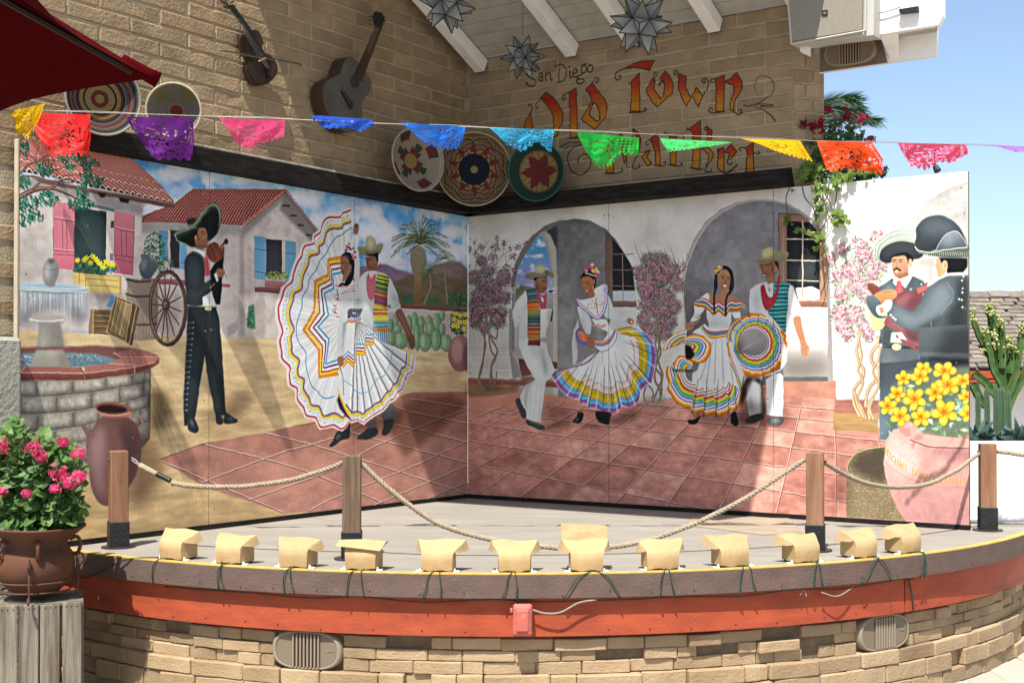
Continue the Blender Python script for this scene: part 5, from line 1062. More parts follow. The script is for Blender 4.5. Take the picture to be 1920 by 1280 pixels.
def paint_sign(P):
    """the words painted on the bricks"""
    fr=P.fr;l=P.l
    def G(*ts,o=4.0):
        for t in ts:
            sm=0
            q=P.pts(t)
            P.p('8e2418',t,f=.4)
            # red above, orange below, split at the middle of the letter band
            r=P.cov(q,.5)
            if r is None: continue
            x0,y0,x1,y1,c=r
            yy=np.arange(y0,y1)+.5;ya,yb=P.band
            u=np.clip((yy-ya)/(yb-ya),0,1)[:,None]*np.ones((1,x1-x0))
            A,B=hexc('94200f'),hexc('ae7018')
            col=A*(1-u[...,None])+B*u[...,None]
            P.comp(x0,y0,x1,y1,c,col.astype(np.float32))
            a=[tuple(map(float,z.split(','))) for z in t.split()];l('17120f',a+[a[0],a[1]],o*2.4,.95,0)
    def S(*ts,w=11,w2=None):
        for t in ts: l('17120f',t,w,.95,1,w2)
    def band(x,a,b):
        q=P.pts([(x,a),(x,b)]);P.band=(q[0][1],q[1][1])
    fr(960,80,4.57)
    # San Diego
    S('205,250 175,238 140,245 125,270 150,300 195,320 205,345 185,370 150,372 125,350 135,345',w=13);S('122,345 118,372',w=12)
    S('228,275 255,262 262,330','262,295 235,300 232,325 255,328',w=13);S('285,262 290,328','288,275 315,258 328,275 332,320 345,318',w=13)
    S('372,200 405,190 440,195 460,235 462,290 430,330 385,345','402,205 400,340',w=11);S('372,200 365,215',w=11)
    S('492,240 500,300 510,298','488,205 494,212',w=13);S('525,265 555,255 550,230 530,228 520,260 530,295 560,290',w=13)
    S('620,190 605,200 590,220 595,255 620,258 635,235 625,200','612,258 570,290 552,330 565,352 600,350 615,325 590,310 555,320','600,200 640,182',w=13);S('670,195 645,210 648,245 672,255 690,230 685,200 665,192',w=13)
    # Old
    band(300,520,700)
    G('245,480 290,425 350,470 400,530 438,610 430,680 400,740 385,800 345,810 355,720 352,640 320,560 280,510','158,600 130,640 105,690 100,725 125,750 180,725 165,660')
    S('245,480 215,515 200,545 215,565 225,550','158,600 172,560 160,530 142,535 150,550',w=11);S('100,725 130,780 200,815 290,830 345,810',w=12)
    band(520,450,720);G('490,425 552,390 556,560 556,810 495,815 495,600');S('490,430 450,445 430,470 440,492 460,485 455,470','475,820 560,820',w=11)
    band(700,380,640);G('632,405 690,345 740,420 800,490 818,560 800,640 710,745 592,660 640,570 690,490 660,440');P.im[:]=P.im
    S('690,345 705,310 735,305 742,330 725,345 718,330',w=11)
    cut='695,515 665,600 672,630 735,675 750,610 725,540'
    q=P.cov(P.pts(cut),.4);x0,y0,x1,y1,c=q;P.al[y0:y1,x0:x1]*=(1-c);S(cut+' 695,515',w=11)
    # scroll under Old
    S('585,855 500,855 440,880 410,890','600,870 520,900 480,960 478,1030 510,1100 570,1135 630,1110 672,1050 665,980 620,955 580,975 560,1010 570,1025',w=11);S('560,860 480,890 440,930',w=6)
    # Town
    band(1060,300,520);G('960,225 1030,185 1110,160 1222,155 1175,240 1120,222 1040,215');S('960,225 900,250 880,290 900,322 930,305 925,280 905,290',w=12)
    band(1060,330,520);G('1020,335 1090,260 1092,420 1098,590 1018,590 1018,440');S('1008,345 1000,350','1005,600 1060,600 1110,595 1150,580 1150,565 1130,570',w=12)
    fr(1160,80,4.572)
    band(350,300,480);G('360,300 400,245 440,290 468,360 460,430 400,490 330,555 280,500 235,420 240,390 290,310 310,320 300,400 330,440 360,490 385,440 395,360 360,320')
    S('290,310 320,285 330,258 312,252 305,275','380,330 350,345 340,360 355,366 362,350',w=11)
    band(560,330,480);G('510,275 530,270 578,295 575,380 600,450 625,470 580,545 545,480 512,400','630,450 662,385 725,460 680,552')
    S('515,280 495,240 475,250 478,275 495,270','725,460 755,400 770,340 750,310 720,320 722,345 742,342 738,325',w=11)
    band(860,340,520);G('822,310 905,280 905,400 898,590 832,590 835,400','905,335 960,310 1010,255 1055,330 1058,400 1035,440 990,500 985,590 955,575 955,510 990,430 985,370')
    S('822,310 792,315 788,335 808,340','905,590 840,600 790,600 770,580 790,560 805,575','985,590 1020,615 1055,600 1050,575 1030,585',w=11)
    S('1190,435 1165,400 1170,340 1200,295 1260,290 1310,320 1335,380 1310,440 1250,490 1180,530 1110,545 1075,535',w=5,w2=9);S('1110,548 1200,530 1280,530 1325,540 1290,548 1220,545',w=6,w2=12);S('1160,550 1230,575 1300,620 1340,670',w=5,w2=14)
    # Market
    band(640,800,960)
    G('120,735 165,770 190,830 180,900 165,960 160,840');S('120,740 125,790','160,960 130,1030 118,1075 150,1078 180,1060 175,1040','60,950 72,1060','-120,1120 -60,1125 0,1118 35,1100 20,1085',w=11)
    G('-130,850 -100,830 -45,790 -45,1115 -110,1115 -112,900','-45,830 20,780 60,830 70,950 50,1040 30,960 20,860 -45,900','70,860 120,800 125,860 90,900');
    band(300,880,990);G('265,830 330,780 345,860 358,1050 315,1050 310,930 290,870','272,920 228,935 198,980 245,1055 285,1040 240,985');S('265,830 235,850 240,880 255,870','300,1052 370,1055 400,1040 398,1020 380,1030',w=11)
    band(450,860,990);G('430,800 495,790 490,1050 440,1045 440,900');S('420,1045 500,1060 540,1045 530,1030','500,800 545,790 560,830 545,870','395,770 440,800 500,790',w=11)
    band(660,800,960);G('600,745 705,668 700,900 692,1085 630,1075 638,900 632,770','705,900 760,895 800,935 815,960 790,1010 750,1075 765,1000 770,960','755,720 798,750 802,820 770,880 710,905 760,850');S('600,745 590,735 585,755','615,1075 700,1090 720,1080','750,1075 745,1105 790,1105 800,1085','755,720 735,735 745,750',w=11)
    band(930,920,1010);G('860,910 900,900 905,960 905,1120 850,1080 850,960','905,940 960,870 1015,935 960,1000 930,1000 955,950');S('850,910 845,940','905,1125 960,1100 1005,1060 1010,1045','930,1000 940,1040 970,1045 972,1030',w=12)
    band(1120,920,1010);G('1090,900 1155,855 1150,930 1155,990 1160,1115 1090,1115 1100,960');S('1090,905 1050,900 1032,912 1050,930','1155,935 1180,955 1205,945 1195,930','1080,1120 1085,1095',w=11)
def single(b,name,m,loc,smooth=False,fix=True):
    loc=Vector(loc);b.v=[v-loc for v in b.v];o=b.build(name,m,None,smooth,fix);o.location=loc;return o
def lin(h): c=hexc(h);return tuple(float(x) for x in np.where(c<=.04045,c/12.92,((c+.055)/1.055)**2.4))
# ================================================================== MATERIALS
m_adobe=M('adobe',(.295,.215,.130),.92,.14,9,.006,55,col2=(.21,.15,.088),c2s=3,c2a=.6,rand=.10)
m_mortar=M('mortar',(.36,.295,.195),.95,.12,14,.006,90,rand=0)
m_stone=M('stage_brick',(.335,.245,.148),.92,.14,10,.004,80,col2=(.22,.145,.08),c2s=5,c2a=.8,rand=.17)
m_joint=M('deep_joint',(.15,.11,.07),1,.2,20,.006,60)
m_plaster=M('plaster',(.33,.32,.27),.95,.06,5,.010,45,col2=(.25,.235,.19),c2s=2,c2a=.4)
m_white=M('white_stucco',(.80,.79,.75),.95,.05,4,.006,60,col2=(.6,.58,.52),c2s=2.5,c2a=.3)
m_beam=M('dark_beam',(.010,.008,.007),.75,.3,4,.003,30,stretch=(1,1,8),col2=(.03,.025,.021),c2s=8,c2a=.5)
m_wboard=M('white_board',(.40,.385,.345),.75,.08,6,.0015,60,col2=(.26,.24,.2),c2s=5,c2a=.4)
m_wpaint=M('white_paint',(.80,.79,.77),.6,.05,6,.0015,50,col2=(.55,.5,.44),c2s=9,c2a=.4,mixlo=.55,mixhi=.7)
m_deck=M('deck_paint',(.235,.215,.185),.75,.08,3,.0008,160,col2=(.28,.26,.225),c2s=1.6,c2a=.6,stretch=(1,3,1))
m_deckbare=M('bare_plywood',(.30,.25,.185),.8,.15,6,.0008,120,col2=(.2,.16,.12),c2s=5,c2a=.7,stretch=(1,5,1))
m_yellow=M('yellow_line',(.50,.31,.07),.7,.15,22,.0006,90,col2=(.5,.4,.28),c2s=30,c2a=.7,mixlo=.56,mixhi=.66)
m_rim=M('rim_board',(.115,.078,.065),.8,.14,7,.003,70,col2=(.2,.15,.13),c2s=40,c2a=.6,mixlo=.6,mixhi=.7,stretch=(1,1,2))
m_red=M('red_board',(.34,.068,.030),.6,.10,5,.0016,50,col2=(.24,.05,.028),c2s=4,c2a=.8,stretch=(1,1,3))
m_redbox=M('red_plastic',(.42,.11,.085),.5,.08,10,.0005,100,col2=(.75,.4,.33),c2s=25,c2a=.5,mixlo=.55,mixhi=.7)
m_black=M('black_steel',(.008,.009,.010),.5,.3,20,.0006,120,metal=0,spec=.4,col2=(.025,.026,.026),c2s=30,c2a=.5,mixlo=.55,mixhi=.7)
m_post=M('post_wood',(.19,.095,.052),.7,.22,5,.002,40,stretch=(6,6,.6),col2=(.28,.17,.105),c2s=4,c2a=.6)
m_post2=M('post_wood_grey',(.12,.075,.05),.75,.3,6,.002,40,stretch=(7,7,.5),col2=(.2,.14,.1),c2s=5,c2a=.7)
m_crate=M('crate_wood',(.20,.175,.135),.85,.35,7,.003,50,stretch=(9,9,.5),col2=(.085,.06,.042),c2s=2.6,c2a=.85,rand=.2)
m_rope=M('rope_fibre',(.30,.245,.175),.95,.25,60,.001,300)
m_cord=M('green_cord',(.012,.05,.04),.5,.3,30)
m_wire=M('pale_wire',(.24,.23,.21),.5,.1,30)
m_paper=M('kraft_paper',(.46,.335,.175),.85,.06,12,.006,14,trans=.2,col2=(.42,.29,.14),c2s=14,c2a=.6,rand=.07)
m_feet=M('white_foot',(.8,.8,.78),.6)
m_dark=M('dark_inside',(.03,.012,.01),.8)
m_umb=M('red_canvas',(.050,.002,.003),1.0,.1,20,.0006,400,spec=.02)
m_umbrib=M('umbrella_rib',(.02,.012,.01),.6)
m_vent=M('tan_plastic',(.24,.195,.14),.55,.05,10)
m_ventd=M('tan_plastic_dark',(.18,.14,.1),.6,.05,10)
m_grille=M('grille_cloth',(.24,.22,.18),.9,.12,260,.0012,420,col2=(.18,.16,.12),c2s=60,c2a=.4)
m_cab=M('speaker_cabinet',(.42,.41,.38),.6,.04,6)
m_leaf=M('leaf',(.075,.16,.035),.55,.4,14,.001,60,trans=.3,col2=(.16,.26,.07),c2s=9,c2a=.8,spec=.4)
m_leafd=M('leaf_dark',(.045,.10,.028),.6,.4,14,.001,60,trans=.25,spec=.4)
m_vine=M('vine_leaf',(.12,.20,.04),.55,.35,14,.001,60,trans=.4,col2=(.22,.30,.09),c2s=9,c2a=.8)
m_stem=M('stem',(.12,.07,.04),.8,.2,20)
m_pink=M('pink_petal',(.60,.03,.16),.6,.2,40,trans=.35,col2=(.85,.25,.33),c2s=60,c2a=.7)
m_crim=M('crimson_petal',(.26,.01,.045),.6,.2,40,trans=.3)
m_palm=M('palm_leaf',(.045,.09,.045),.55,.25,20,trans=.2)
m_clay=M('clay',(.115,.048,.025),.7,.2,5,.002,40,col2=(.08,.042,.03),c2s=4,c2a=.7)
m_rust=M('rusty_iron',(.10,.05,.035),.7,.3,30,.0008,120)
m_cactus=M('cactus_skin',(.06,.115,.03),.6,.2,8,.002,30,col2=(.035,.07,.025),c2s=5,c2a=.6)
m_cactus2=M('blue_cactus_skin',(.065,.11,.06),.6,.15,8,.002,30)
m_bud=M('yellow_bud',(.36,.37,.14),.8,.2,50)
m_agave=M('agave_leaf',(.07,.12,.10),.55,.15,8)
m_shingle=M('shingle',(.17,.145,.12),.9,.2,12,.003,60,rand=.22,col2=(.15,.13,.11),c2s=7,c2a=.5)
m_pave=M('paving',(.36,.32,.27),.9,.06,2,.002,60,col2=(.3,.27,.225),c2s=1.2,c2a=.5)
m_viol=M('violin_varnish',(.022,.013,.009),.35,.3,6,spec=.5,col2=(.05,.03,.018),c2s=8,c2a=.6)
m_guit=M('grey_wood',(.085,.080,.070),.6,.15,8,.0008,60,col2=(.08,.06,.05),c2s=5,c2a=.6)
m_guits=M('guitar_side',(.06,.035,.02),.45,.25,6,col2=(.05,.03,.02),c2s=5,c2a=.7)
m_string=M('steel_string',(.35,.33,.30),.4,metal=.6)
m_lead=M('lead_strip',(.05,.04,.035),.5,metal=.3)
m_glass=M('frosted_glass',(.42,.44,.44),.3,.15,10,spec=.5,trans=.5,rand=.25)
m_shade=M('painted_shade',(.15,.125,.10),.85,.25,5,.002,60,col2=(.09,.07,.055),c2s=4,c2a=.7)  # white eave board where the roof shades it, shade put into the colour
m_edge=M('board_edge',(.13,.11,.09),.8)
m_soil=M('soil',(.05,.035,.025),1,.3,30,.01,60)
m_basket=attr_mat('woven_straw',.9,.0012,260)
m_cover=M('cream_edge',(.42,.36,.26),.8,.1,12)
# ================================================================== GROUND, FAR THINGS
g=B();g.quad((-120,-60,-.70),(120,-60,-.70),(120,160,-.70),(-120,160,-.70))
tag(g.build('ground',m_pave),kind='structure')
gp=empty('paving',(1.9,5.9,-.696));gp['kind']='structure'
for i in range(9):
    for j in range(7):
        b=B();x=.55+i*.46+(j%2)*.2;y=4.6+j*.46
        if math.hypot(x-CX,y-CY)<RR-.1: continue
        b.box((x,y,-.712),(1,0,0),(0,1,0),UP,.452,.452,.032+.002*((i*7+j*3)%3),.004)
        b.build('tile',m_pave,gp)
# ================================================================== ADOBE WALLS
vars_=[]
def brick_mesh(L,H,D,seed,nm):
    r=random.Random(seed);b=B();b.box((0,0,0),(1,0,0),(0,1,0),UP,L,D,H,.006)
    me=bpy.data.meshes.new(nm);bm=bmesh.new()
    vs=[bm.verts.new(v) for v in b.v]
    for f in b.f: bm.faces.new([vs[i] for i in f])
    bmesh.ops.recalc_face_normals(bm,faces=bm.faces)
    ed=[e for e in bm.edges if abs((e.verts[0].co-e.verts[1].co).x)>L*.6]
    bmesh.ops.subdivide_edges(bm,edges=ed,cuts=4,use_grid_fill=False)
    for v in bm.verts:
        n=mnoise.noise_vector(v.co*9+Vector((seed*3.1,0,0)));n2=mnoise.noise_vector(v.co*30+Vector((seed*1.7,5,0)))
        v.co+=Vector((n.x*.003,n.y*.006+n2.y*.003,n.z*.0035+n2.z*.0015))
    bm.to_mesh(me);bm.free();return me
def place(me,name,m,parent,P,X,Y,Z,scl=(1,1,1)):
    if not me.materials: me.materials.append(m)
    o=bpy.data.objects.new(name,me);COL.objects.link(o);o.parent=parent
    R=Matrix((X,Y,Z)).transposed().to_4x4();W_=Matrix.Translation(P)@R@Matrix.Diagonal((*scl,1))
    o.matrix_local=pmat(parent).inverted()@W_;return o
BM=[brick_mesh(.385,.081,.10,k,'brick') for k in range(8)]
BH=[brick_mesh(.185,.081,.10,k+20,'brick') for k in range(4)]
WO=-.06                                                       # bricks stand this far behind the mural boards
def brickwall(name,label,P0,D,Nn,s0,s1,z0,z1,ph,skip=None,mm=m_adobe):
    t=empty(name,P0(s0,z0));tag(t,label,'wall')
    b=B();a,c,d,e=P0(s0,z0,WO-.006),P0(s1,z0,WO-.006),P0(s1,z1,WO-.006),P0(s0,z1,WO-.006)
    b.add([a,c,d,e],[(0,1,2,3)]);b.prism([a-Nn*.002,c-Nn*.002,d-Nn*.002,e-Nn*.002],-Nn*.22)
    b.build('mortar',m_mortar,t)
    b=B();lo=[P0(s_,zz,WO-.03) for s_,zz in((s0,-.7),(s1,-.7),(s1,z0),(s0,z0))];b.prism(lo,-Nn*.18);b.build('lower_wall',m_plaster,t)
    k=0;z=z0+.0468
    while z<z1-.02:
        off=(k%2)*.2+ph;s=s0-.4+((off-s0)%.4)
        while s<s1:
            a,c=max(s,s0),min(s+.4,s1)
            if c-a>.1:
                w_=c-a-.012;me=BM[random.randrange(8)] if w_>.25 else BH[random.randrange(4)];full=.385 if w_>.25 else .185
                P=P0((a+c)/2,z+random.uniform(-.002,.002),WO-.05+random.uniform(-.002,.004))
                if not(skip and skip((a+c)/2,z)):
                    fl=random.choice((-1,1))
                    place(me,'brick',mm,t,P,D*fl,-Nn,UP if fl>0 else UP,(w_/full,1,1)) if fl>0 else place(me,'brick',mm,t,P,-D,-Nn,UP,(w_/full,1,1))
            s+=.4
        k+=1;z+=.0936
    return t
brickwall('adobe_wall','sunlit tan adobe brick wall with the violin and guitar, left of the corner',LW,DL,DR,-.066,4.45,1.09,4.0,.152,lambda s,z:s<3.62 and z<2.03)
RM=None
# right wall, with the painted words: the paint sits in the brick material by place on the wall
def sign_material(base,name):
    m=base.copy();m.name=name;n=m.node_tree;L=n.links.new;N=n.nodes.new
    W_,H_=1040*2,460*2
    q=[pj(RW(s,z,WO)) for s,z in((0,3.25),(2.6,3.25),(2.6,2.1),(0,2.1))]
    P=Painter(W_,H_,q);P.im[:]=np.array(hexc('5a4632'));paint_sign(P)
    im=bpy.data.images.get('wall_lettering')
    if im is None:
        im=bpy.data.images.new('wall_lettering',W_,H_,alpha=True);a=np.dstack([P.im,P.al*.93]).astype(np.float32)[::-1];im.pixels.foreach_set(a.ravel());im.update();im.pack()
    ge=N('ShaderNodeNewGeometry');sb=N('ShaderNodeVectorMath');sb.operation='SUBTRACT';sb.inputs[1].default_value=C0;L(ge.outputs['Position'],sb.inputs[0])
    dt=N('ShaderNodeVectorMath');dt.operation='DOT_PRODUCT';dt.inputs[1].default_value=DR/2.6;L(sb.outputs[0],dt.inputs[0])
    sz=N('ShaderNodeSeparateXYZ');L(sb.outputs[0],sz.inputs[0]);mz=N('ShaderNodeMapRange');mz.inputs[1].default_value=2.1;mz.inputs[2].default_value=3.25;mz.clamp=False;L(sz.outputs[2],mz.inputs[0])
    cb=N('ShaderNodeCombineXYZ');L(dt.outputs['Value'],cb.inputs[0]);L(mz.outputs[0],cb.inputs[1])
    ti=N('ShaderNodeTexImage');ti.image=im;ti.extension='CLIP';L(cb.outputs[0],ti.inputs[0])
    mx=N('ShaderNodeMix');mx.data_type='RGBA';L(ti.outputs['Alpha'],mx.inputs[0]);L(ti.outputs['Color'],mx.inputs[7])
    bs=n.nodes['Principled BSDF'];src=bs.inputs['Base Color'].links[0].from_socket;L(src,mx.inputs[6]);L(mx.outputs[2],bs.inputs['Base Color']);return m
m_adobe_s=sign_material(m_adobe,'adobe_with_lettering')
BMs,BHs=BM,BH
BM=[me.copy() for me in BM];BH=[me.copy() for me in BH]
for me in BM+BH: me.materials.clear()
m_mortar0=m_mortar;m_mortar=sign_material(m_mortar,'mortar_with_lettering')
brickwall('adobe_wall','shaded adobe brick wall painted with the words San Diego Old Town Market',RW,DR,DL,-.066,2.55,2.03,3.25,.155,None,m_adobe_s)
m_mortar=m_mortar0
BM,BH=BMs,BHs
# the chamfered end of the building and its flank
e0=RW(2.55,0,WO);e1=RW(2.69,0,WO-.17);dd=(e1-e0).normalized();nn=dd.cross(UP)
if nn.dot(-ray(1500,300))<0: nn=-nn
cw=empty('chamfered_wall',(e0.x,e0.y,1.9));tag(cw,'narrow chamfered brick end of the right wall, beside the sky','wall')
b=B();b.prism([e0-UP*.7-nn*.006,e1-UP*.7-nn*.006,e1+UP*3.6-nn*.006,e0+UP*3.6-nn*.006],-nn*.3);b.build('mortar',m_mortar,cw)
Lc=(e1-e0).length
for k in range(18):
    z=1.95+k*.0936;cut=Lc*(.62 if k%2 else .38)
    for a,c in((0,cut),(cut,Lc)):
        w_=c-a-.008;place(BH[(k+int(a*9))%4],'brick',m_adobe,cw,e0+dd*((a+c)/2)+UP*z-nn*.046,dd,-nn,UP,(w_/.185,1,1))
ew=empty('building_flank',(e1.x,e1.y,1.9));tag(ew,'brick flank of the building running back behind the vine','wall')
bk=Vector((.13,1,0)).normalized()
b=B();b.prism([e1-UP*.7-nn*.01,e1-UP*.7+bk*2.2,e1+UP*3.6+bk*2.2,e1+UP*3.6-nn*.01],Vector((-.25,.05,0)));b.build('mortar',m_mortar,ew)
# plaster foot left of the mural
b=B();b.box(LW(4.1,.19,-.045)+Vector((0,0,0)),DL,DR,UP,.86,.20,1.78,.02)
o=b.build('plaster_wall',m_plaster);tag(o,'rough pale plaster wall foot left of the mural, under the bricks','wall')
# ================================================================== ROOF
p_=.5
rf=empty('roof',RW(1.4,3.245,0));tag(rf,'white boarded shed roof with rafters over the painted stage corner','roof')
up=(DL+UP*p_).normalized();sn=DR.cross(up)
if sn.z<0: sn=-sn
Ls=2.68*math.sqrt(1+p_*p_)
k=0;q=-.05
while q<Ls:
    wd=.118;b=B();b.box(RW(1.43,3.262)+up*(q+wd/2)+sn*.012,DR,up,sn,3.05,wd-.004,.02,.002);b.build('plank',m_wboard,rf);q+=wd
for s in(.10,.90,1.40,2.02,2.62):
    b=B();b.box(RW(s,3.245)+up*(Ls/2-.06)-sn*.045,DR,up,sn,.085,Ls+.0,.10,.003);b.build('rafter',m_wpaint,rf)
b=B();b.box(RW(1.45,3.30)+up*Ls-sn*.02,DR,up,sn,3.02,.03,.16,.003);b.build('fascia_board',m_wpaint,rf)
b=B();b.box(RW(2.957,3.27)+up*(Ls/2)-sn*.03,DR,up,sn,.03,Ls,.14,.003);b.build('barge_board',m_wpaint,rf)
b=B();b.box(RW(1.43,3.30)+up*(Ls/2-.02)+sn*.02,DR,up,sn,3.08,Ls+.1,.02);b.build('roofing',m_shingle,rf)
# outrigger with boards beyond the building end
ov=empty('eave_bracket',RW(3.1,2.8,.2));tag(ov,'white painted eave boards jutting out past the building corner into the sky','eave')
def rbox(par,name,m,s0,s1,z0,z1,o0,o1,bev=.003,slope=0):
    b=B();b.box(RW((s0+s1)/2,(z0+z1)/2,(o0+o1)/2),DR,DL,UP,abs(s1-s0),abs(o1-o0),abs(z1-z0),bev);return b.build(name,m,par)
b=B()
pts=[onR(1512,88,.22),onR(1759,46.5,.22),onR(1768,30,.22),onR(1768,-60,.22),onR(1512,-60,.22)]
b.prism(pts,-DL*.05);b.build('beam',m_wpaint,ov)
b=B();pts=[onR(1536,137,0),onR(1756,105,0),onR(1757,44,0),onR(1536,70,0)];b.prism(pts,-DL*.03);b.build('fascia_board',m_wpaint,ov);b=B();b.prism([onR(1537,136,.004),onR(1664,118,.004),onR(1650,64,.004),onR(1537,72,.004)],DL*.006);b.build('shade_panel',m_shade,ov)  # dark sheet paints the roof's shade onto the left of the white board
b=B();A1,A2=onR(1648,66,.20),onR(1684,60,.20);B1,B2=onR(1669,109,.0),onR(1686,107,.0)
b.add([A1,A2,B2,B1,A1+UP*.1,A2+UP*.1,B2+UP*.1,B1+UP*.1],[(0,1,2,3),(4,5,6,7),(0,1,5,4),(1,2,6,5),(2,3,7,6),(3,0,4,7)]);b.build('bracket',m_wpaint,ov)
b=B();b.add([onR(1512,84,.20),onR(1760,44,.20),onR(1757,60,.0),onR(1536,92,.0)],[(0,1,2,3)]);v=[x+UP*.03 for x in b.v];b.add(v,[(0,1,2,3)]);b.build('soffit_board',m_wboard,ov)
b=B();pts=[onR(1499,76,.24),onR(1514,74,.24),onR(1514,104,.24),onR(1500,97,.24)];b.prism(pts,-DL*.05);b.build('end_block',m_wpaint,ov)
# electrical bracket on the beam face
bb=empty('wall_bracket',onR(1700,10,.23));tag(bb,'small white metal plate bracket fixed on the eave beam','bracket')
b=B();b.prism([onR(1690,-20,.222),onR(1724,-24,.222),onR(1724,16,.222),onR(1688,22,.222)],DL*.012);b.build('plate',m_wpaint,bb)
b=B();b.prism([onR(1688,20,.23),onR(1724,14,.23),onR(1724,24,.23),onR(1690,28,.23)],DL*.03);b.build('foot',m_black,bb)
b=B();b.tube(crsp([onR(1640,22,.24),onR(1655,24,.24),onR(1688,14,.24)],4),.004,5);b.build('wire',m_wire,bb)
# box loudspeaker
ls=empty('loudspeaker',onR(1560,40,.40));tag(ls,'grey grille box loudspeaker in a white cabinet under the eave','speaker')
fr_=[onR(1477,-60,.33),onR(1620,-60,.33),onR(1618,56,.33),onR(1485,79,.33)]
bo=[onR(1473,-60,.34),onR(1624,-60,.34),onR(1622,58,.34),onR(1484,83,.34)]
b=B();b.prism([onR(1473,-60,.325),onR(1640,-60,.325),onR(1638,66,.325),onR(1483,84,.325)],-DL*.12);b.build('cabinet',m_cab,ls)
b=B();b.prism(fr_,DL*.012);b.build('grille',m_grille,ls)
for a,c in((0,3),(3,2),(2,1)):
    b=B();b.tube([bo[a],bo[c]],.007,6);b.build('edge',m_cab,ls)
b=B();b.prism([onR(1541,20,.344),onR(1552,19,.344),onR(1552,30,.344),onR(1541,31,.344)],DL*.003);b.build('badge',m_black,ls)
b=B();b.prism([onR(1544,23,.348),onR(1549,22.5,.348),onR(1549,27,.348),onR(1544,27.5,.348)],DL*.002);b.build('badge_mark',m_ventd,ls)
# ================================================================== DARK LEDGE
lg=empty('ledge',LW(0,2.06,.05));tag(lg,'dark stained timber ledge running round the corner above the mural','ledge')
b=B()
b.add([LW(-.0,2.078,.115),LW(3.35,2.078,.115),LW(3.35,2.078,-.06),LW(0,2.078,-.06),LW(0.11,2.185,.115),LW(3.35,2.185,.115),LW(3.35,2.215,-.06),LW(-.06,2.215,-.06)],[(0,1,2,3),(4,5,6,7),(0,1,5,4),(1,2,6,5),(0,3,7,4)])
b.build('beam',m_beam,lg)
b=B();b.box(LW(1.75,2.192,.02),DL,DR,UP,3.2,.17,.016,.003);b.build('lit_top_board',M('sunlit_tone',(.30,.26,.21),.95,.3,12,.003,60),lg)  # pale board paints the sunlit top of the dark ledge
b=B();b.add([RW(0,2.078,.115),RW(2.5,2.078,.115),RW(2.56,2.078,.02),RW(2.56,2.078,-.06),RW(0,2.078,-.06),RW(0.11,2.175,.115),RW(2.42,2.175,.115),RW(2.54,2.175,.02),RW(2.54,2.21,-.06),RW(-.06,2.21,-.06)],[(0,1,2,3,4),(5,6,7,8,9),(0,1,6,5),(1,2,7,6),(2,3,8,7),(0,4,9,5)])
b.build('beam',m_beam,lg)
# ================================================================== MURAL BOARDS
def brush(P):
    """uneven hand-painted edges, visible brush drag and worn paint"""
    H,W=P.im.shape[:2];k=P.k
    dx=(P.noise(W,H,12)-.5)*2.2*k;dy=(P.noise(W,H,12)-.5)*2.2*k
    Y,X=np.mgrid[0:H,0:W];xi=np.clip(X+dx,0,W-1.001);yi=np.clip(Y+dy,0,H-1.001);x0=xi.astype(int);y0=yi.astype(int);fx=(xi-x0)[...,None];fy=(yi-y0)[...,None]
    for r_,k_ in((2,.30),(int(7*k),.28)):
        bl=box(box(box(box(P.im,r_,0),r_,1),r_,0),r_,1);P.im=np.clip(P.im+(P.im-bl)*k_,0.01,1)
    im=P.im;P.im=((im[y0,x0]*(1-fx)+im[y0,x0+1]*fx)*(1-fy)+(im[y0+1,x0]*(1-fx)+im[y0+1,x0+1]*fx)*fy).astype(np.float32)
    h=P.noise(W//5+1,H,1.5)[:,(np.arange(W)//5)];v=P.noise(W,H//5+1,1.5)[(np.arange(H)//5)];m=P.noise(W,H,30)
    g=np.where(m>.5,h,v);g=box(g,1,0)
    P.im*=(1+(g-.5)*.09)[...,None]*(1+(P.noise(W,H,60)-.5)*.16)[...,None]
    R=P.rng
    for i in range(120):
        x=R.rand()*W;y=R.rand()*H;P.im[int(y):int(y)+1+R.randint(2),int(x):int(x)+1+R.randint(7)]*=(1.25 if i%2 else .75)
    for x in (W/3,2*W/3):                                   # rubbed paint along the joints
        for i in range(160):
            y=int(R.rand()*H);a=int(x+R.randn()*2.5);P.im[y:y+1+R.randint(4),a:a+1+R.randint(2)]*=R.uniform(.75,1.2)
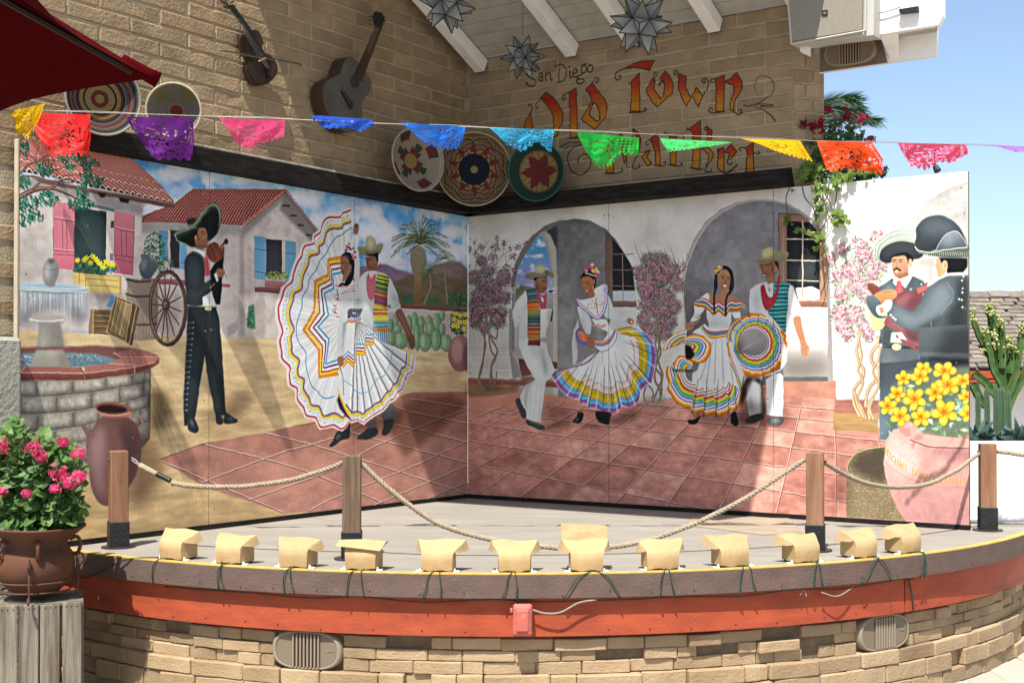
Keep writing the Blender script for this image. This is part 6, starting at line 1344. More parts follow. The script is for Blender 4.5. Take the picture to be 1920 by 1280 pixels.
def mural(side,fn,quad,name,label):
    W_,H_=1500,838;P=Painter(W_,H_,quad);fn(P);brush(P)
    im=bpy.data.images.new(name+'_paint',W_,H_,alpha=False,float_buffer=True);im.colorspace_settings.name='Non-Color'
    a=P.im[::-1];a=np.clip(a,0,1);a=np.where(a<=.04045,a/12.92,((a+.055)/1.055)**2.4);lu=a.mean(2,keepdims=True);a=np.clip(lu+(a-lu)*1.04,0,1)*1.32*np.clip(.70+.75*lu,.70,1)
    a=a*np.array([1.02,1.0,.93]);a=a/(1+np.maximum(a-.6,0)*.5)
    rg=np.random.RandomState(2);a=a*(1+(rg.rand(H_,W_,1)-.5)*.06)
    a=np.dstack([np.clip(a,0,.86),np.ones((H_,W_))]).astype(np.float32);im.pixels.foreach_set(a.ravel());im.update();im.pack()
    m=M(name+'_paint',(.5,.5,.5),.7,.05,3,.0006,70,spec=.12);n=m.node_tree
    ti=n.nodes.new('ShaderNodeTexImage');ti.image=im;uv=n.nodes.new('ShaderNodeUVMap');n.links.new(uv.outputs[0],ti.inputs[0])
    for k in n.nodes:
        if k.type=='VECT_MATH' and k.operation=='SCALE': n.links.new(ti.outputs[0],k.inputs[0])
    t=empty(name,side(1.83,.03));tag(t,label,'mural')
    for k in range(3):
        a,c=k*1.22+.0015,(k+1)*1.22-.0015;z0,z1=.03,2.074;th=.022
        V=[side(a,z0,0),side(c,z0,0),side(c,z1,0),side(a,z1,0)];nrm=DR if side is LW else DL
        me=bpy.data.meshes.new('board');inv=pmat(t).inverted()
        VV=V+[v-nrm*th for v in V];FF=[(0,1,2,3),(4,7,6,5),(0,4,5,1),(1,5,6,2),(2,6,7,3),(3,7,4,0)]
        me.from_pydata([tuple(inv@v) for v in VV],[],FF);u=me.uv_layers.new(name='UVMap')
        for p in me.polygons:
            for li in p.loop_indices:
                vi=me.loops[li].vertex_index%4;s_=(a,c,c,a)[vi]/3.66;s_=1-s_ if side is LW else s_
                u.data[li].uv=(s_,(0,0,1,1)[vi])
        me.materials.append(m);me.materials.append(m_edge)
        for p in me.polygons: p.material_index=0 if p.index==0 else 1
        o=bpy.data.objects.new('board',me);COL.objects.link(o);o.parent=t
    b=B();b.box(side(1.83,.016,-.011),DL if side is LW else DR,nrm,UP,3.66,.03,.028);b.build('foot_rail',m_beam,t)
    for k in range(3):
        for s_ in(k*1.22+.04,k*1.22+1.18):
            for z in(.12,.75,1.4,1.98):
                b=B();b.lathe([(0,.0012),(.004,.001),(.004,-.001)],side(s_,z,0),nrm,6);b.build('screw_head',m_lead,t)
    return t
mural(LW,paint_left,[(37,262),(879,404),(879,925.5),(35,1027)],'village_mural','painted mural of a village patio with fountain, violinist and white-skirted dancer, left of the corner')
mural(RW,paint_right,[(880,408),(1816.5,321.8),(1821,981),(879,926.5)],'arcade_mural','painted mural of white arches with dancing couples and two musicians, right of the corner')
b=B();b.box(LW(3.667,1.05,-.012),DL,DR,UP,.012,.028,2.05,.002);o=single(b,'end_batten',m_cover,LW(3.672,.03));tag(o,'thin cream batten closing the left end of the village mural','batten')
# ================================================================== STAGE
st=empty('stage',(CX,CY-RR,-.7));tag(st,'curved stage with grey deck, yellow edge line, red board and stacked brick base','stage')
def ring(b,r0,r1,z,a0,a1,n,flip=0):
    V=[];
    for i in range(n+1):
        a=a0+(a1-a0)*i/n;V+=[arc(a,r0,z),arc(a,r1,z)]
    b.add(V,[(2*i,2*i+1,2*i+3,2*i+2) for i in range(n)])
def slab(r0,r1,z0,z1,a0,a1,n):
    b=B();V=[]
    for i in range(n+1):
        a=a0+(a1-a0)*i/n;V+=[arc(a,r0,z0),arc(a,r1,z0),arc(a,r1,z1),arc(a,r0,z1)]
    Fc=[(4*i+j,4*i+(j+1)%4,4*i+4+(j+1)%4,4*i+4+j) for i in range(n) for j in range(4)]
    b.add(V,Fc+[(0,1,2,3),(4*n,4*n+3,4*n+2,4*n+1)]);return b
A0,A1=-1.25,1.5
for r0,r1 in((2.736,3.4495),(1.712,2.732)): slab(r0,r1,-.03,0,A0,A1,72).build('deck_panel',m_deck,st)
slab(.02,1.708,-.03,0,-3.1416,3.1416,72).build('deck_panel',m_deck,st)
slab(.3,3.44,-.104,-.034,-1.7,1.9,60).build('deck_frame',m_joint,st)
slab(3.446,3.493,.0005,.004,A0,A1,90).build('edge_strip',m_yellow,st)
slab(3.4505,3.494,-.104,0,A0,A1,90).build('rim_board',m_rim,st)
for a,c in((A0,.60),(.603,A1)): slab(3.38,3.452,-.281,-.106,a,c,60).build('red_board',m_red,st)
slab(3.0,3.384,-.70,-.283,A0,A1,60).build('mortar_core',m_joint,st)
b=B();q=[atz(1290,985),atz(1300,968),atz(1480,972),atz(1505,1000),atz(1430,1003)];q=[v+UP*.0015 for v in q];b.prism(q,UP*.002);b.build('bare_panel',m_deckbare,st)
rz=random.Random(4)
VENTA=[phi_of(-1.133,5.869),phi_of(1.645,6.285)]
SB=[brick_mesh(.2,.08,.16,k+50,'brick') for k in range(10)]
for me in SB:
    pass
z=-.700;hs=[.078,.088,.072,.058,.05,.055]
for ci,h in enumerate(hs):
    a=-.83+rz.uniform(0,.04)
    while a<1.22:
        inv=[pa for pa in VENTA if ci>=3 and pa-.0505<=a<pa+.0505]
        if inv: a=inv[0]+.0506
        Lb=rz.choice((.12,.16,.2,.22,.26,.28,.3))*(1 if ci<3 else .8);da=Lb/3.42
        for pa in VENTA:
            if ci>=3 and a<pa-.0505<a+da: da=pa-.0505-a;Lb=da*3.42
        if Lb<.03: a+=da+.0004;continue
        rr=(3.432 if ci<3 else 3.402)+rz.uniform(-.007,.009)
        if ci>=4 and rz.random()<.12: rr+=.022
        if rz.random()<.07: rr-=.03
        am=a+da/2;P=arc(am,rr-.08,z+h/2+rz.uniform(-.002,.002));X=Vector((math.cos(am),math.sin(am),0))
        # leave room for the two oval speakers
        t_=rz.uniform(-.014,.014);Xr=(X+UP*t_).normalized();Zr=(UP-X*t_).normalized();Y_=Zr.cross(Xr)
        place(SB[rz.randrange(10)],'brick',m_stone,st,P,Xr,Y_,Zr,((Lb-.003)/.2,1,(h-.001)/.08))
        a+=da
    z+=h
# ================================================================== OVAL SPEAKERS
def oval(loc,X,Nn,label,w_,h_,tilt=0):
    t=empty('oval_speaker',loc);tag(t,label,'speaker','tan oval louvred outdoor speakers')
    X=(X+UP*tilt).normalized();Z=Nn.cross(X).normalized();Z=Z if Z.z>0 else -Z
    def ov(s,k,n=40):
        out=[]
        for i in range(n):
            a=i/n*6.28318;c,s_=math.cos(a),math.sin(a);ex=.62
            out.append((s*w_/2*math.copysign(abs(c)**ex,c),s*h_/2*math.copysign(abs(s_)**.8,s_)))
        return [loc+X*x+Z*y+Nn*k for x,y in out]
    b=B();r=[ov(1,-.06),ov(1,.0),ov(.98,.012),ov(.93,.017),ov(.88,.013)];n=40;V=sum(r,[]);b.add(V,[(i*n+j,i*n+(j+1)%n,(i+1)*n+(j+1)%n,(i+1)*n+j) for i in range(4) for j in range(n)]);b.build('shell',m_vent,t,True)
    b=B();b.add(ov(.885,.010),[tuple(range(n))]);b.build('face',m_ventd,t)
    b=B();b.box(loc+X*(w_*.0)+Nn*.0105,X,Nn,Z,w_*.40,.002,h_*.84);b.build('slot_back',m_dark,t)
    for i in range(8):
        b=B();b.box(loc+X*(w_*(-.18+.0515*i))+Nn*.014,X,Nn,Z,w_*.026,.014,h_*.86,.002);b.build('louvre',m_vent,t)
    b=B()
    for i,(x0,x1) in enumerate(((.30,.315),(.325,.34),(.35,.365),(.375,.39))): b.box(loc+X*(w_*(x0+x1)/2)+Z*(h_*.02)+Nn*.012,X,Nn,Z,w_*.018,.002,h_*.045)
    b.build('maker_mark',m_vent,t);return t
for pa,lb in((VENTA[0],'tan oval louvred speaker set in the stage bricks, left of the red outlet box'),(VENTA[1],'tan oval louvred speaker set in the stage bricks, right of the red outlet box')):
    Nn=Vector((math.sin(pa),-math.cos(pa),0));X=Vector((math.cos(pa),math.sin(pa),0));oval(arc(pa,3.412,-.374),X,Nn,lb,.35,.178)
oval(onR(1594,97,.024),DR,DL,'tan oval louvred speaker on the eave board under the box loudspeaker',.335,.165)
# ================================================================== OUTLET BOX
ob=empty('outlet_box',arc(phi_of(-.131,5.744),3.46,-.20));tag(ob,'pink red weatherproof outlet box on the red stage board','outlet box')
Nn=Vector((0,-1,0));b=B();b.box(ob.location+Nn*.018,(1,0,0),(0,1,0),UP,.086,.045,.142,.008);b.build('housing',m_redbox,ob)
b=B();b.box(ob.location+Nn*.048,(1,0,0),(0,1,0),UP,.082,.022,.132,.010);b.box(ob.location+Nn*.060+UP*.002,(1,0,0),(0,1,0),UP,.058,.014,.10,.006);b.build('cover',m_redbox,ob)
b=B();b.box(ob.location+Nn*.04+Vector((-.050,0,.045)),(1,0,0),(0,1,0),UP,.012,.02,.02,.003);b.build('latch',m_redbox,ob)
# ================================================================== POSTS AND ROPE
posts=[((-2.245,6.63),28,m_post,'varnished square rope post at the stage left, nearest the geranium'),((-.969,6.20),6,m_post2,'grey-brown square rope post in front of the skirted dancer'),((1.336,6.50),-14,m_post,'square rope post in front of the right mural, middle of the stage side'),((2.512,7.385),-8,m_post,'square rope post by the white wall at the far right')]
PP=[]
for (x,y),rz_,mm,lb in posts:
    t=empty('rope_post',(x,y,0),math.radians(rz_));tag(t,lb,'post','square wooden rope posts on the stage')
    X=Vector((math.cos(math.radians(rz_)),math.sin(math.radians(rz_)),0));Y=Vector((-X.y,X.x,0));o=Vector((x,y,0))
    b=B();b.box(o+UP*.255,X,Y,UP,.088,.088,.49,.004);b.build('shaft',mm,t)
    b=B();b.box(o+UP*.070,X,Y,UP,.098,.098,.132,.003);b.build('sleeve',m_black,t)
    b=B();b.lathe([(0,.001),(.085,.001),(.085,.008),(0,.008)],o+X*.0,UP,20);b.build('base_plate',m_lead,t)
    for dx in(-.02,.02):
        for zz in(.04,.10):
            b=B();b.lathe([(0,.004),(.005,.003),(.005,0)],o-Y*.049+X*dx+UP*zz,-Y,8);b.build('bolt',m_lead,t)
    b=B();b.tube([o+X*.044+UP*.455,o+X*.058+UP*.455],.006,6);b.tube([o-X*.044+UP*.455,o-X*.058+UP*.455],.006,6);b.build('hook',m_rust,t)
    PP.append((o,X))
def rope(pts,label,seed,r=.0078,k=14):
    P=crsp(pts,k);L=[0]
    for a,c in zip(P,P[1:]): L.append(L[-1]+(c-a).length)
    n=int(L[-1]/.0065);Q=[];j=0
    for i in range(n+1):
        d=L[-1]*i/n
        while j<len(L)-2 and L[j+1]<d: j+=1
        u=(d-L[j])/max(1e-6,L[j+1]-L[j]);q=P[j].lerp(P[j+1],min(1,u));Q.append(q+mnoise.noise_vector(q*7+Vector((seed,0,0)))*.003)
    t=empty('rope',pts[len(pts)//2]);tag(t,label,'rope','twisted ropes slung between the posts')
    for s_ in range(3):
        V=[]
        for i,q in enumerate(Q):
            tg=(Q[min(i+1,n)]-Q[max(i-1,0)]).normalized();nx=tg.cross(UP).normalized();ny=tg.cross(nx);a=i*.0065/.062*6.283+s_*2.094
            V.append(q+nx*(r*.78*math.cos(a))+ny*(r*.78*math.sin(a)))
        b=B();b.tube(V,r,5);b.build('strand',m_rope,t,True,False)
    return t
def hang(u,v,p0,p1,f): # a point seen at (u,v) on the vertical plane between two posts
    return aty(u,v,p0[1]+(p1[1]-p0[1])*f)
p=[Vector((*q[0],0)) for q in posts]
rope([hang(322,903,p[0],p[1],.18),hang(350,909,p[0],p[1],.28),hang(400,912,p[0],p[1],.42),hang(460,911,p[0],p[1],.56),hang(530,902,p[0],p[1],.72),hang(590,887,p[0],p[1],.86),hang(642,867,p[0],p[1],1)],'short twisted rope sagging between the two left posts, black tape at its left end',1)
rope([hang(676,868,p[1],p[2],0),hang(740,925,p[1],p[2],.08),hang(820,980,p[1],p[2],.18),hang(900,1006,p[1],p[2],.27),hang(985,1020,p[1],p[2],.37),hang(1070,1028,p[1],p[2],.46),hang(1180,1020,p[1],p[2],.6),hang(1285,988,p[1],p[2],.72),hang(1400,932,p[1],p[2],.86),hang(1507,862,p[1],p[2],1)],'long twisted rope sagging almost to the deck between the middle posts',2)
rope([hang(1545,866,p[2],p[3],0),hang(1590,893,p[2],p[3],.16),hang(1640,909,p[2],p[3],.33),hang(1690,913,p[2],p[3],.5),hang(1740,907,p[2],p[3],.66),hang(1790,883,p[2],p[3],.83),hang(1836,850,p[2],p[3],1)],'twisted rope hanging in front of the painted flower jar, right of the third post',3)
rope([Vector((2.56,7.40,.455)),Vector((2.75,7.36,.43)),Vector((2.95,7.30,.415)),Vector((3.3,7.2,.42))],'end of twisted rope running from the last post out of the picture',4)
t=empty('taped_rope_end',hang(290,880,p[0],p[1],.05));tag(t,'wire hook and black taped splice holding the rope to the left post','rope splice')
a=hang(247,858,p[0],p[1],0);c=hang(262,872,p[0],p[1],.05);d=hang(285,884,p[0],p[1],.09);e_=hang(316,899,p[0],p[1],.16);f_=hang(325,905,p[0],p[1],.18)
b=B();b.tube(crsp([a,(a+c)/2+UP*.008,c+UP*.004,d],5),.004,5);b.tube(crsp([a-UP*.01,(a+c)/2-UP*.008,c,d],5),.0035,5);b.build('wire_hook',m_wire,t)
b=B();b.tube(crsp([c,d,d+(e_-d)*.3],4),.016,9,.014);b.build('knot',m_rope,t,True)
b=B();b.tube(crsp([d,e_,e_+(f_-e_)*.3],4),.0135,9);b.build('tape',m_black,t,True)
b=B()
for i in range(14):
    q=f_+Vector(mnoise.noise_vector(Vector((i*3.3,1,2))))*.006;b.tube([q,q+Vector((random.uniform(-.012,.02),random.uniform(-.01,.01),-random.uniform(.01,.03)))],.0012,3)
b.build('frayed_end',m_rope,t)
# ================================================================== FOOTLIGHTS UNDER PAPER
def footlight(x,y,lb,kind,seed):
    R=random.Random(seed);ph=phi_of(x,y)
    X=Vector((math.cos(ph),math.sin(ph),0));Nn=Vector((math.sin(ph),-math.cos(ph),0));Y=-Nn;o=Vector((x,y,0))
    t=empty('footlight',o,ph);tag(t,lb,'footlight','footlights under folded kraft paper along the stage edge')
    W=lambda a,c,z:o+X*a+Y*c+UP*z
    w2=.072+R.uniform(-.003,.003);h=.100+R.uniform(-.006,.008);top=h+.040;ww=.106+R.uniform(-.005,.007)
    j=lambda s=.008:R.uniform(-s,s)
    b=B();N_=10;sk=j(.10)
    rows=[(.009,-.026,w2*.97),(.030,-.029,w2*.98),(.055,-.030,w2),(.078,-.028,w2*1.01),(.092,-.020,w2*1.06),(.104,-.004,w2*1.17),(.118,.022,w2*1.34),(h+.036,.056,ww)]
    if kind=='hood': rows=rows[:5]+[(.110,.0,w2*1.02),(.125,.03,w2)]
    V=[];E_=[]
    for k,(z_,y_,w_) in enumerate(rows):
        for i in range(N_+1):
            u=2*i/N_-1;bow=.013*math.cos(u*1.4)*(1 if k<4 else .5**(k-3));ro=R.uniform(-1,1)
            V.append(W(w_*u+sk*max(0,k-3)*.03,y_-bow+.0012*ro,z_+(.003*math.sin(u*5+seed) if k==0 else 0)+(.0035*math.sin(u*4+seed) if k>5 else 0)+.008*sk*u*max(0,k-3)))
    n=N_+1;b.add(V,[(k*n+q,k*n+q+1,(k+1)*n+q+1,(k+1)*n+q) for k in range(len(rows)-1) for q in range(N_)])
    for sg,c in((-1,0),(1,N_)):
        S=[]
        for k in range(5):
            e=V[k*n+c];S+=[e,W(sg*(w2+.004),.03,rows[k][0]*.97+.002),W(sg*w2*.96,.082,rows[k][0]*.93+.003)]
        b.add(S,[(k*3+q,k*3+q+1,k*3+4+q,k*3+3+q) for k in range(4) for q in range(2)])
    b.build('paper_wrap',m_paper,t,True,False)
    b=B()
    if kind=='hood':
        pts=[[(-ww,.055,.128),(0,.060,.134),(ww,.055,.126)],[(-ww*1.04,.01,.134),(0,.012,.139),(ww*1.02,.01,.132)],[(-ww*1.08,-.040,.112),(-.01,-.046,.104),(ww*.9,-.042,.094)]]
        V2=[W(*q) for r in pts for q in r];b.add(V2,[(0,1,4,3),(1,2,5,4),(3,4,7,6),(4,5,8,7)]);b.add([W(ww,.055,.126),W(ww*1.02,.01,.132),W(ww*.9,-.042,.094),W(w2,.02,.088)],[(0,1,3),(1,2,3)])
    else:
        for sg,c in((-1,0),(1,N_)):
            S=[]
            for k in range(4,8):
                e=V[k*n+c];dr=(.004,.020,.036,.050)[k-4]*R.uniform(.8,1.15);S+=[e,e+X*sg*(.004+dr*.22)+Y*dr*.25-UP*dr]
            fb=B();fb.add(S,[(2*k,2*k+1,2*k+3,2*k+2) for k in range(3)]);fb.build('paper_flap',m_paper,t,False,False)
        if kind=='tall':
            T_=[W(-ww*.98,.055,h+.03),W(-ww*.3,.05,h+.03),W(ww*.3,.052,h+.028),W(ww*.95,.055,h+.026)];U_=[W(-ww*1.0,.085,h+.105),W(-ww*.35,.075,h+.100),W(ww*.3,.083,h+.098),W(ww,.080,h+.090)];Mi=[a.lerp(c_,.5)+Y*R.uniform(-.01,.01) for a,c_ in zip(T_,U_)]
            b.add(T_+Mi+U_,[(i+o_,i+1+o_,i+5+o_,i+4+o_) for i in range(3) for o_ in(0,4)])
    if b.v: b.build('paper_brim',m_paper,t,False,False)
    b=B();b.box(W(0,.035,.012),X,Y,UP,.12,.085,.022,.002);b.build('lamp_base',m_dark,t)
    for sx in(-1,1):
        b=B();b.box(W(sx*.086,-.012,.004),X,Y,UP,.026,.022,.006,.001);b.box(W(sx*.079,-.018,.010),X,Y,UP,.006,.01,.014,.001);b.build('foot',m_feet,t)
bags=[(336,1047,'flare','leftmost paper-covered footlight, partly shaded, right of the first post'),(442,1055,'flare','second paper-covered footlight from the stage left'),(563,1061,'flare','third paper-covered footlight from the stage left'),(684,1066,'hood','paper-covered footlight with a flat hood folded forward, by the second post'),(824,1069,'flare','paper-covered footlight next to the right of the flat-hooded one'),(965,1070,'flare','paper-covered footlight at the middle, above the red outlet box'),(1097,1068,'tall','paper-covered footlight with an extra tall paper flap standing up'),(1231,1063,'flare','paper-covered footlight next to the right of the tall-flapped one'),(1357,1057,'flare','paper-covered footlight second to the right of the tall-flapped one'),(1479,1048,'flare','paper-covered footlight just left of the third post'),(1586,1040,'flare','paper-covered footlight just right of the third post'),(1684,1034,'flare','rightmost paper-covered footlight, under the painted flower jar')]
bp_=[]
for i,(u,v,k,lb) in enumerate(bags):
    q=atz(u,v);ph=phi_of(q.x,q.y);q=arc(ph,3.405,0);bp_.append(ph);footlight(q.x,q.y,lb,k,i*3+1)
# cord with loops over the edge
cd=empty('light_cord',arc(0,3.5,-.11));tag(cd,'dark green light cord looped over the stage edge at every footlight','cord')
Rr_=random.Random(7)
for i,ph in enumerate(bp_):
    for k in range(2 if i not in(0,) else 2):
        d0=Rr_.uniform(-.006,.008)+.004*k;sp=(.014 if i in(6,10) else .003)*(1 if k else -1)
        if i==0: P=[arc(ph,3.42,.008),arc(ph-.005,3.49,.010),arc(ph-.012,3.503,-.02),arc(ph-.014,3.503,-.07),arc(ph-.013,3.498,-.112)]
        else: P=[arc(ph+d0,3.42,.008),arc(ph+d0+.002,3.485,.010),arc(ph+d0+sp,3.504,-.010),arc(ph+d0+sp*1.6,3.505,-.055),arc(ph+d0+sp*2.2+.003*math.sin(i),3.502,-.100),arc(ph+d0+sp*2.2,3.485,-.116)]
        b=B();b.tube(crsp(P,5),.0026,5);b.build('wire',m_cord,cd,True)
b=B();b.tube(crsp([arc(bp_[0]-.02,3.42,.008),arc(bp_[0]-.06,3.5,.0),arc(bp_[0]-.10,3.51,-.05),arc(bp_[0]-.16,3.49,-.12),arc(bp_[0]-.23,3.47,-.15)],6),.0035,5);b.build('wire',m_cord,cd,True)
pts=[]
a=bp_[0]
while a<bp_[-1]+.01:
    pts.append(arc(a,3.468,-.112-.012*abs(math.sin(a*16))-.004*math.sin(a*43)));a+=.03
b=B();b.tube(pts,.003,5);b.build('wire',m_cord,cd,True)
pb=ob.location
b=B();b.tube(crsp([pb+Vector((.045,-.03,.045)),pb+Vector((.10,-.03,.03)),pb+Vector((.17,-.03,.035)),pb+Vector((.25,-.02,.075)),arc(bp_[6]+.01,3.485,-.115)],6),.004,5);b.build('wire',m_wire,cd,True)
for u,v,du in((1405,1112,0),):
    q=aty(u,v,5.98);b=B();b.box(q,(1,0,0),(0,1,0),UP,.03,.02,.022,.004);b.build('plug',m_cord,cd);b=B();b.box(q+Vector((.034,0.008,.003)),(1,.2,0),(0,1,0),UP,.028,.02,.02,.004);b.build('plug',m_cord,cd)
b=B();b.tube(crsp([aty(1540,1110,6.02),aty(1570,1117,6.05),aty(1600,1100,6.12)],5),.003,4);b.tube(crsp([aty(1500,1115,5.98),aty(1508,1105,6.0),aty(1512,1118,5.99)],5),.003,4);b.build('wire',m_wire,cd,True)
for i in range(34):
    a=-.86+i*.062+Rr_.uniform(-.01,.01)
    for r_,z_ in((3.494,-.085+Rr_.uniform(-.01,.01)),(3.452,-.262+Rr_.uniform(-.008,.008))):
        b=B();b.lathe([(0,.0016),(.0042,.0012),(.0042,0)],arc(a,r_,z_),(math.sin(a),-math.cos(a),0),6);b.build('nail',m_lead,st)
# a conduit down the red board at the right
q=phi_of(*oncyl(1708,1090,3.468)[:2]) if 'oncyl' in globals() else phi_of(1.77,6.31)
b=B();b.tube([arc(.604,3.468,-.115),arc(.612,3.468,-.2),arc(.615,3.468,-.28)],.005,6);o=single(b,'grey_conduit',m_lead,arc(.61,3.468,-.2));tag(o,'thin grey conduit running down the red board at the right','conduit')
# ================================================================== BUNTING
lineP=[aty(-900,172,6.40),aty(-60,201,6.46),aty(80,207.5,6.47),aty(500,222,6.49),aty(725,232,6.5),aty(1080,246,6.53),aty(1500,263,6.58),aty(1800,271,6.63),aty(2000,280,6.67),aty(2500,296,6.72),aty(3300,310,6.85)]
LP=crsp(lineP,10)
b=B();b.tube(LP,.0017,4);b.tube([q+Vector((0,.02,.006+.004*math.sin(i*.9))) for i,q in enumerate(LP)],.0013,4);o=single(b,'bunting_string',m_string,LP[30],True);tag(o,'pair of thin strings carrying the paper flags across the stage','string')
def flag(name,label,outline,hexcol,depth,pat,seed,dl=0,amp=1):
    """outline = top-left, top-right, then bottom edge right to left; a sheet hung from the string"""
    R=random.Random(seed);col=lin(hexcol)
    m=M('tissue_'+name,col,.55,.06,40,.0008,60,trans=.42,spec=.35)
    TL,TR_=outline[0],outline[1];bot=outline[2:][::-1]           # left to right
    NX,NY=54,36
    def bt(u):
        x=u*(len(bot)-1);i=min(int(x),len(bot)-2);f=x-i;return(bot[i][0]*(1-f)+bot[i+1][0]*f,bot[i][1]*(1-f)+bot[i+1][1]*f)
    yb=6.5+(TL[0]-900)*.0001
    V=[];
    for j in range(NY+1):
        v=j/NY
        for i in range(NX+1):
            u=i/NX;t=(TL[0]+(TR_[0]-TL[0])*u,TL[1]+(TR_[1]-TL[1])*u);q=bt(u)
            x=t[0]+(q[0]-t[0])*v;y=t[1]+(q[1]-t[1])*v
            V.append(aty(x,y,yb-.004+depth*v+amp*(.018*math.sin(u*7+seed)*v+.012*math.sin(u*13+v*6+seed*2)*v+.005*abs(math.sin(u*9+v*14+seed))*v+.004*math.sin(u*37+v*5)*v)))
    Fc=[]
    def hole(u,v):
        x=abs(u-.5);r=math.hypot((u-.5)*1.25,(v-.5));a=math.atan2(v-.5,(u-.5)*1.25)
        if v<.07: return False
        if v>.93: return (u*13)%1<.5 if pat!='zig' else abs(((u*9)%1)-.5)*2<(v-.93)/.07*1.0
        if u<.035 or u>.965: return (v*20)%1<.35 and False
        if .05<u<.10 or .90<u<.95: return .3<(v*14)%1<.62
        if .84<v<.90: return .3<(u*16)%1<.62
        if pat=='sun':
            if .20<r<.40: return abs(math.sin(a*11+r*9))>.86
            return .44<r<.50 and math.sin(a*24)>.3
        if pat=='grid' and u>.68: return .25<(u*15)%1<.85 and .2<(v*6)%1<.8
        if r<.06: return r>.03
        if .09<r<.19: return abs(math.cos(a*3+seed))>.94 or (.10<r<.13 and math.sin(a*9)>.6)
        if .23<r<.33: return math.sin(a*7+r*30+seed)>.80
        n=math.sin(u*31+math.sin(v*17+seed)*2)*math.sin(v*27+math.cos(u*19)*2)
        return n>.8 and r>.34
    for j in range(NY):
        for i in range(NX):
            if not hole((i+.5)/NX,(j+.5)/NY):
                a=j*(NX+1)+i;Fc.append((a,a+1,a+NX+2,a+NX+1))
    o=V[NX//2];me=bpy.data.meshes.new(name);me.from_pydata([tuple(x-o) for x in V],[],Fc);me.polygons.foreach_set('use_smooth',[True]*len(me.polygons));me.materials.append(m)
    ob_=bpy.data.objects.new('paper_flag',me);COL.objects.link(ob_);ob_.location=o;tag(ob_,label,'paper flag','cut tissue paper flags on the string')
flag('a','yellow cut-paper flag at the far left, half under the red umbrella',[(30,207),(84,194),(72,228),(52,262),(30,248),(6,228)],'f0c400',.06,'f',1)
flag('b','red cut-paper flag with flowers, second from the left',[(78,212),(169,215),(170,262),(166,293),(128,293),(90,290),(64,246)],'dc1a18',-.02,'f',2)
flag('c','purple cut-paper flag with zigzag hem, above the painted house roof',[(236,219),(362,221),(364,270),(358,301),(326,301),(290,300),(272,276),(246,238)],'6a1c86',.05,'zig',3)
flag('d','pink cut-paper flag hanging over the sunlit bricks',[(411,222),(535,226),(532,256),(500,267),(462,282),(444,270),(424,238)],'f0508c',.10,'f',4)
flag('e','crumpled blue cut-paper flag in front of the guitar',[(583,216),(698,224),(700,236),(676,248),(655,240),(610,242),(588,224)],'2a62d8',.09,'f',5,amp=2.2)
flag('f','bright blue cut-paper flag with a sunburst, above the red-flowered basket',[(752,230),(873,238),(868,262),(856,280),(830,281),(800,272),(775,250)],'2a80f4',.06,'sun',6)
flag('g','light blue cut-paper flag partly folded, above the green basket',[(918,240),(1040,243),(1036,262),(1034,288),(1008,266),(980,286),(950,272),(932,252)],'38b4e4',.07,'sun',7,amp=1.8)
flag('h','green cut-paper flag with a pointed corner before the word Market',[(1081,247),(1198,259),(1197,290),(1160,290),(1145,312),(1120,316),(1100,286)],'18c848',.06,'grid',8)
flag('i','pale green cut-paper flag blown almost flat, over the word Market',[(1238,260),(1372,267),(1330,275),(1290,280),(1252,285),(1244,272)],'50e07c',.16,'grid',9)
flag('j','yellow cut-paper flag blown to a point, left of the orange one',[(1390,260),(1500,264),(1524,303),(1490,295),(1450,282),(1420,268)],'f4c408',.14,'f',10)
flag('k','orange cut-paper flag with a shiny sheen before the flowering vine',[(1531,264),(1636,268),(1656,300),(1655,328),(1620,322),(1585,318),(1552,324)],'f04808',.0,'f',11,amp=1.4)
flag('l','rose pink cut-paper flag against the sky above the arcade mural',[(1683,268),(1812,272),(1816,288),(1786,306),(1758,304),(1738,320),(1708,312),(1692,286)],'f4567c',.05,'f',12,amp=1.6)
flag('m','lilac cut-paper flag at the far right edge of the picture',[(1855,271),(1960,278),(1958,286),(1930,284),(1905,286),(1880,278)],'a864c8',.12,'f',13)
# ================================================================== BASKETS
def basket(u_or_P,ax,R,dep,pat,label,rim=None,n=20,outer=(.52,.44,.32),rot=0):
    P=Vector(u_or_P);z=Vector(ax).normalized();x=(UP-z*UP.dot(z)).normalized();y=z.cross(x);sd=96
    t=empty('coiled_basket',P);tag(t,label,'basket','coiled woven baskets on the ledge')
    def surf(side):
        b=B();V=[];prof=[]
        for i in range(n):
            for k in range(3):
                f=(i+k/3)/n
                r=R*min(1,1.25*f-.25*f*f) ;h=dep*(f**2.6)+ (.0042*math.sin(k/3*math.pi))*(1 if side>0 else -1) - (0 if side>0 else .012)
                prof.append((r,h,i))
        prof.append((R,dep-(0 if side>0 else .004),n-1))
        for r,h,i in prof:
            for j in range(sd):
                a=j/sd*6.28318;V.append(P+x*(r*math.cos(a+rot))+y*(r*math.sin(a+rot))+z*h)
        Fc=[];C=[]
        for q in range(len(prof)-1):
            i=prof[q][2]
            for j in range(sd):
                c=pat(i/(n-1),j/sd,i,j) if side>0 else outer
                lm=sum(c)/3;c=tuple((lm+(v-lm)*.78)*(.74 if (j+i)%2 and side>0 else .95) for v in c)
                Fc.append((q*sd+j,q*sd+(j+1)%sd,(q+1)*sd+(j+1)%sd,(q+1)*sd+j));C.append(c)
        b.v=V;b.f=Fc;b.c=C;return b
    surf(1).build('bowl',m_basket,t,True)
    surf(-1).build('outside',m_basket,t,True)
    b=B();b.tube([P+x*(R*math.cos(a/40*6.2832))+y*(R*math.sin(a/40*6.2832))+z*(dep) for a in range(41)],.0065,6,cap=False,col=rim or outer);b.build('rim',m_basket,t,True)
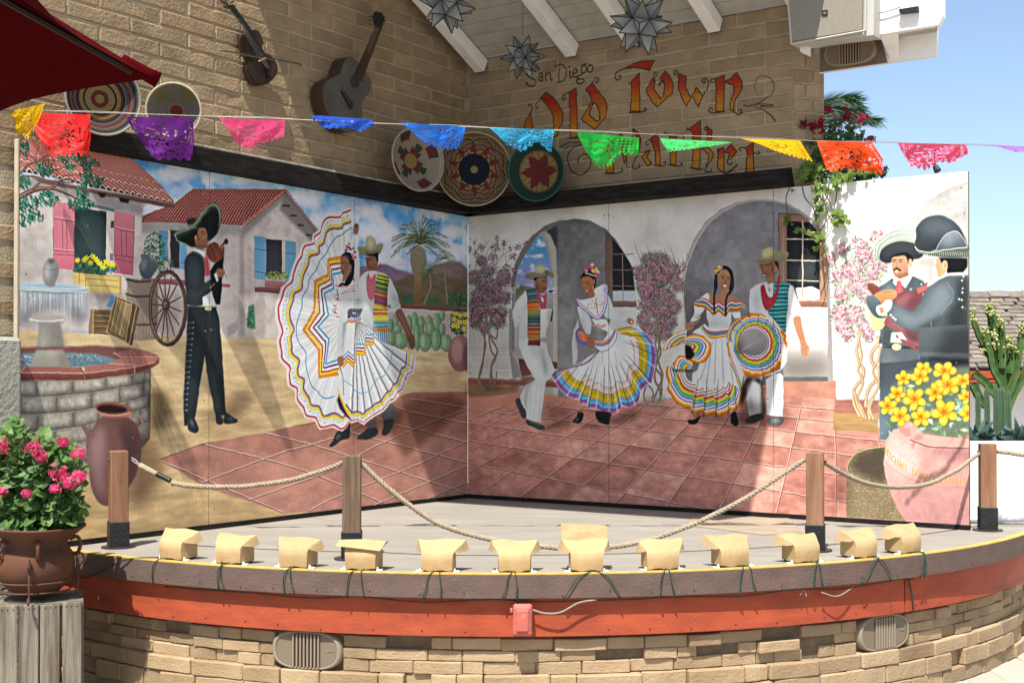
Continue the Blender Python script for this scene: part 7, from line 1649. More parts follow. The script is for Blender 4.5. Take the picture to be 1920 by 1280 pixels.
YE,RD,DB,NV,CR,GR,BK,OR=(.24,.17,.035),(.13,.012,.012),(.018,.012,.010),(.008,.010,.026),(.25,.195,.125),(.012,.040,.028),(.012,.015,.012),(.18,.08,.02)
def pat_rings(f,a,i,j):
    return (YE,YE,RD,RD,YE,YE,YE,DB,YE,YE,RD,DB,(.1,.1,.1),(.05,.06,.06),RD,OR,(.05,.06,.06),DB,(.05,.06,.06),CR)[min(19,i)]
def pat_grey(f,a,i,j):
    if f<.18: return (.2,.012,.012)
    if f<.25: return CR
    if f>.55 and (abs(a-.88)<.05 or abs(a-.12)<.04): return (.2,.16,.03)
    return (.2,.175,.14) if ((j+2*i)%4) else (.11,.095,.07)
def pat_star(petals,rin,rout,ci,cs,cb,ce=None,k2=None):
    def f_(f,a,i,j):
        if f<rin: return ci
        s_=abs(((a*petals)%1)-.5)*2
        if f<rin+(rout-rin)*(1-s_*.95): return cs
        if ce and f>.9: return ce
        if k2 and f>.62:
            s2=abs(((a*petals*.75+.3)%1)-.5)*2
            if s2<.38 and f<.88: return k2
        return cb
    return f_
def pat_big(f,a,i,j):
    if f<.05: return YE
    if f<.36: return NV
    s_=abs(((a*10)%1)-.5)*2
    if f<.42: return YE if j%6<4 else RD
    if f<.72: return RD if (i+int(a*20)*1)%3==0 or s_*.5+.2>f*1.0 and s_>.4 else (YE if f<.5 else (.16,.11,.06))
    s2=abs(((a*8)%1)-.5)*2
    e=.72+.14*(1-s2)
    if f<e: return (.14,.085,.035)
    if f<e+.05: return DB
    if f<e+.09: return YE
    return (.12,.06,.022)
def pat_green(f,a,i,j):
    s_=abs(((a*6)%1)-.5)*2
    if f<.28+.30*(1-s_): return RD
    if f<.60: return YE if j%5 else OR
    if f<.66: return (.15,.08,.02)
    return GR
pf=pat_star(8,.16,.42,YE,RD,CR,(.30,.25,.18))
def pat_flow(f,a,i,j):
    if f>.62 and f<.92 and (abs(((a*4+.35)%1)-.5)<.16): return RD if f<.85 and abs(((a*4+.35)%1)-.5)<.11 else GR
    c=pf(f,a,i,j)
    if c==CR and f<.55 and abs(((a*4)%1)-.5)<.13: return (.03,.05,.03)
    return c
CAMV=lambda P:(OC-Vector(P)).normalized()
q=onL(187,186,.12);basket(q+Vector((0,0,.0)),(DR*.55+CAMV(q)*.75+UP*.05),.190,.07,pat_rings,'large dark basket with yellow rings, left on the ledge under the umbrella tip',(.25,.22,.18))
q=onL(331,209,.13);basket(q,(DR*.15+DL*.35+CAMV(q)*.9),.145,.11,pat_grey,'pale grey deep basket with a red centre, behind the purple flag',(.36,.33,.25),outer=(.36,.32,.24))
q=onL(770,302,.14);basket(q,(DR*1.0+CAMV(q)*.38+UP*.1),.215,.085,pat_flow,'cream basket with red flowers leaning against the left wall',(.30,.25,.18),outer=(.2,.12,.07),rot=.2)
q=aty(889,318,9.0);basket(q,CAMV(q)+UP*.08,.255,.05,pat_big,'largest basket, dark blue centre and red star, standing in the corner',(.3,.24,.18),n=24,outer=(.2,.15,.1))
q=onR(1012,322,.14);basket(q,(DL*.5+CAMV(q)*.7-DR*.12),.205,.075,pat_green,'green-rimmed basket with a red star, right of the corner',(.03,.08,.06),outer=(.03,.08,.06))
# ================================================================== VIOLIN AND GUITAR
def Lq(ox,oy,sc,off): return lambda x,y,o=0:onL(ox+x/sc,oy+y/sc,off+o)
Q=Lq(390,0,3.369,.005)
vi=empty('violin',Q(330,400));tag(vi,'dark old violin hung on the sunlit bricks','violin')
def outl(f,t,o=0,k=4): return crsp([f(*map(float,a.split(',')),o) for a in t.split()],k,True)
b=B();b.prism(outl(Q,'280,190 318,198 342,240 352,275 340,300 352,330 385,348 420,375 440,430 430,475 395,515 345,540 300,538 265,505 248,460 245,425 262,395 255,370 232,345 218,300 212,255 228,215'),-DR*.035);b.build('body',m_viol,vi)
b=B();b.prism(outl(Q,'284,200 314,208 332,245 340,275 328,300 340,336 378,358 408,380 426,430 416,470 386,503 342,526 304,524 276,496 260,456 258,428 274,396 266,364 244,340 230,298 226,258 240,222',.001),DR*.006);b.build('belly',m_viol,vi)
def bar(f,P,wd,th,m,name,par,o=0):
    b=B();pts=[f(*q,o) for q in P];b.tube(pts,wd,6);return b.build(name,m,par,True)
b=B();b.prism([Q(118,40,.02),Q(150,30,.02),Q(285,215,.02),Q(345,330,.02),Q(325,345,.02),Q(262,222,.02)],DR*.012);b.build('fingerboard',m_black,vi)
bar(Q,[(80,0),(95,18),(118,22),(128,40),(112,48),(100,34)],.008,0,m_viol,'scroll',vi,.02)
for x,y in((100,10),(140,20),(120,60),(155,52)): bar(Q,[(x,y),(x+22,y-10)],.004,0,m_black,'peg',vi,.02)
b=B();b.prism([Q(360,420,.012),Q(385,432,.012),Q(395,500,.012),Q(372,490,.012)],DR*.008);b.build('tailpiece',m_black,vi)
b=B();b.prism([Q(318,382,.01),Q(362,362,.01),Q(364,370,.03),Q(320,390,.03)],DR*.004);b.build('bridge',m_paper,vi)
for i in range(4):
    b=B();b.tube([Q(128+i*6,38,.03),Q(330+i*8,378-i*4,.036),Q(368+i*5,425+i*2,.024)],.0011,3);b.build('string',m_string,vi)
for t_ in('288,360 292,400 306,425','378,352 384,385 402,402'):
    b=B();b.tube([Q(*map(float,a.split(',')),.009) for a in t_.split()],.003,4);b.build('sound_hole',m_black,vi)
bo_=empty('violin_bow',Q(350,365,.06));tag(bo_,'thin violin bow slanting across the violin strings','bow')
bar(Q,[(60,315),(260,345),(450,378),(600,410)],.0035,0,m_viol,'stick',bo_,.05);bar(Q,[(90,325),(400,378),(590,417)],.002,0,m_wire,'hair',bo_,.045);bar(Q,[(590,405),(620,415),(648,422)],.005,0,m_wire,'frog',bo_,.05)
G_=Lq(390,0,3.369,.065)
gu=empty('guitar',G_(880,600));tag(gu,'weathered grey acoustic guitar hung on the shaded bricks','guitar')
ol='885,362 915,365 950,405 975,440 1010,480 1028,530 1020,580 985,625 968,660 972,720 968,790 940,825 900,835 850,825 800,780 765,735 738,680 724,620 725,560 745,520 790,490 830,470 845,430 862,385'
b=B();b.prism(outl(G_,ol,-.002),-DR*.105);b.build('side',m_guits,gu)
b=B();b.prism(outl(G_,ol,0),DR*.004);b.build('soundboard',m_guit,gu)
b=B();b.lathe([(0,0),(.036,0),(.036,.002)],G_(925,518,.005),DR,24);b.build('sound_hole',m_black,gu);
b=B();b.tube([G_(925,518,.006)+ (DL*math.cos(a/20*6.2832)+UP*math.sin(a/20*6.2832))*.042 for a in range(21)],.003,4,cap=False);b.build('rosette',m_guits,gu)
b=B();b.prism([G_(835,578,.005),G_(855,572,.005),G_(915,680,.005),G_(895,692,.005)],DR*.008);b.build('bridge',m_black,gu)
b=B();b.prism([G_(915,492,.006),G_(962,512,.006),G_(1085,190,.012),G_(1052,172,.012)],DR*.016);b.build('neck',m_guits,gu)
b=B();b.prism([G_(1052,172,.012),G_(1085,190,.012),G_(1106,120,.0),G_(1090,85,-.01),G_(1050,75,-.01),G_(1038,110,.0)],DR*.014);b.build('headstock',m_black,gu)
for i,(x,y) in enumerate(((1035,105),(1033,130),(1036,155),(1104,110),(1106,132),(1100,155))):
    b=B();b.tube([G_(x,y,0),G_(x+(-14 if i<3 else 14),y,0)],.005,5);b.build('peg',m_lead,gu)
for i in range(6):
    b=B();b.tube([G_(1056+i*4.6,168+i*2,.03),G_(850+i*9,585+i*16,.014)],.0009,3);b.build('string',m_string,gu)
b=B();b.prism([G_(872,620,.0045),G_(880,600,.0045),G_(915,650,.0045),G_(905,672,.0045)],DR*.002);b.build('scratch_plate',m_black,gu)
# ================================================================== GLASS STARS
def star(P,R,label,rot,chain):
    t=empty('glass_star',P);tag(t,label,'star lantern','glass star lanterns hanging under the roof')
    bm=bmesh.new();bmesh.ops.create_icosphere(bm,subdivisions=1,radius=R*.50);bm.faces.ensure_lookup_table()
    E_=Matrix.Rotation(rot,3,'Z')@Matrix.Rotation(rot*.7+.3,3,'X');fr_b=B()
    for f in bm.faces:
        vs=[E_@v.co for v in f.verts];c=sum(vs,Vector())/3;L=R*(1.0 if True else .9);tip=c.normalized()*L
        bb_=B();bb_.add([P+v*.99 for v in vs]+[P+tip],[(0,1,3),(1,2,3),(2,0,3)]);bb_.build('glass_point',m_glass,t)
        for v in vs: fr_b.tube([P+v,P+tip],.0034,4)
        for i in range(3): fr_b.tube([P+vs[i],P+vs[(i+1)%3]],.0034,4)
    bm.free();fr_b.build('lead_frame',m_lead,t)
    b=B();n=int(chain/.02)
    for i in range(n):
        o=P+UP*(R*.95+.012+i*.019);x,y=((1,0,0),(0,1,0))[i%2],None;x=Vector(x)
        b.tube([o+x*(.004*math.cos(a/6*6.2832))+UP*(.012*math.sin(a/6*6.2832)) for a in range(7)],.0012,3,cap=False)
    b.build('chain',m_lead,t)
star(aty(838,8,8.0),.185,'glass star lantern nearest the left wall, cut by the top of the picture',.5,.35)
star(aty(980,108,8.55),.150,'small glass star lantern on a chain beside the word San',1.1,.42)
star(aty(1202,46,7.9),.205,'large glass star lantern hanging above the word Town',.2,.30)
# ================================================================== UMBRELLA
zt=1.65;k=(zt-ZC)*F/569.;tip=aty(289,147,k/1.0) if 0 else None
tipP=aty(289,145,(1.65-ZC)/((714.6-145)/F));Rb=.99
Rb=1.35;tipP.z=1.65;cen=tipP-Vector((math.cos(.461),math.sin(.461),0))*Rb
um=empty('patio_umbrella',(cen.x,cen.y,-.7));tag(um,'dark red canvas patio umbrella reaching in at the top left','umbrella')
cz=[cen+Vector((math.cos(.461+i*math.pi/4),math.sin(.461+i*math.pi/4),0))*Rb for i in range(8)]
for q in cz:q.z=1.65
ap=Vector((cen.x,cen.y,2.22))
for i in range(8):
    a_,c_=cz[i],cz[(i+1)%8];b=B();N_=8;V=[]
    for r in range(N_+1):
        f=r/N_
        for s_ in range(7):
            g_=s_/6;e=a_.lerp(c_,g_);sag=.045*math.sin(math.pi*g_)*f*f;e=e.lerp(cen+UP*1.65-Vector((0,0,cen.z)),.06*math.sin(math.pi*g_)) if 0 else e
            q=ap.lerp(e,f);q.z+=.05*math.sin(math.pi*f)-sag*.0;
            q=q.lerp(Vector((cen.x,cen.y,q.z)),.07*math.sin(math.pi*g_)*f);V.append(q)
    b.add(V,[(r*7+s_,r*7+s_+1,(r+1)*7+s_+1,(r+1)*7+s_) for r in range(N_) for s_ in range(6)])
    b.build('canopy_panel',m_umb,um,True,False)
    b=B();b.tube([ap-UP*.03,ap.lerp(a_,.5)+UP*.02,a_.lerp(ap,.04)-UP*.012],.010,6);b.build('rib',m_umbrib,um)
    b=B();d_=(a_-ap).normalized();b.tube([a_-d_*.09+UP*.004,a_-d_*.02,a_+d_*.012],.017,8,.022);b.build('corner_pocket',m_umb,um,True)
b=B();b.tube([Vector((cen.x,cen.y,-.7)),Vector((cen.x,cen.y,2.28))],.022,12);b.build('pole',m_umbrib,um)
b=B();b.lathe([(0,0),(.25,0),(.25,.05),(.06,.09),(0,.09)],(cen.x,cen.y,-.7),UP,24);b.build('base',m_umbrib,um)
# ================================================================== LEAVES
def leafcard(b,P,N_,up_,s,kind,R):
    N_=N_.normalized();x=N_.cross(up_);x=x.normalized() if x.length>1e-4 else N_.orthogonal().normalized();y=x.cross(N_).normalized()
    if kind=='round':
        k=8;V=[P]+[P+(x*math.cos(a)+y*math.sin(a))*s*(1+.12*math.sin(a*5))+N_*(s*.22*math.cos(a*2+1)+s*.12) for a in[i/k*6.2832+.39 for i in range(k-1)]];V.append(P+y*s*-.25)
        b.add(V,[(0,i,i+1) for i in range(1,k-1)])
    elif kind=='lobed':
        pts=[(0,-.1),(.55,-.35),(.95,.05),(.6,.35),(.7,.85),(.2,.75),(0,1.15),(-.25,.75),(-.7,.8),(-.6,.3),(-.95,0),(-.5,-.4)]
        V=[P+(x*a+y*c)*s+N_*(s*.25*(abs(a)-.3)) for a,c in pts];b.add(V+[P+y*s*.25],[(i,(i+1)%12,12) for i in range(12)])
    else:
        V=[P,P+x*s*.3+y*s*.5,P+y*s*1.2,P-x*s*.3+y*s*.5];b.add(V,[(0,1,2),(0,2,3)])
def cloud(b,c,r,n,s,kind,R,out=.7):
    for i in range(n):
        d=Vector((R.gauss(0,1),R.gauss(0,1),R.gauss(0,1))).normalized();q=c+Vector((d.x*r[0],d.y*r[1],d.z*r[2]))*(R.random()**.4)
        nn_=(d*out+UP*.5+Vector((R.gauss(0,.5),R.gauss(0,.5),R.gauss(0,.4)))).normalized();leafcard(b,q,nn_,UP*-.4+d,s*R.uniform(.6,1.25),kind,R)
def blossom(c,r,n,R,s=.02,m=m_pink,name='blossom',par=None,jag=1):
    b=B()
    for i in range(n):
        d=Vector((R.gauss(0,1),R.gauss(0,1),R.gauss(0,1))).normalized();q=c+Vector((d.x*1.25,d.y,d.z*.95))*r*R.uniform(.25,1.1)
        x=d.orthogonal().normalized();y=d.cross(x)
        for k in range(5):
            a=k*1.2566+R.random();e=x*math.cos(a)+y*math.sin(a);f_=x*math.cos(a+1.57)+y*math.sin(a+1.57)
            b.add([q,q+e*s*.6+f_*s*.35+d*s*.15,q+e*s*1.05+d*s*.1,q+e*s*.6-f_*s*.35+d*s*.15],[(0,1,2),(0,2,3)])
    return b.build(name,m,par,False,False)
Rg=random.Random(21)
# ---- crate, iron stand, pot, geranium
cr0=aty(62,1131,5.45);cr0.z=-.085
crt=empty('wooden_crate',(cr0.x,cr0.y,-.7),math.radians(22));tag(crt,'upended weathered slatted wooden crate under the geranium pot','crate')
Xc=Vector((math.cos(math.radians(22)),math.sin(math.radians(22)),0));Yc=Vector((-Xc.y,Xc.x,0));cc=Vector((cr0.x-.015,cr0.y+.10,0));hw=.165
top=-.075;hh=.51
def cbox(name,P,sx,sy,sz): b=B();b.box(P,Xc,Yc,UP,sx,sy,sz,.002);b.build(name,m_crate,crt)
for i in range(4):
    w_=.076;cbox('slat',cc+Xc*(-hw+.042+i*.083+(.004 if i==3 else 0))-Yc*(hw+.006)+UP*(top-hh/2-.003*i%.007),w_,.012,hh)
    cbox('slat',cc+Yc*(-hw+.042+i*.083)-Xc*(hw+.006)+UP*(top-hh/2),.012,w_,hh)
    cbox('slat',cc+Yc*(-hw+.042+i*.083)+Xc*(hw+.006)+UP*(top-hh/2),.012,w_,hh)
for i in range(4): cbox('slat',cc+Yc*(-hw+.042+i*.083)+UP*(top-.008),2*hw,.08,.014)
for a in(-1,1):
    for c in(-1,1): cbox('corner_post',cc+Xc*a*(hw-.02)+Yc*c*(hw-.02)+UP*(top-.02-hh/2),.032,.032,hh-.02)
b=B();
for i in range(4):
    for s_ in(-.02,0,.022):
        b.lathe([(0,.0015),(.003,.001),(.003,0)],cc+Xc*(-hw+.042+i*.083+s_)-Yc*(hw+.0125)+UP*(top-.018),-Yc,6)
b.build('nail',m_lead,crt)
pc=aty(68,1050,5.52);pz=.075;pc=Vector((pc.x,pc.y,0))
pot=empty('clay_pot',pc+UP*(pz-.12));tag(pot,'round brown clay pot with flared lip and loop handles','pot')
b=B();b.lathe([(.0,-.125),(.085,-.125),(.125,-.09),(.152,-.045),(.160,0),(.150,.045),(.128,.075),(.120,.088),(.135,.105),(.168,.135),(.198,.160),(.196,.168),(.160,.150),(.122,.11),(.10,.10),(.0,.10)],pc+UP*pz,(.03,-.02,1),44,.03);b.build('body',m_clay,pot,True)
for a in(-1.15,-2.2,.3,1.8):
    d_=Vector((math.cos(a),math.sin(a),0));b=B();b.tube(crsp([pc+d_*.135+UP*(pz+.10),pc+d_*.165+UP*(pz+.11),pc+d_*.178+UP*(pz+.08),pc+d_*.17+UP*(pz+.045),pc+d_*.15+UP*(pz+.035)],4),.0085,7);b.build('handle',m_clay,pot,True)
b=B();b.lathe([(0,.0),(.115,.0)],pc+UP*(pz+.115),UP,20);b.build('soil',m_soil,pot)
ist=empty('iron_stand',pc+UP*-.07);tag(ist,'curled wrought iron stand holding the clay pot on the crate','plant stand')
for rr,zz in((.150,.005),(.14,-.035)):
    b=B();b.tube([pc+Vector((rr*math.cos(a/30*6.2832),rr*math.sin(a/30*6.2832),zz)) for a in range(31)],.004,5,cap=False);b.build('ring',m_rust,ist,True)
for a in(-1.35,-2.95,.2,1.7):
    d_=Vector((math.cos(a),math.sin(a),0));P=[pc+d_*.172+UP*.055,pc+d_*.195+UP*.085,pc+d_*.185+UP*.115,pc+d_*.165+UP*.105,pc+d_*.168+UP*.07,pc+d_*.172+UP*0,pc+d_*.168+UP*-.05,pc+d_*.18+UP*-.072,pc+d_*.20+UP*-.065,pc+d_*.19+UP*-.045]
    b=B();b.tube(crsp(P,5),.0042,6);b.build('leg',m_rust,ist,True)
ger=empty('geranium',pc+UP*(pz+.1));tag(ger,'leafy geranium with bright pink flower heads in the clay pot','plant')
bl=B();bs=B()
def gp_(u,v,dy=0): return aty(u,v,5.52+dy)
def gl(u,v,ru,rv,n,m=bl):
    for i in range(int(n*.45)):
        a=Rg.random()*6.28;r=math.sqrt(Rg.random());q=gp_(u+ru*r*math.cos(a),v+rv*r*math.sin(a),Rg.uniform(-.13,.15))
        nn_=Vector((Rg.gauss(-.1,.5),Rg.gauss(-.6,.4),Rg.gauss(.75,.4)));leafcard(m,q,nn_,Vector((Rg.gauss(0,1),Rg.gauss(0,1),.3)),Rg.uniform(.017,.036),'round',Rg)
for a in((28,815,24,30,90),(10,870,40,40,150),(70,880,45,45,190),(30,930,50,50,230),(95,925,45,50,210),(125,905,30,40,110),(110,845,26,22,70),(135,950,26,28,80),(60,965,60,32,180),(105,970,35,30,110),(30,975,42,26,120),(145,870,16,18,34),(20,900,60,60,140),(80,830,28,20,40),(-30,900,50,90,160)): gl(*a)
bl.build('foliage',m_leaf,ger,False,False)
bd=B()
for a in((40,940,60,60,240),(100,940,42,50,160),(20,890,50,50,140),(115,975,26,18,60)): gl(*a,bd)
bd.build('foliage',m_leafd,ger,False,False)
for i in range(26):
    q=gp_(Rg.uniform(0,140),Rg.uniform(810,960),Rg.uniform(-.05,.12));bs.tube(crsp([pc+Vector((Rg.uniform(-.06,.06),Rg.uniform(-.06,.06),pz+.11)),pc.lerp(q,.4)+UP*.1,q],4),.0035,4)
bs.build('stem',m_stem,ger,True)
for u,v,r in((60,835,13),(74,855,10),(145,850,11),(115,884,16),(134,903,16),(150,892,10),(102,916,8),(118,828,7),(4,836,13),(2,921,9),(48,925,7)):
    c=gp_(u,v,-.17);blossom(c,r*5.4/F*1.15,26,Rg,.0145,m_pink,'flower_head',ger)
for o,q in((crt,(-2.383,5.886,-.825)),(pot,(-2.400,5.962,-.117)),(ist,(-2.400,5.962,-.144)),(ger,(-2.400,5.962,.120))): o.location=q;o.scale=(1.08,1.08,1.08)  # crate, pot, stand and geranium scaled up about the camera, resulting positions typed in
# ---- trailing vine, red flowers, palm behind the building corner
vn=empty('flowering_vine',RW(2.75,2.1,-.25));tag(vn,'trailing green vine with crimson flowers spilling over the arcade mural','vine')
Rv=random.Random(9)
def vcl(b,u,v,ru,rv,n,o,s,kind='lobed'):
    for i in range(int(n*.7)):
        a=Rv.random()*6.28;r=math.sqrt(Rv.random());q=onR(u+ru*r*math.cos(a),v+rv*r*math.sin(a),o+Rv.uniform(-.03,.04))
        nn_=DL*1.0+UP*Rv.gauss(.5,.5)+DR*Rv.gauss(0,.6);leafcard(b,q,nn_,UP*-1+DR*Rv.gauss(0,.5),s*Rv.uniform(.45,1.05),kind,Rv)
b=B()
for a in((1570,290,55,45,300,-.25,.03),(1530,300,30,40,140,-.15,.03),(1600,325,50,14,110,-.15,.028),(1560,330,60,12,120,-.08,.028),(1580,250,40,25,120,-.35,.028),(1640,320,24,14,40,-.2,.028)): vcl(b,*a)
b.build('foliage',m_leafd,vn,False,False)
b=B()
for a in((1520,318,26,16,40,.02,.032),(1580,326,22,12,40,.02,.03),(1630,322,26,8,24,0,.028),(1590,268,16,10,26,-.25,.03),(1538,350,12,18,26,.05,.03),(1570,343,10,10,12,.06,.034),(1533,390,9,26,26,.05,.03),(1572,405,14,12,26,.06,.034),(1584,418,10,8,10,.06,.03),(1500,330,14,10,18,.02,.03),(1520,440,5,7,5,.05,.03),(1536,442,7,14,14,.05,.03),(1530,455,6,16,16,.05,.03),(1546,468,5,8,6,.05,.028),(1500,432,10,6,9,.05,.03),(1480,418,8,5,6,.05,.026),(1475,414,5,4,4,.05,.026),(1487,358,3,4,3,.05,.03),(1478,408,4,8,3,.05,.028),(1557,360,5,8,4,.05,.026)): vcl(b,*a)
b.build('foliage',m_vine,vn,False,False)
b=B()
for t_ in('1482,350 1474,370 1476,400 1474,412','1504,350 1510,372 1524,388 1530,410 1536,440 1546,470 1552,500 1548,530 1538,556','1520,350 1538,370 1550,390 1546,420 1530,440','1570,345 1568,370 1560,400 1545,420 1535,445','1545,360 1556,380 1560,395','1515,440 1530,450 1545,455','1495,425 1510,435 1520,437','1540,470 1544,500 1546,530 1540,550','1536,330 1538,352 1530,380','1555,340 1550,372 1528,400 1538,430'):
    b.tube(crsp([onR(*map(float,a.split(',')),.045+Rv.uniform(-.01,.01)) for a in t_.split()],5),.0045,4,.002)
b.build('stem',m_stem,vn,True)
for u,v,r,n in((1490,236,13,10),(1502,234,9,7),(1546,206,15,12),(1580,212,16,14),(1612,224,15,12),(1632,262,9,7),(1652,322,12,10),(1520,236,12,9),(1535,240,12,9),(1540,252,10,8),(1626,328,10,8),(1538,226,9,6)):
    blossom(onR(u,v,-.1 if u<1540 else -.3),r*8.1/F*.9,n,Rv,.026,m_crim,'flower_cluster',vn)
b=B()
for (u,v) in((1490,236),(1546,206),(1580,212),(1612,224),(1632,262),(1652,322)): b.tube(crsp([onR(u,v,-.2),onR((u+1575)/2,(v+270)/2-3,-.25),onR(1575,285,-.3)],4),.004,4)
b.build('stem',m_stem,vn,True)
pl=empty('palm_tree',aty(1500,290,11.5));tag(pl,'dark green palm fronds arching out behind the brick corner','palm')
for t_ in('1500,215 1545,190 1590,182 1600,183','1500,235 1560,195 1600,190 1616,202','1490,250 1550,208 1600,212 1650,228','1490,260 1560,226 1600,220 1640,226','1480,240 1530,214 1570,206 1606,206'):
    P=crsp([aty(*map(float,a.split(',')),11.5) for a in t_.split()],8);b=B();b.tube(P,.010,4,.003);n=len(P)
    for i,q in enumerate(P[2:-1]):
        tg=(P[i+3]-P[i+2]).normalized() if i+3<n else Vector((1,0,0))
        for k in range(2):
            for sg in(-1,1):
                L_=.20*(1-.5*i/n);d_=(tg*.8+UP*sg*.45+Vector((0,Rv.uniform(-.5,.5),-.18))).normalized()*L_;o=q+tg*.03*k
                b.add([o-tg*.016,o+tg*.016,o+d_],[(0,1,2)])
    b.build('frond',m_palm,pl,False,False)
b=B();b.tube([Vector((aty(1440,300,11.7).x,11.7,-.7)),Vector((aty(1440,300,11.7).x,11.7,2.9))],.14,12);b.build('trunk',m_stem,pl)
# spotlight on the mural top
for (u,v,lb) in((1757,318,'small black spotlight behind the rose pink flag'),):
    q=onR(u,v,-.06) if u<1800 else aty(u,v,7.9);t=empty('spotlight',q);tag(t,lb,'spotlight')
    b=B();b.tube([q+Vector((-.012,0,.02)),q+Vector((.0,-.015,-.012))],.016,10,.022);b.build('lamp_head',m_black,t)
    b=B();b.tube([q+Vector((-.012,0,.02)),q+Vector((-.016,0,.10))],.005,6);b.build('bracket',m_black,t)
# ================================================================== RIGHT SIDE: WALL, PLANTS, HOUSE
b=B();b.box((4.4,7.86,-.105),(1,0,0),(0,1,0),UP,3.76,.16,1.19,.006);o=single(b,'white_wall',m_white,(3.9,7.86,0));tag(o,'low white stuccoed wall right of the arcade mural','wall')
b=B();b.tube([Vector((2.48,7.76,.025)),Vector((3.4,7.70,.022))],.016,8);o=single(b,'white_pipe',m_wpaint,(2.9,7.74,.02));tag(o,'thin pale pipe lying at the foot of the white wall','pipe')
b=B();b.box((4.4,9.3,-.165),(1,0,0),(0,1,0),UP,3.7,2.7,1.07);o=single(b,'planting_bed',m_soil,(4.4,9.3,-.1));tag(o,'raised soil bed behind the low white wall','planter')
def column(b,P,r,nr,n=5,twist=0):
    """ribbed cactus stem along a path"""
    P=crsp(P,6);k=len(P);V=[];t0=(P[1]-P[0]).normalized();nx=t0.orthogonal().normalized();m_=nr*4
    for i,p_2 in enumerate(P):
        t=(P[min(i+1,k-1)]-P[max(i-1,0)]).normalized();nx=(nx-t*nx.dot(t)).normalized();ny=t.cross(nx);f=i/(k-1);R_=r*(1-.2*f)*(1 if f<.97 else .5)*(1+.05*math.sin(i*1.7))
        for j in range(m_):
            a=j/m_*6.2832;q=R_*(1,.80,.66,.80)[j%4] if nr>5 else R_*(1,.62,.5,.62)[j%4]
            V.append(p_2+nx*(q*math.cos(a))+ny*(q*math.sin(a)))
    b.add(V,[(i*m_+j,i*m_+(j+1)%m_,(i+1)*m_+(j+1)%m_,(i+1)*m_+j) for i in range(k-1) for j in range(m_)]+[tuple((k-1)*m_+j for j in range(m_))])
eu=empty('candelabra_cactus',aty(1885,820,8.7));tag(eu,'tall branching green euphorbia cactus topped with yellow buds','cactus')
S_=lambda t_,y=8.7,ro=0:[aty(*map(float,a.split(',')),y+ro) for a in t_.split()]
br=[('1885,830 1884,760 1876,700 1868,650 1860,600 1855,570',.040),('1868,690 1852,660 1836,630 1826,602 1822,585',.028),('1878,720 1862,690 1856,660 1850,640 1850,620',.030),('1876,690 1880,650 1878,620 1877,598',.028),('1884,760 1892,700 1894,660 1892,636',.034),('1890,740 1904,700 1912,650 1918,612',.030),('1884,780 1900,740 1922,700 1935,640',.034),('1870,660 1866,640 1864,625',.032),('1892,700 1900,660 1903,655',.03)]
for i,(t_,r) in enumerate(br):
    b=B();column(b,S_(t_,8.7,.1*math.sin(i*2)),r,4 if i else 4);b.build('branch',m_cactus,eu)
Rk=random.Random(3);b=B()
for (u,v) in((1855,570),(1856,578),(1857,590),(1822,585),(1824,596),(1850,620),(1850,632),(1877,598),(1877,610),(1892,636),(1893,646),(1918,612),(1864,625),(1865,636),(1866,650),(1903,655),(1850,645),(1916,625),(1888,655),(1845,660),(1935,640)):
    for k_ in range(14):
        q=aty(u+Rk.uniform(-7,7),v+Rk.uniform(-6,6),8.66+Rk.uniform(-.05,.05));b.lathe([(0,-.008),(.009,0),(.006,.009),(0,.012)],q,UP,6)
o=b.build('bud',m_bud,eu,True);o['kind']='stuff'
b=B()
cl=empty('columnar_cactus',aty(1872,820,8.25));tag(cl,'clump of blue-green columnar cactus in front of the euphorbia','cactus')
for i,(u,v0,v1,r) in enumerate(((1833,830,735,.020),(1850,830,726,.022),(1867,835,720,.022),(1878,838,724,.030),(1890,838,730,.022))):
    b=B();column(b,[aty(u,v0,8.25),aty(u+1,(v0+v1)/2,8.25),aty(u,v1,8.25)],r,8);b.build('column',m_cactus2,cl)
for lb,c0_,sd_ in (('spiky blue-green agave at the edge of the arcade mural',(1830,830),5),('spiky agave beside the foot of the columnar cactus',(1868,838),6),('spiky agave at the right edge of the picture',(1912,832),7)):
    ag=empty('agave',aty(*c0_,8.1));tag(ag,lb,'agave');Ra=random.Random(sd_)
    for i in range(13):
        a=Ra.uniform(-2.9,-.2);L_=Ra.uniform(30,62);b0=aty(*c0_,8.1+Ra.uniform(-.06,.06));e=aty(c0_[0]+L_*math.cos(a),c0_[1]+L_*math.sin(a)*.95,8.05+Ra.uniform(-.2,.15));md=b0.lerp(e,.45)+UP*.015
        sd__=(e-b0).cross(Vector((0,1,0))).normalized()*.017;th=Vector((0,-.010,0));b=B();b.add([b0-sd__,b0+sd__,md+sd__*1.15,e,md-sd__*1.15,b0+th*-1,md-th*1],[(0,4,6,5),(5,6,2,1),(4,3,6),(6,3,2),(0,5,1),(0,1,2,4),(4,2,3)]);b.build('leaf',m_agave,ag,False,False)
for i in range(2):
    t_=('1826,700 1846,715 1862,735 1870,745','1824,720 1838,748 1850,765')[i];b=B();column(b,S_(t_,8.5),.036,4);o=b.build('branch',m_cactus,eu)
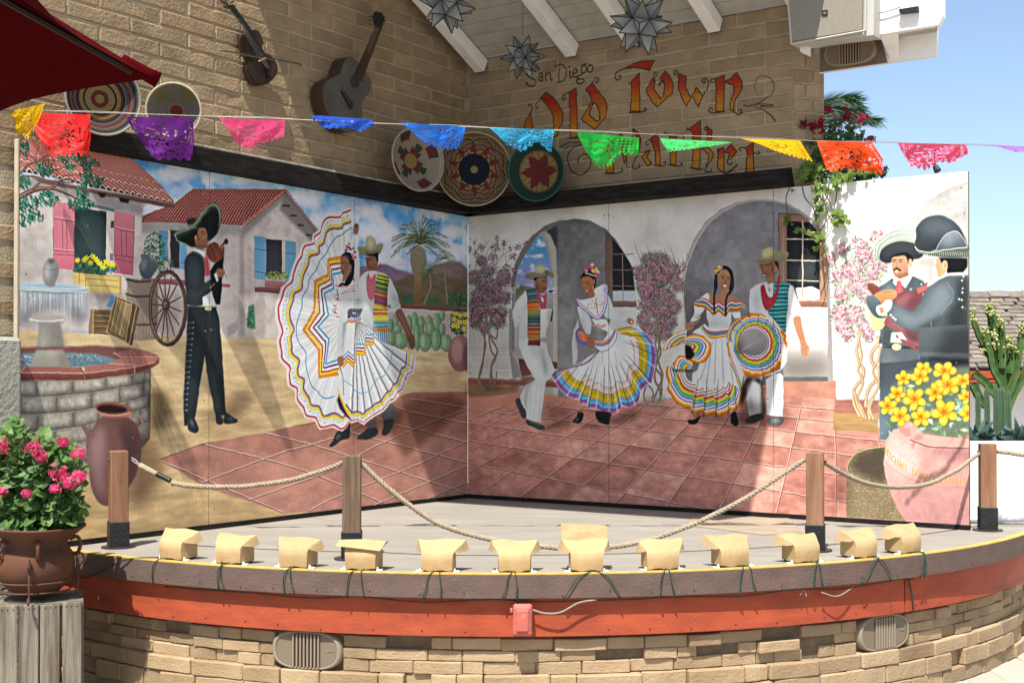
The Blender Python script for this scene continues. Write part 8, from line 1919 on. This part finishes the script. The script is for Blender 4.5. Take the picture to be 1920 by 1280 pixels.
# house beyond
hs=empty('house',(6.0,14.2,-.7));tag(hs,'white house with brown shingle roof and red eave behind the cactus','house')
b=B();b.box((7.0,15.6,.13),(1,0,0),(0,1,0),UP,5.6,2.6,1.66);b.build('wall',m_white,hs)
ra,rb_=Vector((4.0,14.0,1.00)),Vector((4.0,15.6,1.88));ud=(rb_-ra).normalized();nr_=Vector((1,0,0)).cross(ud);Lr=(rb_-ra).length
b=B();b.box((6.9,0,0)and(Vector((6.9,14.8,1.43))-nr_*.03),(1,0,0),ud,nr_,5.8,Lr,.05);b.build('roof',m_shingle,hs)
rows=17;bw=.17
sh=bpy.data.meshes.new('shingle');tb=B();tb.box((0,0,0),(1,0,0),(0,1,0),(0,0,1),bw-.008,.15,.018);sh.from_pydata([tuple(v) for v in tb.v],[],tb.f);sh.materials.append(m_shingle)
Rh=random.Random(2)
tilt=Matrix.Rotation(math.radians(-4),3,'X')
for r in range(rows):
    for i in range(11):
        P=ra+ud*(.05+r*(Lr-.05)/rows)+Vector((.22+i*bw+(r%2)*.08+Rh.uniform(-.02,.02),0,0))+nr_*(.014+Rh.uniform(0,.008))
        if P.x<4.08: continue
        u2=(ud-nr_*.12).normalized();n2=Vector((1,0,0)).cross(u2);place(sh,'shingle',m_shingle,hs,P,Vector((1,0,0)),u2,n2,(Rh.uniform(.8,1.1),1,1))
for i in range(9):
    b=B();b.box(rb_+Vector((.25+i*.24,0,.03+.008*(i%2))),(1,0,0),ud,nr_,.235,.16,.03,.004);b.build('ridge_cap',m_shingle,hs)
b=B();b.box((6.9,13.98,.93),(1,0,0),(0,1,0),UP,5.8,.05,.08,.004);b.build('fascia_board',m_red,hs)
b=B();b.box((6.9,14.02,.86),(1,0,0),(0,1,0),UP,5.8,.12,.03,.004);b.build('eave_strip',m_red,hs)
b=B();b.box((6.9,14.15,.83),(1,0,0),(0,1,0),UP,5.8,.3,.02);b.build('soffit',m_wboard,hs)
# a few leaves of a tree over the ridge
b=B();Rt=random.Random(5)
for i in range(60): leafcard(b,aty(1912+Rt.uniform(-10,30),556+Rt.uniform(-4,4),17),Vector((Rt.gauss(0,1),-1,Rt.gauss(.5,.5))),UP,.06,'x',Rt)
o=b.build('foliage',m_leafd,None,False,False);tt=empty('distant_tree',(7.0,17,-.7));tag(tt,'sliver of dark tree foliage above the shingle roof ridge','tree');o.parent=tt;o.matrix_local=pmat(tt).inverted()
b=B();b.tube([Vector((7.0,17,-.7)),Vector((7.0,17,1.95))],.12,8);b.build('trunk',m_stem,tt)
